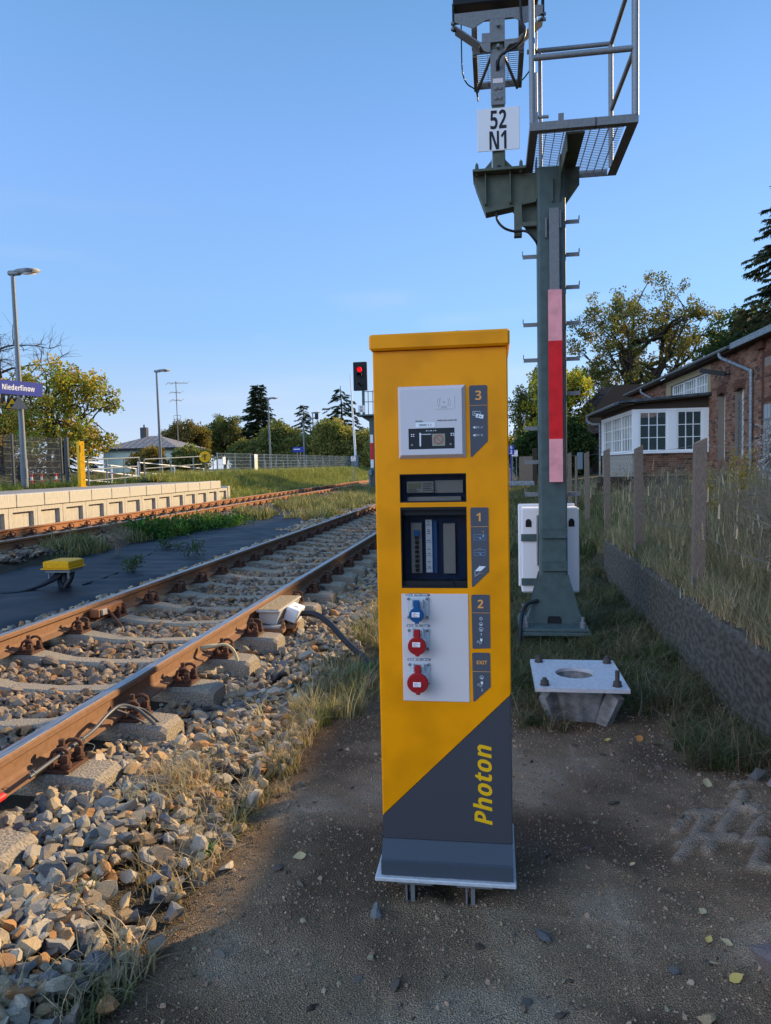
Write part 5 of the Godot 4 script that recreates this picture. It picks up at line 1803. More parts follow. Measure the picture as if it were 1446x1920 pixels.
func station_building() -> void:
	rng.seed = 61
	# local frame: x = 0 is the wall face towards the tracks, z = 0 lies 22 m in front of the camera
	var t := thing("station_building", "long old brick railway building with a white glazed bay under a flat roof", "building", V(7.13, 0, -22), 0.021)
	var gl := 0.9
	var ev := 4.78
	var b := B.new()
	var holes := [[-4.12, 3.68, -8.9, 4.4], [-2.38, 1.5, -3.08, 3.6], [-0.72, 1.5, -1.5, 3.6]]
	# mortar wall with real openings, cut into columns
	var cuts := [26.0, 0.75, -0.72, -1.5, -2.38, -3.08, -4.12, -8.9, -16.0]
	for i in cuts.size() - 1:
		var za: float = cuts[i + 1]; var zb: float = cuts[i]
		var hole = null
		for q in holes:
			if absf(q[0] - zb) < 0.01: hole = q
		if hole == null: b.box(V(0, gl - 0.5, za), V(0.38, ev, zb))
		else:
			b.box(V(0, gl - 0.5, za), V(0.38, hole[1], zb)); b.box(V(0, hole[3], za), V(0.38, ev, zb))
	b.box(V(8.2, gl - 0.5, -16), V(8.5, ev, 26)); b.box(V(0.38, gl - 0.5, -16), V(8.2, ev, -15.7)); b.box(V(0.38, gl - 0.5, 25.7), V(8.2, ev, 26))
	part("wall", b, M.mortar, t)
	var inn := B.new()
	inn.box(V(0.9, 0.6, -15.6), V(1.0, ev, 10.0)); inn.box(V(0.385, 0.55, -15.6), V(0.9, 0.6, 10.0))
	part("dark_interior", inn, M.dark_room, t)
	var face := Transform3D(Basis(V(0, 0, 1), V(0, 1, 0), V(-1, 0, 0)), V(0, gl - 0.1, -16.0))    # x' runs towards +z, outward is -x
	var hs := []
	for q in holes: hs.append([q[2] + 16.0, q[1] - gl + 0.1, q[0] + 16.0, q[3] - gl + 0.1])
	for q in [[0.24, 0.94], [0.7, 3.4], [0.94, 3.4]]: pass
	hs.append([16.62, -1.0, 16.78, 9.0]); hs.append([17.52, -1.0, 17.66, 9.0])
	hs.append([16.62, 3.18, 26.0, 3.34]); hs.append([16.78, -1.0, 17.52, 2.1])
	bricks(t, "wall_bricks", face, 23.0, ev - gl, hs)
	var tb := B.new()                                         # timber framing at the near end
	tb.box(V(-0.02, gl, 0.63), V(0.02, ev - 0.35, 0.77)); tb.box(V(-0.02, gl, 1.53), V(0.02, 4.19, 1.65)); tb.box(V(-0.021, 4.19, 0.771), V(0.02, 4.33, 7.0)); tb.box(V(-0.021, 3.0, 0.771), V(0.019, 3.12, 1.529))
	tb.box(V(-0.12, ev - 0.35, 0.4), V(0.1, ev - 0.1, 0.9))
	part("timber_frame", tb, M.timber, t)
	var dr := B.new()
	for k in 6: dr.box(V(-0.012 - 0.004 * (k % 2), gl + 0.06, 0.785 + 0.122 * k), V(0.01, 2.93, 0.902 + 0.122 * k))
	var door := part("door", dr, M.door_paint, t)
	var hn := B.new()
	hn.box(V(-0.03, 2.5, 0.785), V(-0.017, 2.56, 1.35)); hn.box(V(-0.03, 1.3, 0.785), V(-0.017, 1.36, 1.35))
	part("hinge", hn, M.galv_dull, door)
	# narrow arched windows
	for q in [[-0.72, -1.5], [-2.38, -3.08]]:
		var a := B.new()
		var zc: float = (q[0] + q[1]) / 2
		var hw: float = (q[0] - q[1]) / 2
		for i in 7:                                           # arch of upright bricks
			var f := (i - 3) / 3.0
			a.t = Transform3D(Basis(V(1, 0, 0), f * 0.32), V(0, 3.6 - 0.09 * f * f, zc + f * (hw + 0.02)))
			a.box(V(-0.016, -0.02, -0.055), V(0.1, 0.24, 0.055))
		a.t = Transform3D()
		part("window_arch", a, M.timber, t)
		var fr := B.new()
		fr.box(V(0.2, 1.5, q[1]), V(0.26, 3.56, q[1] + 0.07)); fr.box(V(0.2, 1.5, q[0] - 0.07), V(0.26, 3.56, q[0])); fr.box(V(0.2, 2.55, q[1] + 0.07), V(0.26, 2.62, q[0] - 0.07)); fr.box(V(0.2, 3.4, q[1] + 0.07), V(0.26, 3.6, q[0] - 0.07))
		var win := part("narrow_window", fr, M.white_paint, t)
		var pn := B.new()
		pn.box(V(0.22, 1.5, q[1] + 0.07), V(0.225, 2.55, q[0] - 0.07)); pn.box(V(0.22, 2.62, q[1] + 0.07), V(0.225, 3.4, q[0] - 0.07))
		part("pane", pn, M.window_clear, win)
		var rv := B.new()
		rv.box(V(0.002, 1.42, q[1] - 0.03), V(0.2, 1.5, q[0] + 0.03))
		part("sill", rv, M.plaster, win)
		if q[0] > -1.0:
			var gr := B.new()
			for i in 7:
				for s in [-1, 1]:
					var z0: float = q[1] + 0.06; var z1: float = q[0] - 0.1
					var ya := 1.7 + i * 0.21
					gr.bar(V(0.06, ya, z0 if s > 0 else z1), V(0.06 + 0.004 * s, ya + 0.36, z1 if s > 0 else z0), 0.012, 0.006)
			gr.box(V(0.055, 1.65, q[1] + 0.05), V(0.067, 3.33, q[1] + 0.065)); gr.box(V(0.055, 1.65, q[0] - 0.1), V(0.067, 3.33, q[0] - 0.085))
			part("window_grille", gr, M.galv, win)
	# long dormer-like window above the bay
	var df := B.new()
	df.box(V(-0.03, 3.5, -4.11), V(0.03, 4.62, -3.78)); df.box(V(-0.03, 4.4, -9.6), V(0.03, 4.62, -4.111)); df.box(V(-0.03, 3.5, -9.6), V(0.03, 4.399, -8.9))
	part("window_surround", df, M.window_sandstone, t)
	for k in 3:
		var z1 := -4.12 - k * 1.59
		window(t, Transform3D(Basis(V(0, 0, 1), V(0, 1, 0), V(-1, 0, 0)), V(0.06, 3.68, z1 - 1.58)), 1.58, 0.72, 5, 2, false)
	var wl := B.new()
	wl.box(V(0.3, 3.6, -9.5), V(0.33, 4.5, -4.0))
	part("window_blind", wl, M.curtain, t)
	# roof, eaves, gutter, pipes
	var rf := B.new()
	var ex := -0.33
	for s in [[ex, ev - 0.07, 4.25, ev + 1.85], [8.8, ev - 0.07, 4.25, ev + 1.85]]:
		var p := [V(s[0], s[1], -16.5), V(s[0], s[1], 26.5), V(s[2], s[3], 26.5), V(s[2], s[3], -16.5)]
		var up := V(0, 0.1, 0)
		if s[0] > 1: p.reverse()
		rf.quad(p[0], p[1], p[2], p[3]); rf.quad(p[3] + up, p[2] + up, p[1] + up, p[0] + up)
		for i in 4: rf.quad(p[i], p[(i + 1) % 4] , p[(i + 1) % 4] + up, p[i] + up)
	rf.prism(P2([0, ev - 0.1, 8.5, ev - 0.1, 4.25, ev + 1.82]), -16.0, -15.7); rf.prism(P2([0, ev - 0.1, 8.5, ev - 0.1, 4.25, ev + 1.82]), 25.7, 26.0)
	part("roof", rf, M.roof_felt, t)
	var sf := B.new()
	sf.box(V(ex + 0.02, ev - 0.14, -16.3), V(0.0, ev - 0.1, 26.3))
	part("eave", sf, M.eave_wood, t)
	var gu := B.new()
	var half := P2([-0.075, 0.0, -0.068, -0.035, -0.045, -0.062, 0.0, -0.075, 0.045, -0.062, 0.068, -0.035, 0.075, 0.0])
	for i in 6:
		var p := half[i]; var q := half[i + 1]
		gu.t = Transform3D(Basis(), V(ex - 0.06, ev - 0.02, 0))
		gu.quad(V(p.x, p.y, -16.5), V(q.x, q.y, -16.5), V(q.x, q.y, -0.9), V(p.x, p.y, -0.9))
		gu.quad(V(p.x * 0.95, p.y * 0.95, -0.9), V(q.x * 0.95, q.y * 0.95, -0.9), V(q.x * 0.95, q.y * 0.95, -16.5), V(p.x * 0.95, p.y * 0.95, -16.5))
	gu.t = Transform3D()
	gu.box(V(ex - 0.03, ev - 0.12, -0.89), V(ex + 0.0, ev + 0.05, 26.4))
	part("gutter", gu, M.zinc, t)
	var dp := B.new()
	dp.tube(smooth([ex - 0.05, ev - 0.09, -1.75, ex - 0.05, ev - 0.22, -1.7, ex + 0.02, ev - 0.34, -1.45, -0.14, 4.03, -0.25, -0.08, 3.93, -0.05, -0.07, 3.7, 0.0, -0.07, 0.95, 0.0]), 0.05, 0.05, 10)
	part("downpipe", dp, M.zinc, t)
	var d2 := B.new()
	d2.tube(smooth([ex - 0.05, ev - 0.09, -12.6, ex - 0.05, ev - 0.28, -12.5, -0.2, 4.2, -11.6, -0.1, 4.0, -10.8, -0.1, 3.6, -10.4]), 0.045, 0.045, 8)
	part("downpipe", d2, M.zinc, t)
	var la := B.new()
	la.tube(P3([0.0, 4.06, -2.0, -0.25, 4.1, -2.1]), 0.02, 0.02, 6)
	la.bar(V(-0.12, 4.08, -2.0), V(-0.75, 4.25, -2.35), 0.13, 0.14); la.box(V(-0.02, 3.9, -2.06), V(0.0, 4.2, -1.94))
	part("wall_lamp", la, M.black, t)
	# glazed bay
	var bx := -2.45
	var z0 := -4.0
	var z1 := -10.4
	var lo := B.new()
	lo.box(V(bx + 0.06, gl - 0.4, z1), V(0, 1.74, z0 - 0.06))
	part("bay_base", lo, M.mortar, t)
	bricks(t, "bay_bricks", Transform3D(Basis(), V(bx + 0.06, gl - 0.1, z0 - 0.06)), 2.38, 0.9, [], 0.75)
	var pw := B.new()
	pw.box(V(bx + 0.035, gl - 0.3, z1), V(bx + 0.0598, 1.735, z0 - 0.3))
	part("bay_plaster", pw, M.plaster, t)
	var fw := B.new()
	fw.box(V(bx - 0.02, 1.74, z1), V(0.0, 1.8, z0 + 0.03))
	fw.box(V(bx, 1.8, z0 - 0.2), V(bx + 0.2, 3.22, z0)); fw.box(V(bx + 1.13, 1.8, z0 - 0.12), V(bx + 1.42, 3.22, z0)); fw.box(V(-0.2, 1.8, z0 - 0.2), V(0.0, 3.22, z0))
	fw.box(V(bx + 0.2, 3.15, z0 - 0.12), V(bx + 1.13, 3.22, z0)); fw.box(V(bx + 1.42, 3.15, z0 - 0.12), V(-0.2, 3.22, z0))
	fw.box(V(bx, 3.14, z1), V(bx + 0.12, 3.22, z0 - 0.201)); fw.box(V(bx, 1.8, z1), V(bx + 0.15, 3.14, z1 + 0.15))
	part("bay_frame", fw, M.white_paint, t)
	window(t, Transform3D(Basis(), V(bx + 0.2, 1.8, z0 - 0.03)), 0.93, 1.35, 3, 3)
	window(t, Transform3D(Basis(), V(bx + 1.42, 1.8, z0 - 0.03)), 0.83, 1.35, 3, 3)
	for k in 3:
		window(t, Transform3D(Basis(V(0, 0, 1), V(0, 1, 0), V(-1, 0, 0)), V(bx + 0.04, 1.8, z0 - 0.22 - 1.97 * (k + 1))), 1.96, 1.34, 4, 3, true)
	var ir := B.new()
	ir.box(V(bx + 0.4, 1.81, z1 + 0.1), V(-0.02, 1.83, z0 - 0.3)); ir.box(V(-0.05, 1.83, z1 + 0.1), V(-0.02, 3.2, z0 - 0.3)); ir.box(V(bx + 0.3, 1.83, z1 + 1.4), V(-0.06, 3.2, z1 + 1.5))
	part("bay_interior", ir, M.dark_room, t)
	var br := B.new()
	var zf := z0 + 0.32
	var p := [V(-2.95, 3.42, z1 - 0.4), V(-2.95, 3.42, zf), V(0.03, 3.62, zf), V(0.03, 3.62, z1 - 0.4)]
	var up := V(0, 0.085, 0)
	br.quad(p[0], p[3], p[2], p[1]); br.quad(p[0] + up, p[1] + up, p[2] + up, p[3] + up)
	for i in 4: br.quad(p[i], p[(i + 1) % 4], p[(i + 1) % 4] + up, p[i] + up)
	part("bay_roof", br, M.roof_felt, t)
	var bf := B.new()
	bf.prism(P2([bx, 3.222, 0, 3.222, 0, 3.61, bx, 3.45]), z0 - 0.1, z0 - 0.01); bf.box(V(bx, 3.222, z1), V(bx + 0.1, 3.44, z0 - 0.101))
	bf.box(V(-2.9, 3.36, z1 - 0.3), V(bx, 3.419, zf - 0.1)); bf.prism(P2([bx + 0.001, 3.41, 0, 3.58, 0, 3.61, bx + 0.001, 3.45]), z0, zf - 0.05)
	part("bay_fascia", bf, M.eave_wood, t)
	var bg := B.new()
	for i in 6:
		var a := half[i]; var c := half[i + 1]
		bg.t = Transform3D(Basis(), V(-3.0, 3.45, 0))
		bg.quad(V(a.x, a.y, z1 - 0.4), V(c.x, c.y, z1 - 0.4), V(c.x, c.y, zf - 0.2), V(a.x, a.y, zf - 0.2))
	bg.t = Transform3D()
	bg.tube(smooth([-3.0, 3.38, z1 - 0.3, -2.98, 3.2, z1 - 0.3, -2.8, 3.08, z1 - 0.2, -2.55, 3.05, z1 - 0.1, -2.5, 2.9, z1 - 0.08, -2.5, 0.9, z1 - 0.08]), 0.05, 0.05, 8)
	part("bay_gutter", bg, M.zinc, t)
	# timber stacked in front of the bay
	for k in 7:
		var s := B.new()
		s.cbox(V(-1.6, 0, -0.11), V(1.6, 0.13, 0.11), 0.01)
		var lx := 4.55 + R(-0.1, 0.1)
		var o := top("old_timber", s, M.dark_timber, ["lowest dark timber of the pile in front of the brick bay, nearest the fence", "dark timber in the bottom layer of the pile, middle one", "dark timber in the bottom layer of the pile, nearest the building", "dark timber in the second layer of the pile, nearest the fence", "dark timber in the second layer of the pile, nearest the building", "topmost dark timber lying across the pile before the bay", "single dark timber lying right of the pile, in front of the narrow windows"][k], "timber", [V(4.1, 0.72, -19.6), V(4.3, 0.72, -19.9), V(4.5, 0.72, -20.2), V(4.2, 0.85, -19.7), V(4.5, 0.85, -20.05), V(4.3, 0.98, -19.85), V(5.9, 0.85, -18.2)][k], "old timbers piled by the brick building")
		o.rotation.y = R(-0.08, 0.08)
	# two chunks of rubble in the bank
	rng.seed = 63
	for k in 9:
		var ro := rock_mesh(300 + k, true)
		var px := R(2.8, 3.8)
		var pz := R(-9.0, -7.2)
		var s := R(0.08, 0.2)
		var r := top("rubble_stone", ro, M.foundation, "pale rubble stone half hidden in the dry grass behind the fence", "stone", V(px, ground_y(px, pz) + s * 0.3, pz), "rubble stones in the dry grass")
		r.scale = V(s, s * 0.8, s)

func dark_house() -> void:
	rng.seed = 65
	var t := thing("tiled_house", "dark house with a half-hipped brown tiled roof behind the brick building", "house", V(9.0, 0.8, -50))
	var b := B.new()
	b.box(V(-3.2, -0.3, -6), V(4, 3.6, 4.0))
	b.prism(P2([-3.2, 3.6, 4, 3.6, 2.2, 5.2, -1.9, 5.2]), -6, 3.9)
	part("wall", b, M.eave_wood, t)
	var q := BoxMesh.new()
	q.size = V(0.27, 0.03, 0.36)
	var xf := []
	var cs := PackedColorArray()
	for r in 26:                                              # the slope towards the camera, hipped at its left end
		var f := r / 25.0
		var y := 2.4 + 2.75 * f
		var z := 4.5 - 2.85 * f
		var x := -3.5 + maxf(0.0, f - 0.55) * 2.6
		while x < 5.2 - f * 1.0:
			xf.append(Transform3D(Basis(V(1, 0, 0), 0.62 + R(-0.05, 0.05)), V(x + 0.135 * (r % 2), y + 0.03 + R(-0.01, 0.01), z + 0.03)))
			var k := R(0.6, 1.3)
			cs.append(Color(0.12 * k, 0.078 * k, 0.065 * k))
			x += 0.275
	many("roof_tiles", q, M.tile, xf, cs, t)
	var rb := B.new()
	rb.t = Transform3D()
	var cr := [V(-3.5, 2.36, 4.5), V(5.2, 2.36, 4.5), V(4.2, 5.1, 1.65), V(-2.3, 5.1, 1.65), V(-3.5, 3.87, 2.9), V(-3.5, 2.36, -6.3), V(-2.3, 5.1, -6.3), V(4.2, 5.1, -6.3), V(5.2, 2.36, -6.3)]
	rb.quad(cr[0], cr[1], cr[2], cr[3]); rb.tri(cr[0], cr[3], cr[4]); rb.quad(cr[4], cr[3], cr[6], cr[5]); rb.tri(cr[0], cr[4], cr[5]); rb.quad(cr[3], cr[2], cr[7], cr[6])
	rb.quad(cr[1], cr[8], cr[7], cr[2]); rb.bar(V(-2.35, 5.16, 1.6), V(4.2, 5.16, 1.6), 0.2, 0.12); rb.bar(V(-3.52, 3.85, 2.95), V(-2.3, 5.16, 1.65), 0.16, 0.1); rb.bar(V(-3.52, 2.4, 4.5), V(-3.52, 3.85, 2.95), 0.1, 0.14)
	part("roof_boarding", rb, M.eave_wood, t)

# ---------------------------------------------------------------- platform furniture and what lies behind
func lamp(label: String, at: Vector3, h: float) -> Node3D:
	var t := thing("street_lamp", label, "street lamp", at, 0.0, "grey station lamps")
	var b := B.new()
	b.tube(P3([0, -0.2, 0, 0.0, 1.6, 0, -0.02, h * 0.6, 0, -0.04, h, 0]), 0.095, 0.055, 12)
	b.tube(P3([0, -0.1, 0, 0, 0.9, 0]), 0.1, 0.1, 12)
	part("pole", b, M.pole_grey, t)
	var d := B.new()
	d.cbox(V(0.02, 0.3, -0.05), V(0.101, 0.62, 0.05), 0.01)
	part("pole_door", d, M.lamp_grey, t)
	var e := B.new()
	e.cbox(V(-0.17, h - 0.02, -0.08), V(0.2, h + 0.11, 0.08), 0.03)
	e.t = Transform3D(Basis(V(0, 0, 1), -0.03), V(0.42, h + 0.075, 0))
	e.ball(Vector3.ZERO, V(0.43, 0.085, 0.17), 14)
	part("lamp_head", e, M.lamp_grey, t)
	var g := B.new()
	g.t = Transform3D(Basis(V(0, 0, 1), -0.03), V(0.46, h + 0.022, 0))
	g.ball(Vector3.ZERO, V(0.27, 0.045, 0.12), 10)
	part("lens", g, M.panel_white, t)
	return t

func mesh_fence(called: String, label: String, pts: Array, h: float, m: Material, sx: float, sy: float, posts := 0.045) -> Node3D:
	var t := thing(called, label, "fence", pts[0])
	var i := 0
	for q in pts.size():
		var b := B.new()
		b.cbox(V(-posts / 2, -0.3, -posts / 2), V(posts / 2, h + 0.04, posts / 2), 0.005)
		part("fence_post", b, m, t).position = pts[q] - pts[0]
	for q in pts.size() - 1:
		var a: Vector3 = pts[q] - pts[0]
		var e: Vector3 = pts[q + 1] - pts[0]
		var b := B.new()
		var l := (e - a).length()
		var n := int(l / sx)
		var w := 0.006 if sx < 0.08 else 0.008
		for k in n + 1:
			var p := a.lerp(e, float(k) / n)
			b.bar(p + V(0, 0.04, 0), p + V(0, h, 0), w, w)
		var y := 0.04
		while y <= h + 0.001:
			for s in [-1, 1]: b.bar(a + V(s * 0.007, y, 0), e + V(s * 0.007, y, 0), 0.008, 0.014)
			y += sy
		var o := part("mesh_panel", b, m, t)
		o.set_meta("kind", "stuff")
	return t

func post_rw(at: Vector3, h: float, label: String) -> void:
	var t := thing("marker_post", label, "post", at, 0.0, "red and white marker posts behind the platform")
	for k in 4:
		var b := B.new()
		b.rod(V(0, h * k / 4.0, 0), V(0, h * (k + 1) / 4.0 - 0.001, 0), 0.035, 8)
		part("band", b, M.sign_red if k % 2 == 1 else M.white_print, t)

func railing(label: String, a: Vector3, e: Vector3, n: int, hs: Array, slope: float, m: Material, h: float, r := 0.024) -> void:
	var t := thing("railing", label, "railing", a)
	for k in n + 1:
		var p := (e - a) * (float(k) / n)
		var b := B.new()
		b.rod(p + V(0, -0.2, 0), p + V(0, h + slope * k / n, 0), r * 1.15, 8)
		part("post", b, m, t)
	for y in hs:
		var b := B.new()
		b.rod(V(0, y, 0), e - a + V(0, y + slope, 0), r, 8)
		part("rail", b, m, t)

func platform_things() -> void:
	rng.seed = 81
	lamp("tallest grey lamp at the left edge, carrying the blue station name sign", V(-13.68, 1.06, -20.0), 6.2)
	lamp("grey lamp standing in front of the low pale green house", V(-19.65, 1.1, -41.7), 6.2)
	lamp("grey lamp beside the tall dense dark conifer", V(-18.87, 1.1, -61.0), 6.2)
	lamp("most distant grey lamp, behind the far end of the mesh fence", V(-19.5, 1.1, -79.0), 6.2)
	# name sign, turned a little towards the platform
	var ang := -deg_to_rad(70.0)
	var sx := V(sin(deg_to_rad(20.0)), 0, -cos(deg_to_rad(20.0)))
	var t := thing("station_sign", "blue station sign with the white name Niederfinow on the nearest lamp pole", "sign", V(-13.6, 3.99, -19.88))
	var xf := Basis(sx, V(0, 1, 0), sx.cross(V(0, 1, 0)))
	var b := B.new()
	b.t = Transform3D(xf, Vector3.ZERO)
	b.cbox(V(-1.35, -0.2, -0.02), V(0.735, 0.2, 0.02), 0.006)
	part("board", b, M.sign_blue, t)
	var nm := text("lettering", "Niederfinow", 0.152, M.white_print, t, Transform3D(xf * Basis.from_scale(V(0.82, 1, 1)), xf * V(-0.055, 0.005, 0.021)), 0.004)
	var cl := B.new()
	cl.t = b.t
	cl.box(V(-0.12, -0.12, -0.07), V(0.02, -0.08, -0.021)); cl.box(V(-0.12, 0.08, -0.07), V(0.02, 0.12, -0.021))
	part("clamp", cl, M.galv_dull, t)
	for k in 2:
		var w := thing("warning_sign", ["yellow triangular warning sign under the station sign, facing the tracks", "second triangular warning sign, seen edge-on from behind beside the first one"][k], "sign", V(-13.66, 3.39, -19.88))
		var yaw := deg_to_rad(24.0) if k == 0 else deg_to_rad(-128.0)
		var f := Basis(V(0, 1, 0), yaw)
		var sh := V(-0.13, 0, 0.11) if k == 0 else V(0.06, 0, 0.05)
		var p := B.new()
		p.t = Transform3D(f, sh)
		p.prism(P2([-0.215, 0, 0.215, 0, 0.225, 0.015, 0.01, 0.385, -0.01, 0.385, -0.225, 0.015]), -0.004, 0.0)
		part("border", p, M.black if k == 0 else M.galv_dull, w)
		var y := B.new()
		y.t = p.t
		y.prism(P2([-0.168, 0.03, 0.168, 0.03, 0, 0.322]), 0.0004, 0.003)
		part("face", y, M.warn_yellow, w)
		if k == 0:
			var s := B.new()
			s.t = p.t
			s.prism(P2([-0.05, 0.07, 0.05, 0.07, 0.06, 0.11, 0.045, 0.15, -0.04, 0.15, -0.06, 0.12]), 0.0031, 0.005)
			s.prism(rect(-0.085, 0.055, 0.09, 0.066), 0.0031, 0.005); s.prism(P2([0.06, 0.13, 0.1, 0.1, 0.105, 0.106, 0.066, 0.14]), 0.0031, 0.005)
			part("pictogram", s, M.black, w)
	mesh_fence("mesh_fence", "dark grey rod mesh fence behind the nearest lamp, at the left edge", [V(-14.05, 1.06, -17.55), V(-14.1, 1.06, -20.1), V(-14.2, 1.06, -22.75)], 1.6, M.fence_dark, 0.05, 0.2, 0.07)
	var ep := B.new()
	ep.cbox(V(-0.06, 0, -0.06), V(0.06, 1.66, 0.06), 0.008)
	top("fence_end_post", ep, M.fence_dark, "thick dark post closing the left mesh fence, by the yellow pillar", "post", V(-14.15, 1.03, -23.0))
	for k in 6:
		var p: Vector3 = [V(-15.5, 1.05, -23.05), V(-15.5, 1.05, -23.6), V(-15.5, 1.05, -24.45), V(-15.0, 1.03, -24.3), V(-15.4, 1.0, -28.2), V(-16.4, 1.0, -32.0)][k]
		post_rw(p, 0.46, ["red and white marker post behind the mesh fence, just right of the lamp pole", "red and white marker post behind the mesh fence, middle one of three", "red and white marker post beside the thick fence end post, behind the mesh", "red and white marker post standing free left of the yellow pillar", "red and white marker post seen through the first railing", "red and white marker post below the low green house, seen through the railing"][k])
	post_rw(V(-17.2, 1.0, -37.0), 0.46, "red and white marker post right of the house wall, behind the sloping white rails")
	post_rw(V(-17.6, 1.0, -42.5), 0.46, "red and white marker post just behind the round yellow sign")
	var yp := thing("yellow_pillar", "tall narrow bright yellow steel pillar with dark bolt holes on the platform", "pillar", V(-12.88, 1.06, -21.7), 1.13)
	var yb := B.new()
	yb.cbox(V(-0.09, 0, -0.075), V(0.09, 1.43, 0.075), 0.008)
	yb.box(V(-0.11, 0, -0.095), V(0.11, 0.03, 0.095))
	part("column", yb, M.post_yellow, yp)
	var yh := B.new()
	for y in [[0.02, 1.33], [0.02, 1.0], [0.02, 0.78], [0.03, 0.24], [-0.05, 0.81]]: yh.rod(V(y[0], y[1], 0.0745), V(y[0], y[1], 0.0765), 0.016, 10)
	yh.box(V(-0.086, 1.08, 0.0752), V(-0.05, 1.3, 0.0765))
	part("bolt_holes", yh, M.black, yp)
	railing("grey steel railing right of the yellow pillar, nearest panel on the platform", V(-13.35, 1.08, -22.9), V(-13.4, 1.08, -26.6), 3, [0.85, 0.52, 0.14], 0.1, M.pole_grey, 0.86)
	railing("grey steel railing panel ending at the round yellow sign", V(-13.4, 1.06, -27.0), V(-13.45, 1.06, -34.2), 3, [0.9, 0.54, 0.16], 0.2, M.pole_grey, 0.92)
	railing("white sloping ramp handrail behind the first grey railing panel", V(-13.75, 1.06, -23.3), V(-13.75, 0.9, -27.0), 2, [0.82, 0.55, 0.2], -0.12, M.white_paint, 0.84)
	railing("white sloping ramp handrail behind the railing with the round yellow sign", V(-13.8, 0.95, -27.3), V(-13.85, 0.85, -34.0), 2, [0.9, 0.5], -0.2, M.white_paint, 0.92)
	var rs := thing("round_sign", "round yellow sign with a black T on the railing near the platform end", "sign", V(-13.36, 2.1, -33.0), 0.25)
	var rb := B.new()
	rb.t = Transform3D(Basis(V(1, 0, 0), V(0, 0, 1), V(0, -1, 0)), Vector3.ZERO)
	rb.lathe(P2([0.29, -0.015, 0.29, 0.0, 0, 0.001]), 28)
	part("rim", rb, M.black, rs)
	var ry := B.new()
	ry.t = rb.t
	ry.lathe(P2([0.265, 0.001, 0.265, 0.006, 0, 0.007]), 28)
	part("face", ry, M.post_yellow, rs)
	var rt := B.new()
	rt.box(V(-0.1, 0.07, 0.0072), V(0.1, 0.11, 0.011)); rt.box(V(-0.025, -0.15, 0.0072), V(0.025, 0.0698, 0.011))
	part("letter_t", rt, M.black, rs)
	var rp := B.new()
	rp.rod(V(0, -1.05, -0.04), V(0, 0.1, -0.04), 0.025, 8)
	part("stand", rp, M.pole_grey, rs)
	var fp := []
	for k in 15: fp.append(V(-13.78, 1.13 + 0.008 * k, -35.6 - 2.55 * k))
	mesh_fence("mesh_fence", "long pale grey mesh fence along the sunny grass beyond the platform end", fp, 1.18, M.fence_grey, 0.12, 0.19, 0.055)
	var nb := B.new()
	nb.box(V(-0.005, 0, -0.15), V(0.005, 0.36, 0.15))
	top("notice", nb, M.white_print, "small white notice on the first panel of the long mesh fence", "notice", V(-13.74, 1.76, -36.5))
	var ib := thing("info_board", "upright white and green information board behind the long mesh fence", "board", V(-13.72, 1.33, -41.6), 0.15)
	var i1 := B.new()
	i1.cbox(V(-0.02, 0, -0.55), V(0.0, 0.98, 0.55), 0.004)
	part("frame", i1, M.white_print, ib)
	var i2 := B.new()
	i2.box(V(0.001, 0.1, -0.44), V(0.004, 0.8, 0.44))
	part("map", i2, M.green_render, ib)
	# low house, antenna
	var h := thing("green_house", "low pale green house with a grey hipped metal roof and dark chimney", "house", V(-34.9, 1.0, -72))
	var w := B.new()
	w.box(V(-3.9, -0.4, -4), V(3.9, 2.7, 2.5))
	part("wall", w, M.green_render, h)
	var r := B.new()
	var lo := 2.72
	var hi := 4.05
	var c := [V(-4.3, lo, 3.0), V(4.2, lo, 3.0), V(4.2, lo, -4.5), V(-4.3, lo, -4.5)]
	var k0 := V(-0.3, hi, -0.7)
	var k1 := V(0.6, hi, -0.7)
	r.quad(c[0], c[1], k1, k0); r.quad(c[2], c[3], k0, k1); r.tri(c[1], c[2], k1); r.tri(c[3], c[0], k0)
	for i in 13:
		var x := -3.9 + i * 0.65
		var f := clampf(1.0 - (absf(x - 0.1) - 0.4) / 4.0, 0.05, 1.0)
		r.bar(V(x, lo + 0.02, 3.0), V(x, lo + 0.02 + (hi - lo) * f, 3.0 - 3.7 * f), 0.04, 0.05)
	part("roof", r, M.sheet_roof, h)
	var fa := B.new()
	fa.box(V(-4.25, lo - 0.2, 2.51), V(4.15, lo - 0.01, 2.95)); fa.box(V(-4.25, lo - 0.2, -4.4), V(-3.91, lo - 0.01, 2.5)); fa.box(V(3.91, lo - 0.2, -4.4), V(4.15, lo - 0.01, 2.5))
	part("eave", fa, M.black, h)
	var ch := B.new()
	ch.cbox(V(-1.45, 3.2, -1.2), V(-0.8, 4.95, -0.6), 0.02); ch.rod(V(-1.13, 4.95, -0.9), V(-1.13, 5.25, -0.9), 0.08, 8)
	part("chimney", ch, M.anthracite, h)
	var gd := B.new()
	gd.box(V(1.2, -0.3, 2.501), V(2.7, 1.2, 2.56))
	part("garage_door", gd, M.fence_dark, h)
	var an := thing("antenna_mast", "thin lattice of aerials on a tall pole right of the low green house", "antenna", V(-32.4, 1.0, -73))
	var am := B.new()
	am.rod(V(0, 0, 0), V(0, 9.6, 0), 0.05, 6)
	part("pole", am, M.galv_dull, an)
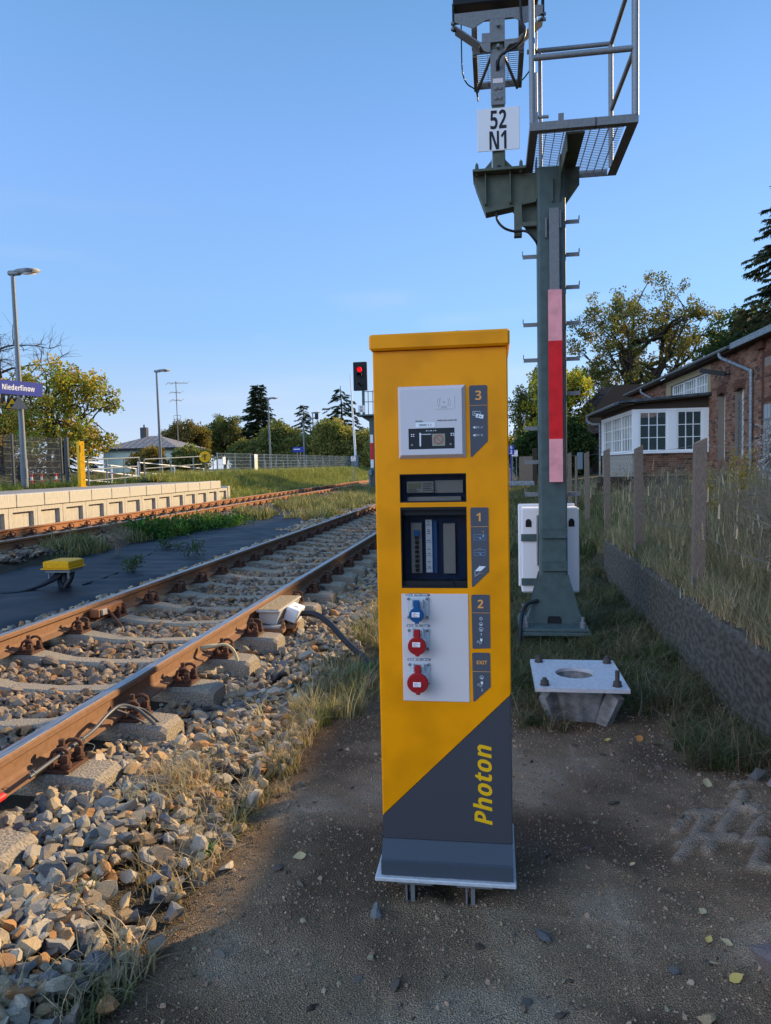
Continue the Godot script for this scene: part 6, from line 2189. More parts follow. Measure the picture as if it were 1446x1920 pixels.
	for q in [[9.45, -0.9, 1.3, 5], [8.5, -0.6, 0.55, 3], [7.7, -0.55, 0.6, 3]]:
		var y := B.new()
		y.bar(V(q[1], q[0], 0), V(q[2], q[0] - 0.1, 0), 0.05, 0.05)
		for i in q[3]: y.bar(V(lerpf(q[1], q[2], i / (q[3] - 1.0)), q[0] - 0.05 - 0.18, 0.5), V(lerpf(q[1], q[2], i / (q[3] - 1.0)), q[0] - 0.05 + 0.18, -0.5), 0.035, 0.035)
		part("aerial", y, M.galv_dull, an)
	var ag := B.new()
	for s in [-0.35, 0.0, 0.35]: ag.bar(V(s, 5.3, 0), V(s, 6.1, 0), 0.035, 0.035)
	for y in [5.3, 5.7, 6.1]: ag.bar(V(-0.35, y, 0), V(0.35, y, 0), 0.035, 0.035)
	part("grid", ag, M.galv_dull, an)

func light_head(parent: Node3D, at: Vector3, w: float, h: float, n: int) -> void:
	var b := B.new()
	b.cbox(at + V(-w / 2, 0, -0.1), at + V(w / 2, h, 0.1), 0.02)
	part("light_box", b, M.black, parent)
	var k := B.new()
	for i in n:
		var y := h * (i + 0.5) / n
		ring(k, at + V(0, y, 0.11), w * 0.3, 0.02, V(0, 0, 1), 10)
	part("lamp_hood", k, M.anthracite, parent)

func far_things() -> void:
	rng.seed = 85
	# distant signal showing red
	var t := thing("railway_signal", "distant railway signal with a black head showing a red light, left of the kiosk", "railway signal", V(-6.6, 0.3, -40))
	var b := B.new()
	b.cbox(V(-0.13, -0.2, -0.13), V(0.16, 3.95, 0.13), 0.02)
	part("column", b, M.mast_green, t)
	var hd := B.new()
	hd.cbox(V(-0.95, 5.3, -0.1), V(-0.2, 6.84, 0.1), 0.03)
	part("head", hd, M.black, t)
	var rl := B.new()
	rl.t = Transform3D(Basis(V(1, 0, 0), V(0, 0, 1), V(0, -1, 0)), V(-0.58, 6.43, 0.11))
	rl.lathe(P2([0.13, 0, 0.12, 0.03, 0, 0.05]), 16)
	part("red_light", rl, M.red_lamp, t)
	var ho := B.new()
	for y in [6.43, 6.12, 5.62]:
		for i in 5:
			var a := PI * i / 5.0
			var a2 := PI * (i + 1) / 5.0
			var r := 0.15 if y > 6.0 else 0.09
			ho.quad(V(-0.58 + cos(a) * r, y + sin(a) * r, 0.1), V(-0.58 + cos(a2) * r, y + sin(a2) * r, 0.1), V(-0.58 + cos(a2) * r, y + sin(a2) * r - 0.03, 0.4), V(-0.58 + cos(a) * r, y + sin(a) * r - 0.03, 0.4))
	for y in [6.12, 5.62]: ho.ball(V(-0.58, y, 0.1), V(0.09, 0.09, 0.03), 10)
	part("lamp_hood", ho, M.anthracite, t)
	var pb := B.new()
	pb.cbox(V(-0.5, 3.96, -0.07), V(-0.36, 5.3, 0.07), 0.01)
	pb.box(V(-0.75, 3.9, -0.5), V(0.9, 3.98, 0.5)); pb.prism(P2([-0.6, 3.9, -0.13, 3.6, -0.13, 3.9]), -0.05, 0.05)
	part("bracket", pb, M.mast_green, t)
	for x in [-0.1, 0.15, 0.5, 0.85]:
		var q := B.new()
		q.rod(V(x, 3.98, 0.4), V(x, 5.25, 0.4), 0.022, 6)
		part("cage_post", q, M.galv_dull, t)
	for y in [4.65, 5.2]:
		var q := B.new()
		q.rod(V(-0.3, y, 0.4), V(0.9, y, 0.4), 0.022, 6)
		part("cage_rail", q, M.galv_dull, t)
	for k in 3:
		var q := B.new()
		q.box(V(-0.085, [2.45, 1.55, 1.1][k], 0.131), V(0.07, [2.9, 2.449, 1.549][k], 0.14))
		part("warning_board", q, M.sign_red if k == 1 else M.sign_white, t)
	var pl := B.new()
	pl.box(V(-0.72, 4.12, 0.1), V(-0.36, 4.5, 0.11))
	var plate := part("number_plate", pl, M.sign_white, t)
	text("number", "52", 0.13, M.black_print, plate, Transform3D(Basis.from_scale(V(0.75, 1, 1)), V(-0.54, 4.4, 0.111)), 0.004)
	text("number", "N2", 0.13, M.black_print, plate, Transform3D(Basis.from_scale(V(0.75, 1, 1)), V(-0.54, 4.22, 0.111)), 0.004)
	var bx := B.new()
	bx.cbox(V(-0.22, 0.7, 0.14), V(-0.02, 1.0, 0.25), 0.01)
	bx.box(V(-0.2, -0.1, 0.131), V(-0.135, 0.7, 0.2))
	part("junction_box", bx, M.fence_grey, t)
	# level crossing far left
	t = thing("raised_barrier", "raised level crossing barrier pole, thin and leaning, beside the distant signal", "barrier", V(-13.2, 1.2, -70))
	var bp := B.new()
	bp.tube(P3([0, 1.3, 0, -0.35, 9.0, 0]), 0.12, 0.06, 8)
	part("boom", bp, M.white_paint, t)
	var bb := B.new()
	bb.cbox(V(-0.25, -0.2, -0.3), V(0.3, 1.29, 0.3), 0.03)
	part("drive", bb, M.fence_grey, t)
	t = thing("curved_lamp_pole", "tall curved pole with a short arm left of the dark spruce", "pole", V(-17.2, 1.1, -66))
	var cp := B.new()
	cp.tube(smooth([0, -0.1, 0, 0, 3.0, 0, 0, 4.1, 0, 0.25, 4.55, 0, 1.1, 4.85, 0]), 0.09, 0.06, 8)
	part("pole", cp, M.pole_grey, t)
	light_head(t, V(1.25, 4.7, 0), 0.3, 0.55, 2)
	t = thing("blue_board", "small dark blue destination board by the far platform path", "board", V(-17.4, 1.1, -65))
	var ub := B.new()
	ub.cbox(V(-0.6, 1.75, -0.05), V(0.42, 2.2, 0.05), 0.01)
	part("board", ub, M.sign_blue, t)
	var up := B.new()
	up.rod(V(-0.2, -0.1, 0), V(-0.2, 1.75, 0), 0.04, 6); up.rod(V(0.1, -0.1, 0), V(0.1, 1.75, 0), 0.04, 6)
	part("posts", up, M.pole_grey, t)
	var us := B.new()
	us.box(V(-0.5, 1.98, 0.051), V(0.1, 2.06, 0.056))
	part("line_of_print", us, M.white_print, t)
	t = thing("crossing_light", "white framed crossing light on a curved arm over the far road, left of the kiosk", "traffic light", V(-17.6, 1.1, -85))
	var ap := B.new()
	ap.tube(smooth([0, -0.1, 0, 0, 2.4, 0, -0.1, 2.95, 0, -0.5, 3.25, 0, -1.4, 3.35, 0]), 0.08, 0.06, 8)
	part("pole", ap, M.white_paint, t)
	light_head(t, V(-1.5, 3.2, 0), 0.45, 0.6, 2)
	light_head(t, V(-0.32, 2.05, 0.15), 0.45, 0.75, 2)
	var ax := B.new()
	ax.bar(V(-0.45, 1.5, 0.1), V(0.3, 2.0, 0.1), 0.12, 0.03); ax.bar(V(-0.45, 2.0, 0.14), V(0.3, 1.5, 0.14), 0.12, 0.03)
	part("cross", ax, M.sign_red, t)
	for k in 2:                                              # small level-crossing plates
		var at: Vector3 = [V(-9.6, 0.6, -50), V(1.04, 0.6, -40)][k]
		t = thing("track_plate", ["small white plate with red letters on two posts, left of the kiosk", "small white plate with red letters on a post, right of the kiosk"][k], "sign", at)
		var q := B.new()
		q.box(V(-0.16, 1.25, -0.01), V(0.16, 1.57, 0.01))
		part("plate", q, M.white_print, t)
		text("lettering", "BÜ", 0.085, M.sign_red, t, Transform3D(Basis(), V(0, 1.49, 0.011)), 0.004)
		text("lettering", "51.2", 0.085, M.sign_red, t, Transform3D(Basis(), V(0, 1.34, 0.011)), 0.004)
		var qp := B.new()
		for x in [-0.1, 0.1]: qp.rod(V(x, -0.2, -0.03), V(x, 1.4, -0.03), 0.025, 6)
		part("post", qp, M.pole_grey, t)
	t = thing("hectometre_plate", "blue plate with the pale figures 5 and 2, half hidden behind the kiosk", "sign", V(0.78, 0.5, -36))
	var hp := B.new()
	hp.box(V(-0.14, 1.4, -0.01), V(0.14, 1.85, 0.01)); hp.rod(V(0, -0.2, -0.02), V(0, 1.4, -0.02), 0.03, 6)
	part("plate", hp, M.sign_blue, t)
	text("lettering", "5", 0.16, M.white_print, t, Transform3D(Basis(), V(0, 1.74, 0.011)), 0.004)
	text("lettering", "2", 0.16, M.white_print, t, Transform3D(Basis(), V(0, 1.52, 0.011)), 0.004)
	t = thing("curved_lamp_pole", "curved pole with a black box on its arm, between the kiosk and the green mast", "pole", V(1.52, 0.8, -60))
	var c2 := B.new()
	c2.tube(smooth([0, -0.2, 0, 0, 2.9, 0, 0.05, 3.4, 0, 0.3, 3.7, 0, 1.6, 3.85, 0]), 0.06, 0.04, 8)
	part("pole", c2, M.pole_grey, t)
	light_head(t, V(1.6, 3.75, 0), 0.28, 0.5, 1)
	var s2 := B.new()
	s2.rod(V(0, -0.2, 0), V(0, 5.6, 0), 0.06, 8)
	top("thin_pole", s2, M.pole_grey, "straight thin grey pole just right of the kiosk", "pole", V(1.83, 0.7, -55))
	t = thing("crossing_light", "white pole with a black crossing light on its arm, right of the kiosk", "traffic light", V(2.8, 0.8, -60))
	var a3 := B.new()
	a3.tube(smooth([0, -0.2, 0, 0, 1.9, 0, -0.06, 2.25, 0, -0.3, 2.42, 0, -0.5, 2.45, 0]), 0.05, 0.04, 8)
	part("pole", a3, M.white_paint, t)
	light_head(t, V(-0.55, 2.2, 0), 0.32, 0.65, 2)
	var ws := B.new()
	ws.cbox(V(-0.4, -0.2, -0.04), V(0.25, 1.05, 0.04), 0.01)
	top("board_fence", ws, M.wood_post, "short weathered grey board screen behind the fence posts", "fence", V(1.55, 0.75, -36))
	var dk := B.new()
	dk.cbox(V(-0.1, -0.3, -0.1), V(0.1, 1.45, 0.1), 0.01)
	top("dark_post", dk, M.dark_timber, "thick black post at the end of the grey board screen", "post", V(1.78, 0.7, -34))
	var cs := B.new()
	cs.cbox(V(-0.4, -0.1, -0.3), V(0.38, 0.03, 0.3), 0.01)
	top("concrete_slab", cs, M.foundation, "pale concrete cover slab in the grass, far right of the kiosk", "slab", V(0.85, 0.9, -24))
	t = thing("meter_box", "small grey box on a wooden post beyond the green mast", "box", V(1.88, 1.35, -17))
	var mb := B.new()
	mb.cbox(V(-0.06, 0, -0.05), V(0.06, 0.38, 0.06), 0.015)
	part("case", mb, M.fence_grey, t)
	var mp := B.new()
	mp.rod(V(-0.08, -0.9, 0), V(-0.08, 0.3, 0), 0.035, 8)
	part("post", mp, M.wood_post, t)
	for k in 5:
		var hx := B.new()
		hx.tube(smooth([0, -0.1, 0, 0, 0.7, 0, 0.1, 0.85, 0, 0.5, 0.85, 0, 0.6, 0.7, 0, 0.6, -0.1, 0]), 0.03, 0.03, 6)
		top("bicycle_stand", hx, M.galv, "metal bicycle hoop behind the far half of the long mesh fence", "bicycle stand", V(-15.5, 1.15, -47.0 - k * 4.2), "bicycle hoops behind the mesh fence")

func trees() -> void:
	conifer("dark_spruce", "dark ragged spruce at the right edge above the brick building roof", V(13.6, 0.8, -36.5), {seed = 54, h = 13.4, r = 3.5, tr = 0.25, base = 3.0, ring = 8, cols = [Color(0.06, 0.075, 0.035), Color(0.09, 0.09, 0.04), Color(0.04, 0.055, 0.03)], spray = 0.6, step = 0.3, droop = 0.25, miss = 0.12, pow = 0.7, gapy = 0.4})
	var yellow := [Color(0.45, 0.38, 0.05), Color(0.32, 0.33, 0.06), Color(0.22, 0.27, 0.06), Color(0.48, 0.32, 0.06)]
	var olive := [Color(0.2, 0.2, 0.055), Color(0.15, 0.18, 0.055), Color(0.26, 0.19, 0.055), Color(0.11, 0.14, 0.045)]
	var rusty := [Color(0.32, 0.2, 0.06), Color(0.22, 0.18, 0.06), Color(0.17, 0.17, 0.055)]
	var green := [Color(0.05, 0.085, 0.025), Color(0.07, 0.1, 0.03), Color(0.035, 0.065, 0.022)]
	var hedge := [Color(0.2, 0.22, 0.065), Color(0.15, 0.18, 0.06), Color(0.27, 0.24, 0.085)]
	var dark := [Color(0.05, 0.075, 0.036), Color(0.065, 0.09, 0.045), Color(0.035, 0.055, 0.03)]
	broadleaf("maple_tree", "yellow-green autumn maple behind the mesh fence at the left", V(-21.4, 0.9, -34), {seed = 3, cy = 3.5, dx = 0.3, rx = 2.9, ry = 2.7, rz = 2.3, tr = 0.2, stems = 3, limbs = 5, clusters = 270, per = 5, cr = 0.3, leaf = 0.23, gap = 0.0, gapf = 0.6, cols = yellow, wob = 0.6})
	broadleaf("bare_tree", "nearly bare tree with thin twigs at the left edge", V(-29.6, 0.9, -42), {seed = 5, cy = 6.2, rx = 4.6, ry = 4.0, rz = 3.0, tr = 0.22, limbs = 14, clusters = 130, per = 0, cr = 0.6, leaf = 0.2, bare = true, cols = olive, gap = -0.9})
	broadleaf("autumn_shrub", "tawny autumn shrub low at the left edge behind the mesh fence", V(-26.8, 0.9, -36), {seed = 7, cat = "shrub", cy = 2.2, rx = 2.6, ry = 2.2, rz = 1.8, tr = 0.08, stems = 3, limbs = 4, clusters = 90, per = 12, cr = 0.5, leaf = 0.3, cols = [Color(0.3, 0.2, 0.07), Color(0.22, 0.17, 0.06), Color(0.16, 0.14, 0.05)]})
	broadleaf("bramble", "grey leafless bramble thicket behind the mesh fence", V(-17.2, 0.9, -25.5), {seed = 8, cat = "shrub", cy = 0.65, rx = 1.3, ry = 0.75, rz = 0.9, tr = 0.03, stems = 5, limbs = 5, clusters = 90, per = 0, cr = 0.3, leaf = 0.2, bare = true, low = 0.05, cols = olive, gap = -0.9})
	conifer("young_spruce", "small dark spruce left of the low green house", V(-37.3, 0.8, -60), {seed = 11, h = 4.2, r = 1.5, tr = 0.08, base = 0.2, ring = 7, cols = dark, spray = 0.6})
	conifer("young_spruce", "slimmer dark spruce against the left eave of the green house", V(-39.5, 0.8, -68), {seed = 12, h = 4.4, r = 0.9, tr = 0.07, base = 0.2, ring = 6, cols = dark, spray = 0.5})
	broadleaf("autumn_shrub", "yellow-brown shrub in front of the low green house", V(-28.4, 0.9, -58), {seed = 13, cat = "shrub", cy = 1.3, rx = 1.5, ry = 1.15, rz = 1.2, tr = 0.06, stems = 3, limbs = 4, clusters = 70, per = 11, cr = 0.35, leaf = 0.3, cols = [Color(0.28, 0.18, 0.04), Color(0.2, 0.15, 0.04)]})
	broadleaf("green_shrub", "round green shrub at the right corner of the low green house", V(-25.0, 0.9, -59), {seed = 14, cat = "shrub", cy = 1.3, rx = 1.6, ry = 1.3, rz = 1.3, tr = 0.06, stems = 3, limbs = 4, clusters = 80, per = 11, cr = 0.35, leaf = 0.3, cols = hedge})
	broadleaf("autumn_oak", "brown-tinged round tree behind the antenna mast", V(-38.0, 0.9, -88), {seed = 15, cy = 3.9, rx = 3.2, ry = 2.6, rz = 2.6, tr = 0.25, limbs = 8, clusters = 200, per = 9, cr = 0.5, leaf = 0.36, gapf = 0.5, cols = rusty})
	broadleaf("green_oak", "dark green round tree right of the brown-tinged one", V(-36.6, 0.9, -97), {seed = 16, cy = 4.6, rx = 3.7, ry = 3.0, rz = 2.6, tr = 0.25, limbs = 8, clusters = 220, per = 9, cr = 0.5, leaf = 0.36, gapf = 0.5, cols = olive})
	conifer("tall_spruce", "tall dense dark conifer left of the second far lamp", V(-27.9, 0.9, -86), {seed = 17, h = 10.6, r = 2.9, tr = 0.25, base = 0.3, ring = 11, cols = dark, spray = 0.6, step = 0.24, pow = 0.8, gapy = 0.34, droop = 0.1, miss = 0.03})
	conifer("small_spruce", "small spruce tip rising behind the hedge", V(-25.0, 0.9, -96), {seed = 18, h = 8.8, r = 2.3, tr = 0.2, base = 1.0, ring = 7, cols = dark, spray = 0.6, step = 0.3})
	conifer("drooping_spruce", "wide ragged spruce with drooping boughs behind the crossing barrier", V(-17.0, 0.9, -82), {seed = 19, h = 9.6, r = 4.0, tr = 0.26, base = 2.0, ring = 7, cols = dark, spray = 0.62, step = 0.3, droop = 0.42, miss = 0.22, pow = 0.8, gapy = 0.5})
	var hd := [["hedge_bush", "olive hedge bush below the tall dense conifer", -26.6, -80.0, 2.6, 1.8], ["hedge_bush", "taller olive hedge bush right of the tall conifer", -23.4, -80.0, 2.6, 2.7], ["hedge_bush", "olive hedge bush under the small spruce tip", -20.4, -79.0, 2.3, 2.0], ["hedge_bush", "lighter hedge bush in front of the ragged spruce", -17.0, -78.0, 2.3, 2.75], ["hedge_bush", "yellowish hedge bush right of the crossing barrier", -13.4, -77.0, 2.4, 2.1], ["hedge_bush", "hedge bush directly left of the distant signal mast", -10.6, -74.0, 2.0, 1.8]]
	for i in hd.size():
		var q: Array = hd[i]
		broadleaf(q[0], q[1], V(q[2], 0.9, q[3]), {seed = 30 + i, cat = "bush", cy = q[5], rx = q[4], ry = q[5], rz = 2.0, tr = 0.09, stems = 4, limbs = 4, clusters = 170, per = 12, cr = 0.5, leaf = 0.36, gap = -0.35, low = 0.2, cols = hedge if i < 3 else [Color(0.28, 0.28, 0.075), Color(0.2, 0.22, 0.065), Color(0.35, 0.3, 0.1)]})
	broadleaf("birch_tree", "bright yellow autumn birch behind the green mast", V(3.9, 0.8, -47), {seed = 41, cy = 3.9, rx = 2.2, ry = 2.9, rz = 2.0, tr = 0.14, limbs = 10, clusters = 210, per = 7, cr = 0.36, leaf = 0.26, gap = -0.15, gapf = 0.6, cols = [Color(0.55, 0.45, 0.05), Color(0.42, 0.38, 0.06), Color(0.28, 0.3, 0.06)]})
	broadleaf("thin_tree", "sparse greenish tree between the kiosk and the green mast", V(2.3, 0.8, -48), {seed = 42, cy = 3.2, rx = 1.5, ry = 2.5, rz = 1.5, tr = 0.1, limbs = 9, clusters = 120, per = 5, cr = 0.32, leaf = 0.22, gap = -0.1, gapf = 0.7, cols = [Color(0.13, 0.15, 0.04), Color(0.2, 0.19, 0.05), Color(0.09, 0.11, 0.035)]})
	broadleaf("dark_bush", "dark green bush left of the glazed bay, below the yellow birch", V(3.9, 0.7, -43), {seed = 43, cat = "bush", cy = 1.4, rx = 1.35, ry = 1.6, rz = 1.4, tr = 0.06, stems = 4, limbs = 4, clusters = 150, per = 13, cr = 0.4, leaf = 0.3, gap = -0.5, low = 0.1, cols = green})
	broadleaf("dark_bush", "dark green bush directly behind the green mast", V(2.6, 0.7, -43), {seed = 44, cat = "bush", cy = 1.2, rx = 1.5, ry = 1.2, rz = 1.3, tr = 0.06, stems = 4, limbs = 4, clusters = 110, per = 12, cr = 0.4, leaf = 0.3, gap = -0.5, low = 0.1, cols = green})
	broadleaf("far_tree", "small pale yellow tree far away right of the kiosk", V(2.6, 0.9, -85), {seed = 45, cy = 2.3, rx = 1.6, ry = 1.6, rz = 1.3, tr = 0.1, limbs = 6, clusters = 80, per = 9, cr = 0.4, leaf = 0.3, cols = yellow})
	broadleaf("oak_tree", "large spreading oak with thin brownish leaves behind the brick building", V(10.8, 0.8, -58), {seed = 51, cy = 8.4, dx = 0.7, rx = 6.4, ry = 5.9, rz = 4.6, tr = 0.5, stems = 2, limbs = 13, clusters = 560, per = 6, cr = 0.42, leaf = 0.25, gap = -0.05, gapf = 0.4, low = 3.6, first = 0.28, wob = 1.1, cols = [Color(0.16, 0.17, 0.05), Color(0.21, 0.18, 0.05), Color(0.11, 0.14, 0.045), Color(0.25, 0.18, 0.045)]})
	broadleaf("dark_oak", "darker leafy tree right of the spreading oak", V(14.2, 0.8, -43), {seed = 52, cy = 6.2, rx = 2.7, ry = 2.9, rz = 2.6, tr = 0.25, limbs = 9, clusters = 190, per = 8, cr = 0.42, leaf = 0.28, gap = -0.2, low = 2.0, cols = green})
	broadleaf("tall_linden", "tall leafy tree just beyond the right edge, behind the brick building", V(16.4, 0.8, -32.6), {seed = 53, cy = 9.6, rx = 4.2, ry = 7.6, rz = 4.2, tr = 0.4, limbs = 18, clusters = 560, per = 9, cr = 0.5, leaf = 0.3, gap = -0.2, gapf = 0.3, low = 2.0, cols = [Color(0.055, 0.065, 0.025), Color(0.085, 0.085, 0.03), Color(0.04, 0.05, 0.02)]})

func weeds() -> void:
	rng.seed = 91
	var g1 := tuft(14, 0.32, 0.07, 0.85, 0.0042, 1)
	var g2 := tuft(13, 0.75, 0.12, 0.85, 0.003, 2, true)
	var g3 := tuft(14, 0.16, 0.06, 1.3, 0.004, 3)
	var g4 := tuft(12, 0.3, 0.12, 0.9, 0.011, 4)
	var g5 := tuft(18, 0.7, 0.2, 0.8, 0.0045, 6, true)
	var g6 := tuft(13, 0.26, 0.1, 1.5, 0.0045, 7)
	var dry := [Color(0.52, 0.4, 0.24), Color(0.42, 0.31, 0.18), Color(0.6, 0.48, 0.3), Color(0.26, 0.22, 0.11)]
	var mix := [Color(0.17, 0.19, 0.065), Color(0.28, 0.25, 0.12), Color(0.12, 0.16, 0.05), Color(0.38, 0.31, 0.17)]
	var lush := [Color(0.07, 0.105, 0.03), Color(0.1, 0.13, 0.04), Color(0.16, 0.15, 0.06), Color(0.26, 0.2, 0.11), Color(0.3, 0.24, 0.14)]
	var sunny := [Color(0.3, 0.3, 0.075), Color(0.23, 0.27, 0.075), Color(0.42, 0.36, 0.13), Color(0.17, 0.21, 0.06)]
	var on := func(x: float, z: float) -> Vector3: return V(x, ground_y(x, z), z)
	grow("verge_grass", "sunlit yellow-green grass on the slope beyond the platform end", g4, 15000, func(): return on.call(R(-14.2, -10.15), -R(26.9, 75.0)), sunny, 0.7, 1.7)
	grow("verge_grass", "grass beside the far end of the farther track", g4, 4000, func(): return on.call(R(-24, -13.8), -R(27, 80)), lush, 0.8, 1.6)
	grow("platform_grass", "green grass at the foot of the mesh fence and railings", g4, 2600, func(): return V(R(-16.5, -13.25), 1.05, -R(14, 33)), [Color(0.1, 0.15, 0.03), Color(0.14, 0.17, 0.04), Color(0.07, 0.11, 0.03)], 0.5, 1.0)
	grow("track_weeds", "tall weeds growing between the tracks beyond the black fabric", g4, 5200, func():
		var z := -19.5 - 24.0 * R(0, 1)
		var x := R(-7.3, -4.3) if z < -25 else R(-5.6, -4.5) if R(0, 1) < 0.4 else R(-7.2, -6.4)
		return null if bumps.get_noise_2d(x * 0.12, z * 0.1) < -0.12 else on.call(x, z), mix, 0.7, 1.7)
	grow("fabric_weeds", "tufts of dry and green weeds along the far edge of the black fabric", g4, 750, func():
		var z := -9.5 - 9.0 * R(0, 1)
		var x := R(-7.4, -6.85)
		return null if bumps.get_noise_2d(x * 0.15, z * 0.16) < 0.1 else on.call(x, z), mix, 0.5, 1.3)
	grow("bank_grass", "tall dry straw-coloured grass on the bank behind the fence posts", g2, 2600, func():
		var z := -2.0 - 9.0 * R(0, 1)
		var x := 1.75 + 2.9 * pow(R(0, 1), 1.1)
		return null if bumps.get_noise_2d(x * 0.2, z * 0.2) < -0.2 else on.call(x, z), dry, 0.5, 1.15)
	grow("bank_grass", "dry grass farther up the bank before the brick building", g5, 2600, func():
		var z := -9.0 - 15.0 * R(0, 1)
		return on.call(R(2.2, 6.9), z), dry + [Color(0.16, 0.17, 0.07)], 0.3, 0.75)
	grow("bank_undergrowth", "low green grass under the dry stalks on the bank", g1, 6500, func():
		var z := -2.5 - 13.0 * R(0, 1)
		return on.call(1.5 + 4.0 * pow(R(0, 1), 1.5), z), [Color(0.16, 0.18, 0.07), Color(0.3, 0.25, 0.12), Color(0.44, 0.35, 0.2), Color(0.38, 0.3, 0.17)], 0.5, 1.1)
	grow("wall_top_grass", "matted dry grass hanging over the retaining wall top", g1, 1100, func(): return V(R(1.42, 1.66), 0.52, -R(2.2, 9.8)), dry, 0.3, 0.8)
	grow("path_grass", "short matted grass round the mast foundation and along the wall", g6, 9500, func():
		var z := -3.7 - 12.0 * pow(R(0, 1), 1.4)
		var x := R(-0.75, 1.38)
		if z > -4.7 - 0.8 * bumps.get_noise_2d(x * 0.4, 7.0) * 2.0 and x < 1.05 - 0.1 * (z + 4.7): return null
		if bumps.get_noise_2d(x * 0.55 + 9.0, z * 0.55) > 0.05 + 0.25 * R(0, 1): return null
		if absf(x - 0.485) < 0.24 and absf(z + 4.64) < 0.29: return null
		if absf(x - 0.48) < 0.26 and absf(z + 6.53) < 0.33: return null
		return on.call(x, z), lush, 0.35, 0.85)
	grow("path_grass", "rank grass along the far path towards the level crossing", g4, 7000, func(): return on.call(R(-1.2, 2.6), -R(11, 42)), lush, 0.5, 1.3)
	grow("ballast_edge_grass", "tufts of dry and green grass where the ballast meets the path", g1, 620, func():
		var z := -4.3 - 6.0 * pow(R(0, 1), 1.2)
		return null if bumps.get_noise_2d(z * 0.25, 5.0) < -0.15 else on.call(R(-1.3, -0.8), z), mix + dry, 0.28, 0.75)
	grow("ballast_edge_grass", "thin dry grass blades among the foreground ballast stones", g3, 230, func():
		var z := -1.75 - 2.6 * R(0, 1)
		var x := -1.1 - 0.32 * pow(R(0, 1), 1.6)
		return null if bumps.get_noise_2d(x * 0.5, z * 0.5) < 0.02 else on.call(x, z), dry + [Color(0.14, 0.15, 0.06)], 0.5, 1.15)
	grow("straw_tuft", "pale straw tuft spreading over the foreground ballast", g6, 46, func(): return on.call(-1.42 + rng.randfn(0, 0.09), -3.1 + rng.randfn(0, 0.13)) + V(0, 0.05, 0), dry, 0.3, 0.62)
	grow("ballast_edge_grass", "sunlit straw tuft at the ballast edge left of the kiosk", g1, 60, func(): return on.call(R(-1.2, -1.0), R(-4.35, -3.3)), dry, 0.3, 0.7)
	grow("bright_grass", "fresh green grass clump at the ballast edge left of the kiosk", g1, 14, func(): return on.call(R(-1.1, -0.95), R(-4.35, -4.1)), [Color(0.14, 0.18, 0.04), Color(0.2, 0.22, 0.05)], 0.3, 0.55)
	# flat dead blades and twigs on the sand
	var bl := B.new()
	bl.quad(V(-0.5, 0, 0.012), V(0, 0.03, 0.012), V(0, 0.03, -0.012), V(-0.5, 0, -0.012)); bl.quad(V(0, 0.03, 0.012), V(0.5, 0, 0.004), V(0.5, 0, -0.004), V(0, 0.03, -0.012))
	var xf := []
	var cs := PackedColorArray()
	for i in 4200:
		var z := -1.7 - 4.2 * R(0, 1)
		var x := R(-1.2, 1.36)
		if R(0, 1) < 0.82: x = [-1.08 + rng.randfn(0, 0.1), 1.1 + rng.randfn(0, 0.16), -1.12 + rng.randfn(0, 0.08)][i % 3]
		var s := R(0.02, 0.15)
		xf.append(Transform3D(Basis.from_euler(V(R(-0.3, 0.3), R(0, TAU), R(-0.25, 0.25))).scaled(V(s, s, minf(s, 0.06) * R(0.6, 1.4))), V(x, ground_y(x, z) + 0.005, z)))
		cs.append(tint([Color(0.2, 0.16, 0.1), Color(0.12, 0.09, 0.06), Color(0.3, 0.25, 0.17)]))
	tag(many("dead_blades", bl.mesh(), M.blade, xf, cs), "dead grass blades and bits of straw scattered on the sand", "straw")
	# leafy weeds
	xf = []; cs = PackedColorArray()
	for i in 300:
		var z := -13.8 - 4.6 * R(0, 1)
		var x := lerpf(-7.15, -6.5, (-(z + 13.2)) / 6.0) + rng.randfn(0, 0.22)
		var s := R(0.1, 0.2)
		xf.append(Transform3D(Basis.from_euler(V(R(-0.4, 0.4), R(0, TAU), 0)).scaled(V(s, s, s)), V(x, ground_y(x, z) + R(0.02, 0.14), z)))
		cs.append(tint([Color(0.06, 0.15, 0.03), Color(0.1, 0.2, 0.035), Color(0.045, 0.11, 0.025)]))
	tag(many("leafy_weeds", M_clump[1], M.leaf, xf, cs), "dense bright green leafy weeds on the black fabric by the farther track", "weeds")
	broadleaf("dry_weed", "grey dry branching weed growing through the black fabric", V(-6.3, 0.12, -11.6), {seed = 95, cat = "weed", cy = 0.33, rx = 0.3, ry = 0.28, rz = 0.3, tr = 0.008, stems = 5, limbs = 4, clusters = 34, per = 0, cr = 0.09, leaf = 0.1, bare = true, low = 0.03, wob = 0.08, cols = [Color.WHITE], gap = -0.9})
	for k in 3:
		var at: Vector3 = [V(-5.0, 0.12, -9.6), V(-4.85, 0.12, -11.4), V(-5.7, 0.13, -12.4)][k]
		broadleaf("small_weed", ["small leafy weed at the fabric edge, nearest the near track", "second small leafy weed at the fabric edge, farther along the near track", "flat green weed in the middle of the black fabric"][k], at, {seed = 96 + k, cat = "weed", cy = 0.15 if k < 2 else 0.06, rx = 0.14 if k < 2 else 0.3, ry = 0.14 if k < 2 else 0.06, rz = 0.14, tr = 0.006, stems = 2, limbs = 3, clusters = 12, per = 1, cr = 0.05, leaf = 0.055, low = 0.0, wob = 0.04, gap = -0.9, cols = [Color(0.06, 0.1, 0.03), Color(0.1, 0.12, 0.04)]})
	# rosette beside the kiosk
	var ro := B.new()
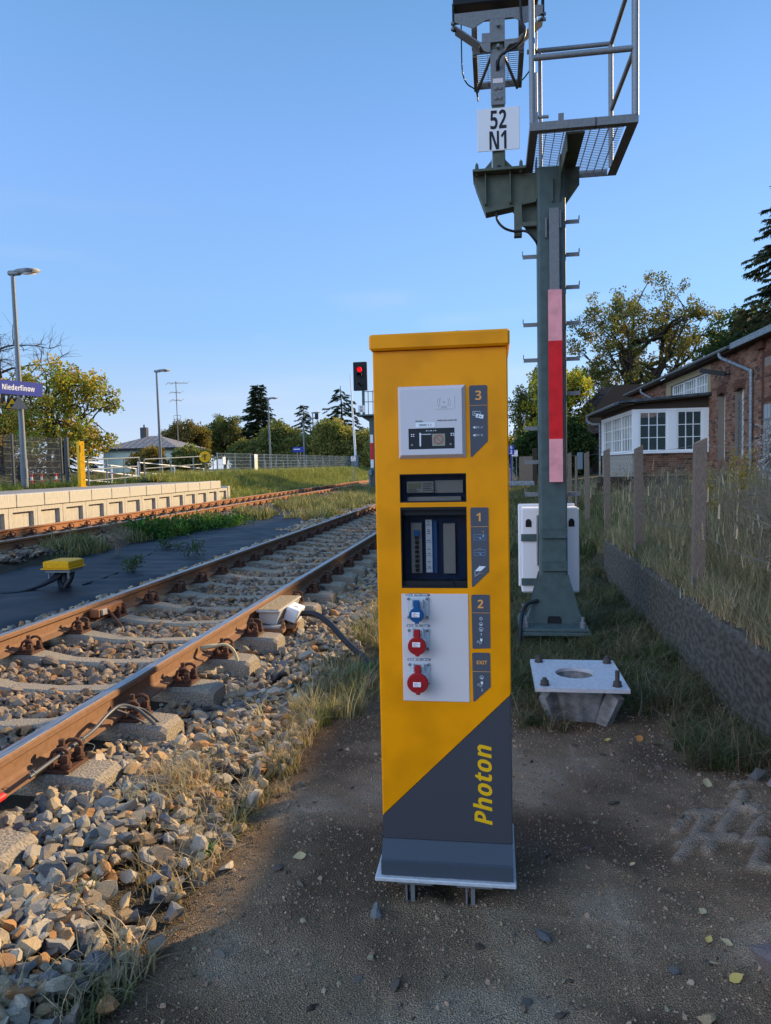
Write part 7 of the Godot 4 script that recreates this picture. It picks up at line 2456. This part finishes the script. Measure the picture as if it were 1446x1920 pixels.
	for k in 22:
		var a := TAU * k / 22.0 + R(-0.1, 0.1)
		var d := V(cos(a), 0, sin(a))
		var s := V(-d.z, 0, d.x)
		var l := R(0.1, 0.2)
		var up := R(0.02, 0.09)
		var p := [V(0, 0.01, 0), d * l * 0.5 + V(0, up, 0), d * l + V(0, up * 0.6, 0)]
		ro.quad(p[0] - s * 0.004, p[0] + s * 0.004, p[1] + s * 0.013, p[1] - s * 0.013); ro.tri(p[1] - s * 0.013, p[1] + s * 0.013, p[2])
	top("rosette_plant", ro, M.plant_green, "blue-green leaf rosette on the ground left of the kiosk", "plant", V(-0.98, ground_y(-0.98, -5.25), -5.25))
	var sp := B.new()
	for k in 16:
		var a := R(0, TAU)
		var d := V(cos(a), R(0.5, 1.4), sin(a)).normalized()
		var s := d.cross(V(0, 1, 0)).normalized()
		var l := R(0.04, 0.075)
		sp.quad(V(0, 0, 0), d * l * 0.5 + s * 0.009, d * l, d * l * 0.5 - s * 0.009)
	top("green_seedling", sp, M.plant_green, "tiny bright green seedling between ballast and sand", "plant", V(-1.13, ground_y(-1.13, -2.66) + 0.03, -2.66))
	for k in 9:                                              # tangled dry stalks
		var px: float = [2.0, 2.5, 3.1, 2.3, 2.9, 3.6, 1.9, 2.6, 3.4][k]
		var pz: float = [-5.0, -5.6, -6.3, -6.6, -7.4, -8.2, -9.5, -10.2, -9.4][k]
		broadleaf("dry_weed", "tangled leafless grey-brown weed stalks on the bank behind the fence posts", V(px, ground_y(px, pz), pz), {seed = 120 + k, group = "dry weeds on the bank", cat = "weed", cy = R(0.4, 0.6), rx = 0.5, ry = R(0.38, 0.6), rz = 0.5, tr = 0.007, stems = 9, limbs = 4, clusters = 60, per = 0, cr = 0.14, leaf = 0.1, bare = true, low = 0.03, wob = 0.15, cols = [Color.WHITE], gap = -0.9})
	# goldenrod and seed heads on the bank
	for k in 4:
		var at: Vector3 = [V(2.22, 0.55, -7.3), V(1.95, 0.53, -7.4), V(2.75, 0.58, -7.9), V(3.05, 0.6, -7.6)][k]
		var h: float = [1.12, 0.92, 1.28, 1.1][k]
		var t := thing("goldenrod" if k < 2 else "seed_plant", ["yellow-brown goldenrod plant just right of the nearest fence post", "yellow-brown goldenrod plant just left of the nearest fence post", "tall weed with drooping fluffy grey seed heads in front of the narrow windows", "shorter weed with fluffy grey seed heads beside the white door"][k], "plant", at)
		var st := B.new()
		var lf := B.new()
		for j in 7:
			var top_ := V(R(-0.14, 0.14), h * R(0.8, 1.05), R(-0.12, 0.12))
			var b0 := V(R(-0.06, 0.06), -0.05, R(-0.06, 0.06))
			st.tube(bend(b0, top_, 0, 5, 0.04), 0.006, 0.003, 4, false)
			for i in 46:
				var f := R(0.25, 1.0) if k < 2 else R(0.72, 1.0)
				var q := b0.lerp(top_, f)
				var d := V(R(-1, 1), R(-0.5, 0.5) if k < 2 else R(-0.6, 0.3), R(-1, 1)).normalized()
				var l := (0.07 if f < 0.7 else 0.1) * R(0.5, 1.2) * (1.0 if k < 2 else 1.4)
				var s := d.cross(V(0, 1, 0)).normalized() * 0.008
				lf.tri(q - s, q + s, q + d * l)
				if f > 0.7:
					for m in 5:
						var w := q + d * l * (0.3 + 0.17 * m)
						lf.tri(w, w + V(R(-0.02, 0.02), R(0.0, 0.022), R(-0.02, 0.02)), w + V(R(-0.02, 0.02), R(-0.012, 0.01), R(-0.02, 0.02)))
		part("stems", st, M.dry_stem, t)
		part("flower_heads" if k < 2 else "seed_heads", lf, M.goldenrod if k < 2 else M.fluff, t)

func litter() -> void:
	rng.seed = 99
	var pale := [[1.02, -3.53, "leaf_pale", "crumpled pale green leaf on the sand right of the kiosk"]]
	var b := B.new()
	var rim := P2([-0.5, 0, -0.3, 0.26, 0.0, 0.38, 0.3, 0.24, 0.62, 0.0, 0.3, -0.24, 0.0, -0.38, -0.3, -0.26])
	for i in 8:
		var p := rim[i]; var q := rim[(i + 1) % 8]
		b.tri(V(p.x, 0.1 * absf(p.y) + 0.06 * p.x * p.x, p.y), V(q.x, 0.1 * absf(q.y) + 0.06 * q.x * q.x, q.y), V(0, -0.03, 0))
	var mesh := b.mesh()
	var spots := [
		[0.49, -3.03, 0.03, "leaf_litter", "small yellow leaf on the sand nearest the kiosk"], [0.5, -2.83, 0.026, "leaf_pale", "tiny pale leaf on the sand below the small yellow leaf"],
		[0.68, -2.55, 0.036, "leaf_pale", "pale curled leaf in the middle of the sand right of the kiosk"], [0.66, -2.4, 0.03, "leaf_litter", "yellowish leaf left of a leaf pair in the lower right sand"],
		[0.71, -2.38, 0.034, "leaf_pale", "pale leaf right of the yellowish one in the lower right sand"], [0.64, -2.28, 0.03, "leaf_pale", "pale pointed leaf below the leaf pair in the lower right sand"],
		[0.68, -2.2, 0.042, "leaf_litter", "round yellow leaf nearest the camera in the lower right sand"], [0.95, -3.5, 0.06, "leaf_pale", "crumpled pale green leaf lying alone above the sand tracks"],
		[1.13, -3.5, 0.05, "leaf_litter", "yellow leaf beside two pebbles near the tyre tracks"], [0.60, -4.15, 0.05, "leaf_litter", "upright yellow leaf beside the foot of the mast foundation"],
		[0.78, -4.2, 0.055, "leaf_orange", "orange leaf in the grass right of the mast foundation"], [0.86, -4.1, 0.06, "leaf_litter", "yellow leaf at the grass edge, leftmost of the strewn leaves"],
		[0.95, -4.12, 0.05, "leaf_orange", "brown-orange leaf at the grass edge, in the middle of the strewn leaves"], [1.03, -4.13, 0.06, "leaf_orange", "largest orange leaf at the grass edge, near the wall"],
		[0.98, -4.28, 0.045, "leaf_litter", "yellow leaf deeper in the grass behind the strewn leaves"], [-1.0, -5.0, 0.05, "leaf_orange", "orange leaf left of the kiosk by the ballast edge"],
		[-0.86, -4.9, 0.055, "leaf_orange", "orange leaf left of the kiosk below the rosette plant"], [-0.78, -2.75, 0.05, "leaf_pale", "pale brown leaf on the sand left of the kiosk"]]
	for s in spots:
		var o := top("fallen_leaf", mesh, M[s[3]], s[4], "leaf", V(s[0], ground_y(s[0], s[1]) + 0.012, s[1]))
		o.rotation = V(R(-0.45, 0.45), R(0, TAU), R(-0.45, 0.45))
		o.scale = V(s[2], s[2] * R(0.7, 1.4), s[2])
	var rk := top("pink_rock", rock_mesh(403, false), M.pink_rock, "large pinkish broken rock at the lower right corner", "rock", V(0.80, 0.12, -2.08))
	rk.scale = V(0.085, 0.085, 0.09)
	var st := [[-0.42, -2.42, 0.028, "grey stone on the sand just left of the kiosk feet"], [-1.03, -2.62, 0.028, "pale flat stone on the sand outside the ballast edge"], [-0.99, -4.35, 0.055, "dark smooth stone at the grass clump left of the kiosk"], [0.13, -2.35, 0.022, "dark stone on the sand right of the kiosk feet"], [1.17, -3.52, 0.04, "dark stone beside the yellow leaf near the tyre tracks"], [1.22, -3.46, 0.035, "flat grey stone right of the dark one near the tyre tracks"], [0.55, -2.03, 0.024, "pale stone on the sand at the lower right"], [0.95, -4.9, 0.05, "grey stone in the grass behind the mast foundation"], [0.52, -2.22, 0.018, "small black stone near the round yellow leaf"]]
	for i in st.size():
		var s: Array = st[i]
		var o := top("loose_stone", rock_mesh(410 + i, true), M["stone%d" % [1, 5, 4, 4, 8, 9, 7, 9, 4][i]], s[3], "stone", V(s[0], ground_y(s[0], s[1]) + s[2] * 0.3, s[1]))
		o.scale = V(s[2], s[2], s[2])
		o.rotation.y = R(0, TAU)
	var xf := []
	var cs := PackedColorArray()
	for i in 17000:
		var z := -1.6 - 3.6 * R(0, 1)
		var x := R(-1.15, 1.36)
		var s := 0.0018 + 0.0022 * R(0, 1) + 0.007 * pow(R(0, 1), 30.0)
		if tread(x, z)[1] > 0.3: continue
		xf.append(Transform3D(Basis.from_euler(V(R(0, 3), R(0, TAU), 0)).scaled(V(s, s, s)), V(x, ground_y(x, z) + s * 0.3, z)))
		cs.append(tint([Color(0.44, 0.31, 0.2), Color(0.38, 0.265, 0.17), Color(0.3, 0.205, 0.13), Color(0.42, 0.3, 0.19), Color(0.34, 0.235, 0.15)]))
	tag(many("pebbles", rock_mesh(430, false), M.stone, xf, cs), "grit and small pebbles scattered over the sandy path", "grit")
	xf = []; cs = PackedColorArray()
	for i in 900:
		var z := -1.7 - 3.2 * R(0, 1)
		var x := R(-1.1, 1.36)
		if bumps.get_noise_2d(x * 0.5, z * 0.5) < 0.12: continue
		var s := 0.005 + 0.014 * pow(R(0, 1), 3.0)
		xf.append(Transform3D(Basis.from_euler(V(R(0, 3), R(0, TAU), 0)).scaled(V(s, s * 0.7, s)), V(x, ground_y(x, z) + s * 0.15, z)))
		cs.append(tint([Color(0.13, 0.1, 0.08), Color(0.1, 0.08, 0.06), Color(0.17, 0.14, 0.11)]))
	tag(many("soil_clods", rock_mesh(431, true), M.stone, xf, cs), "dark crumbs of soil on the trodden sandy path", "soil")
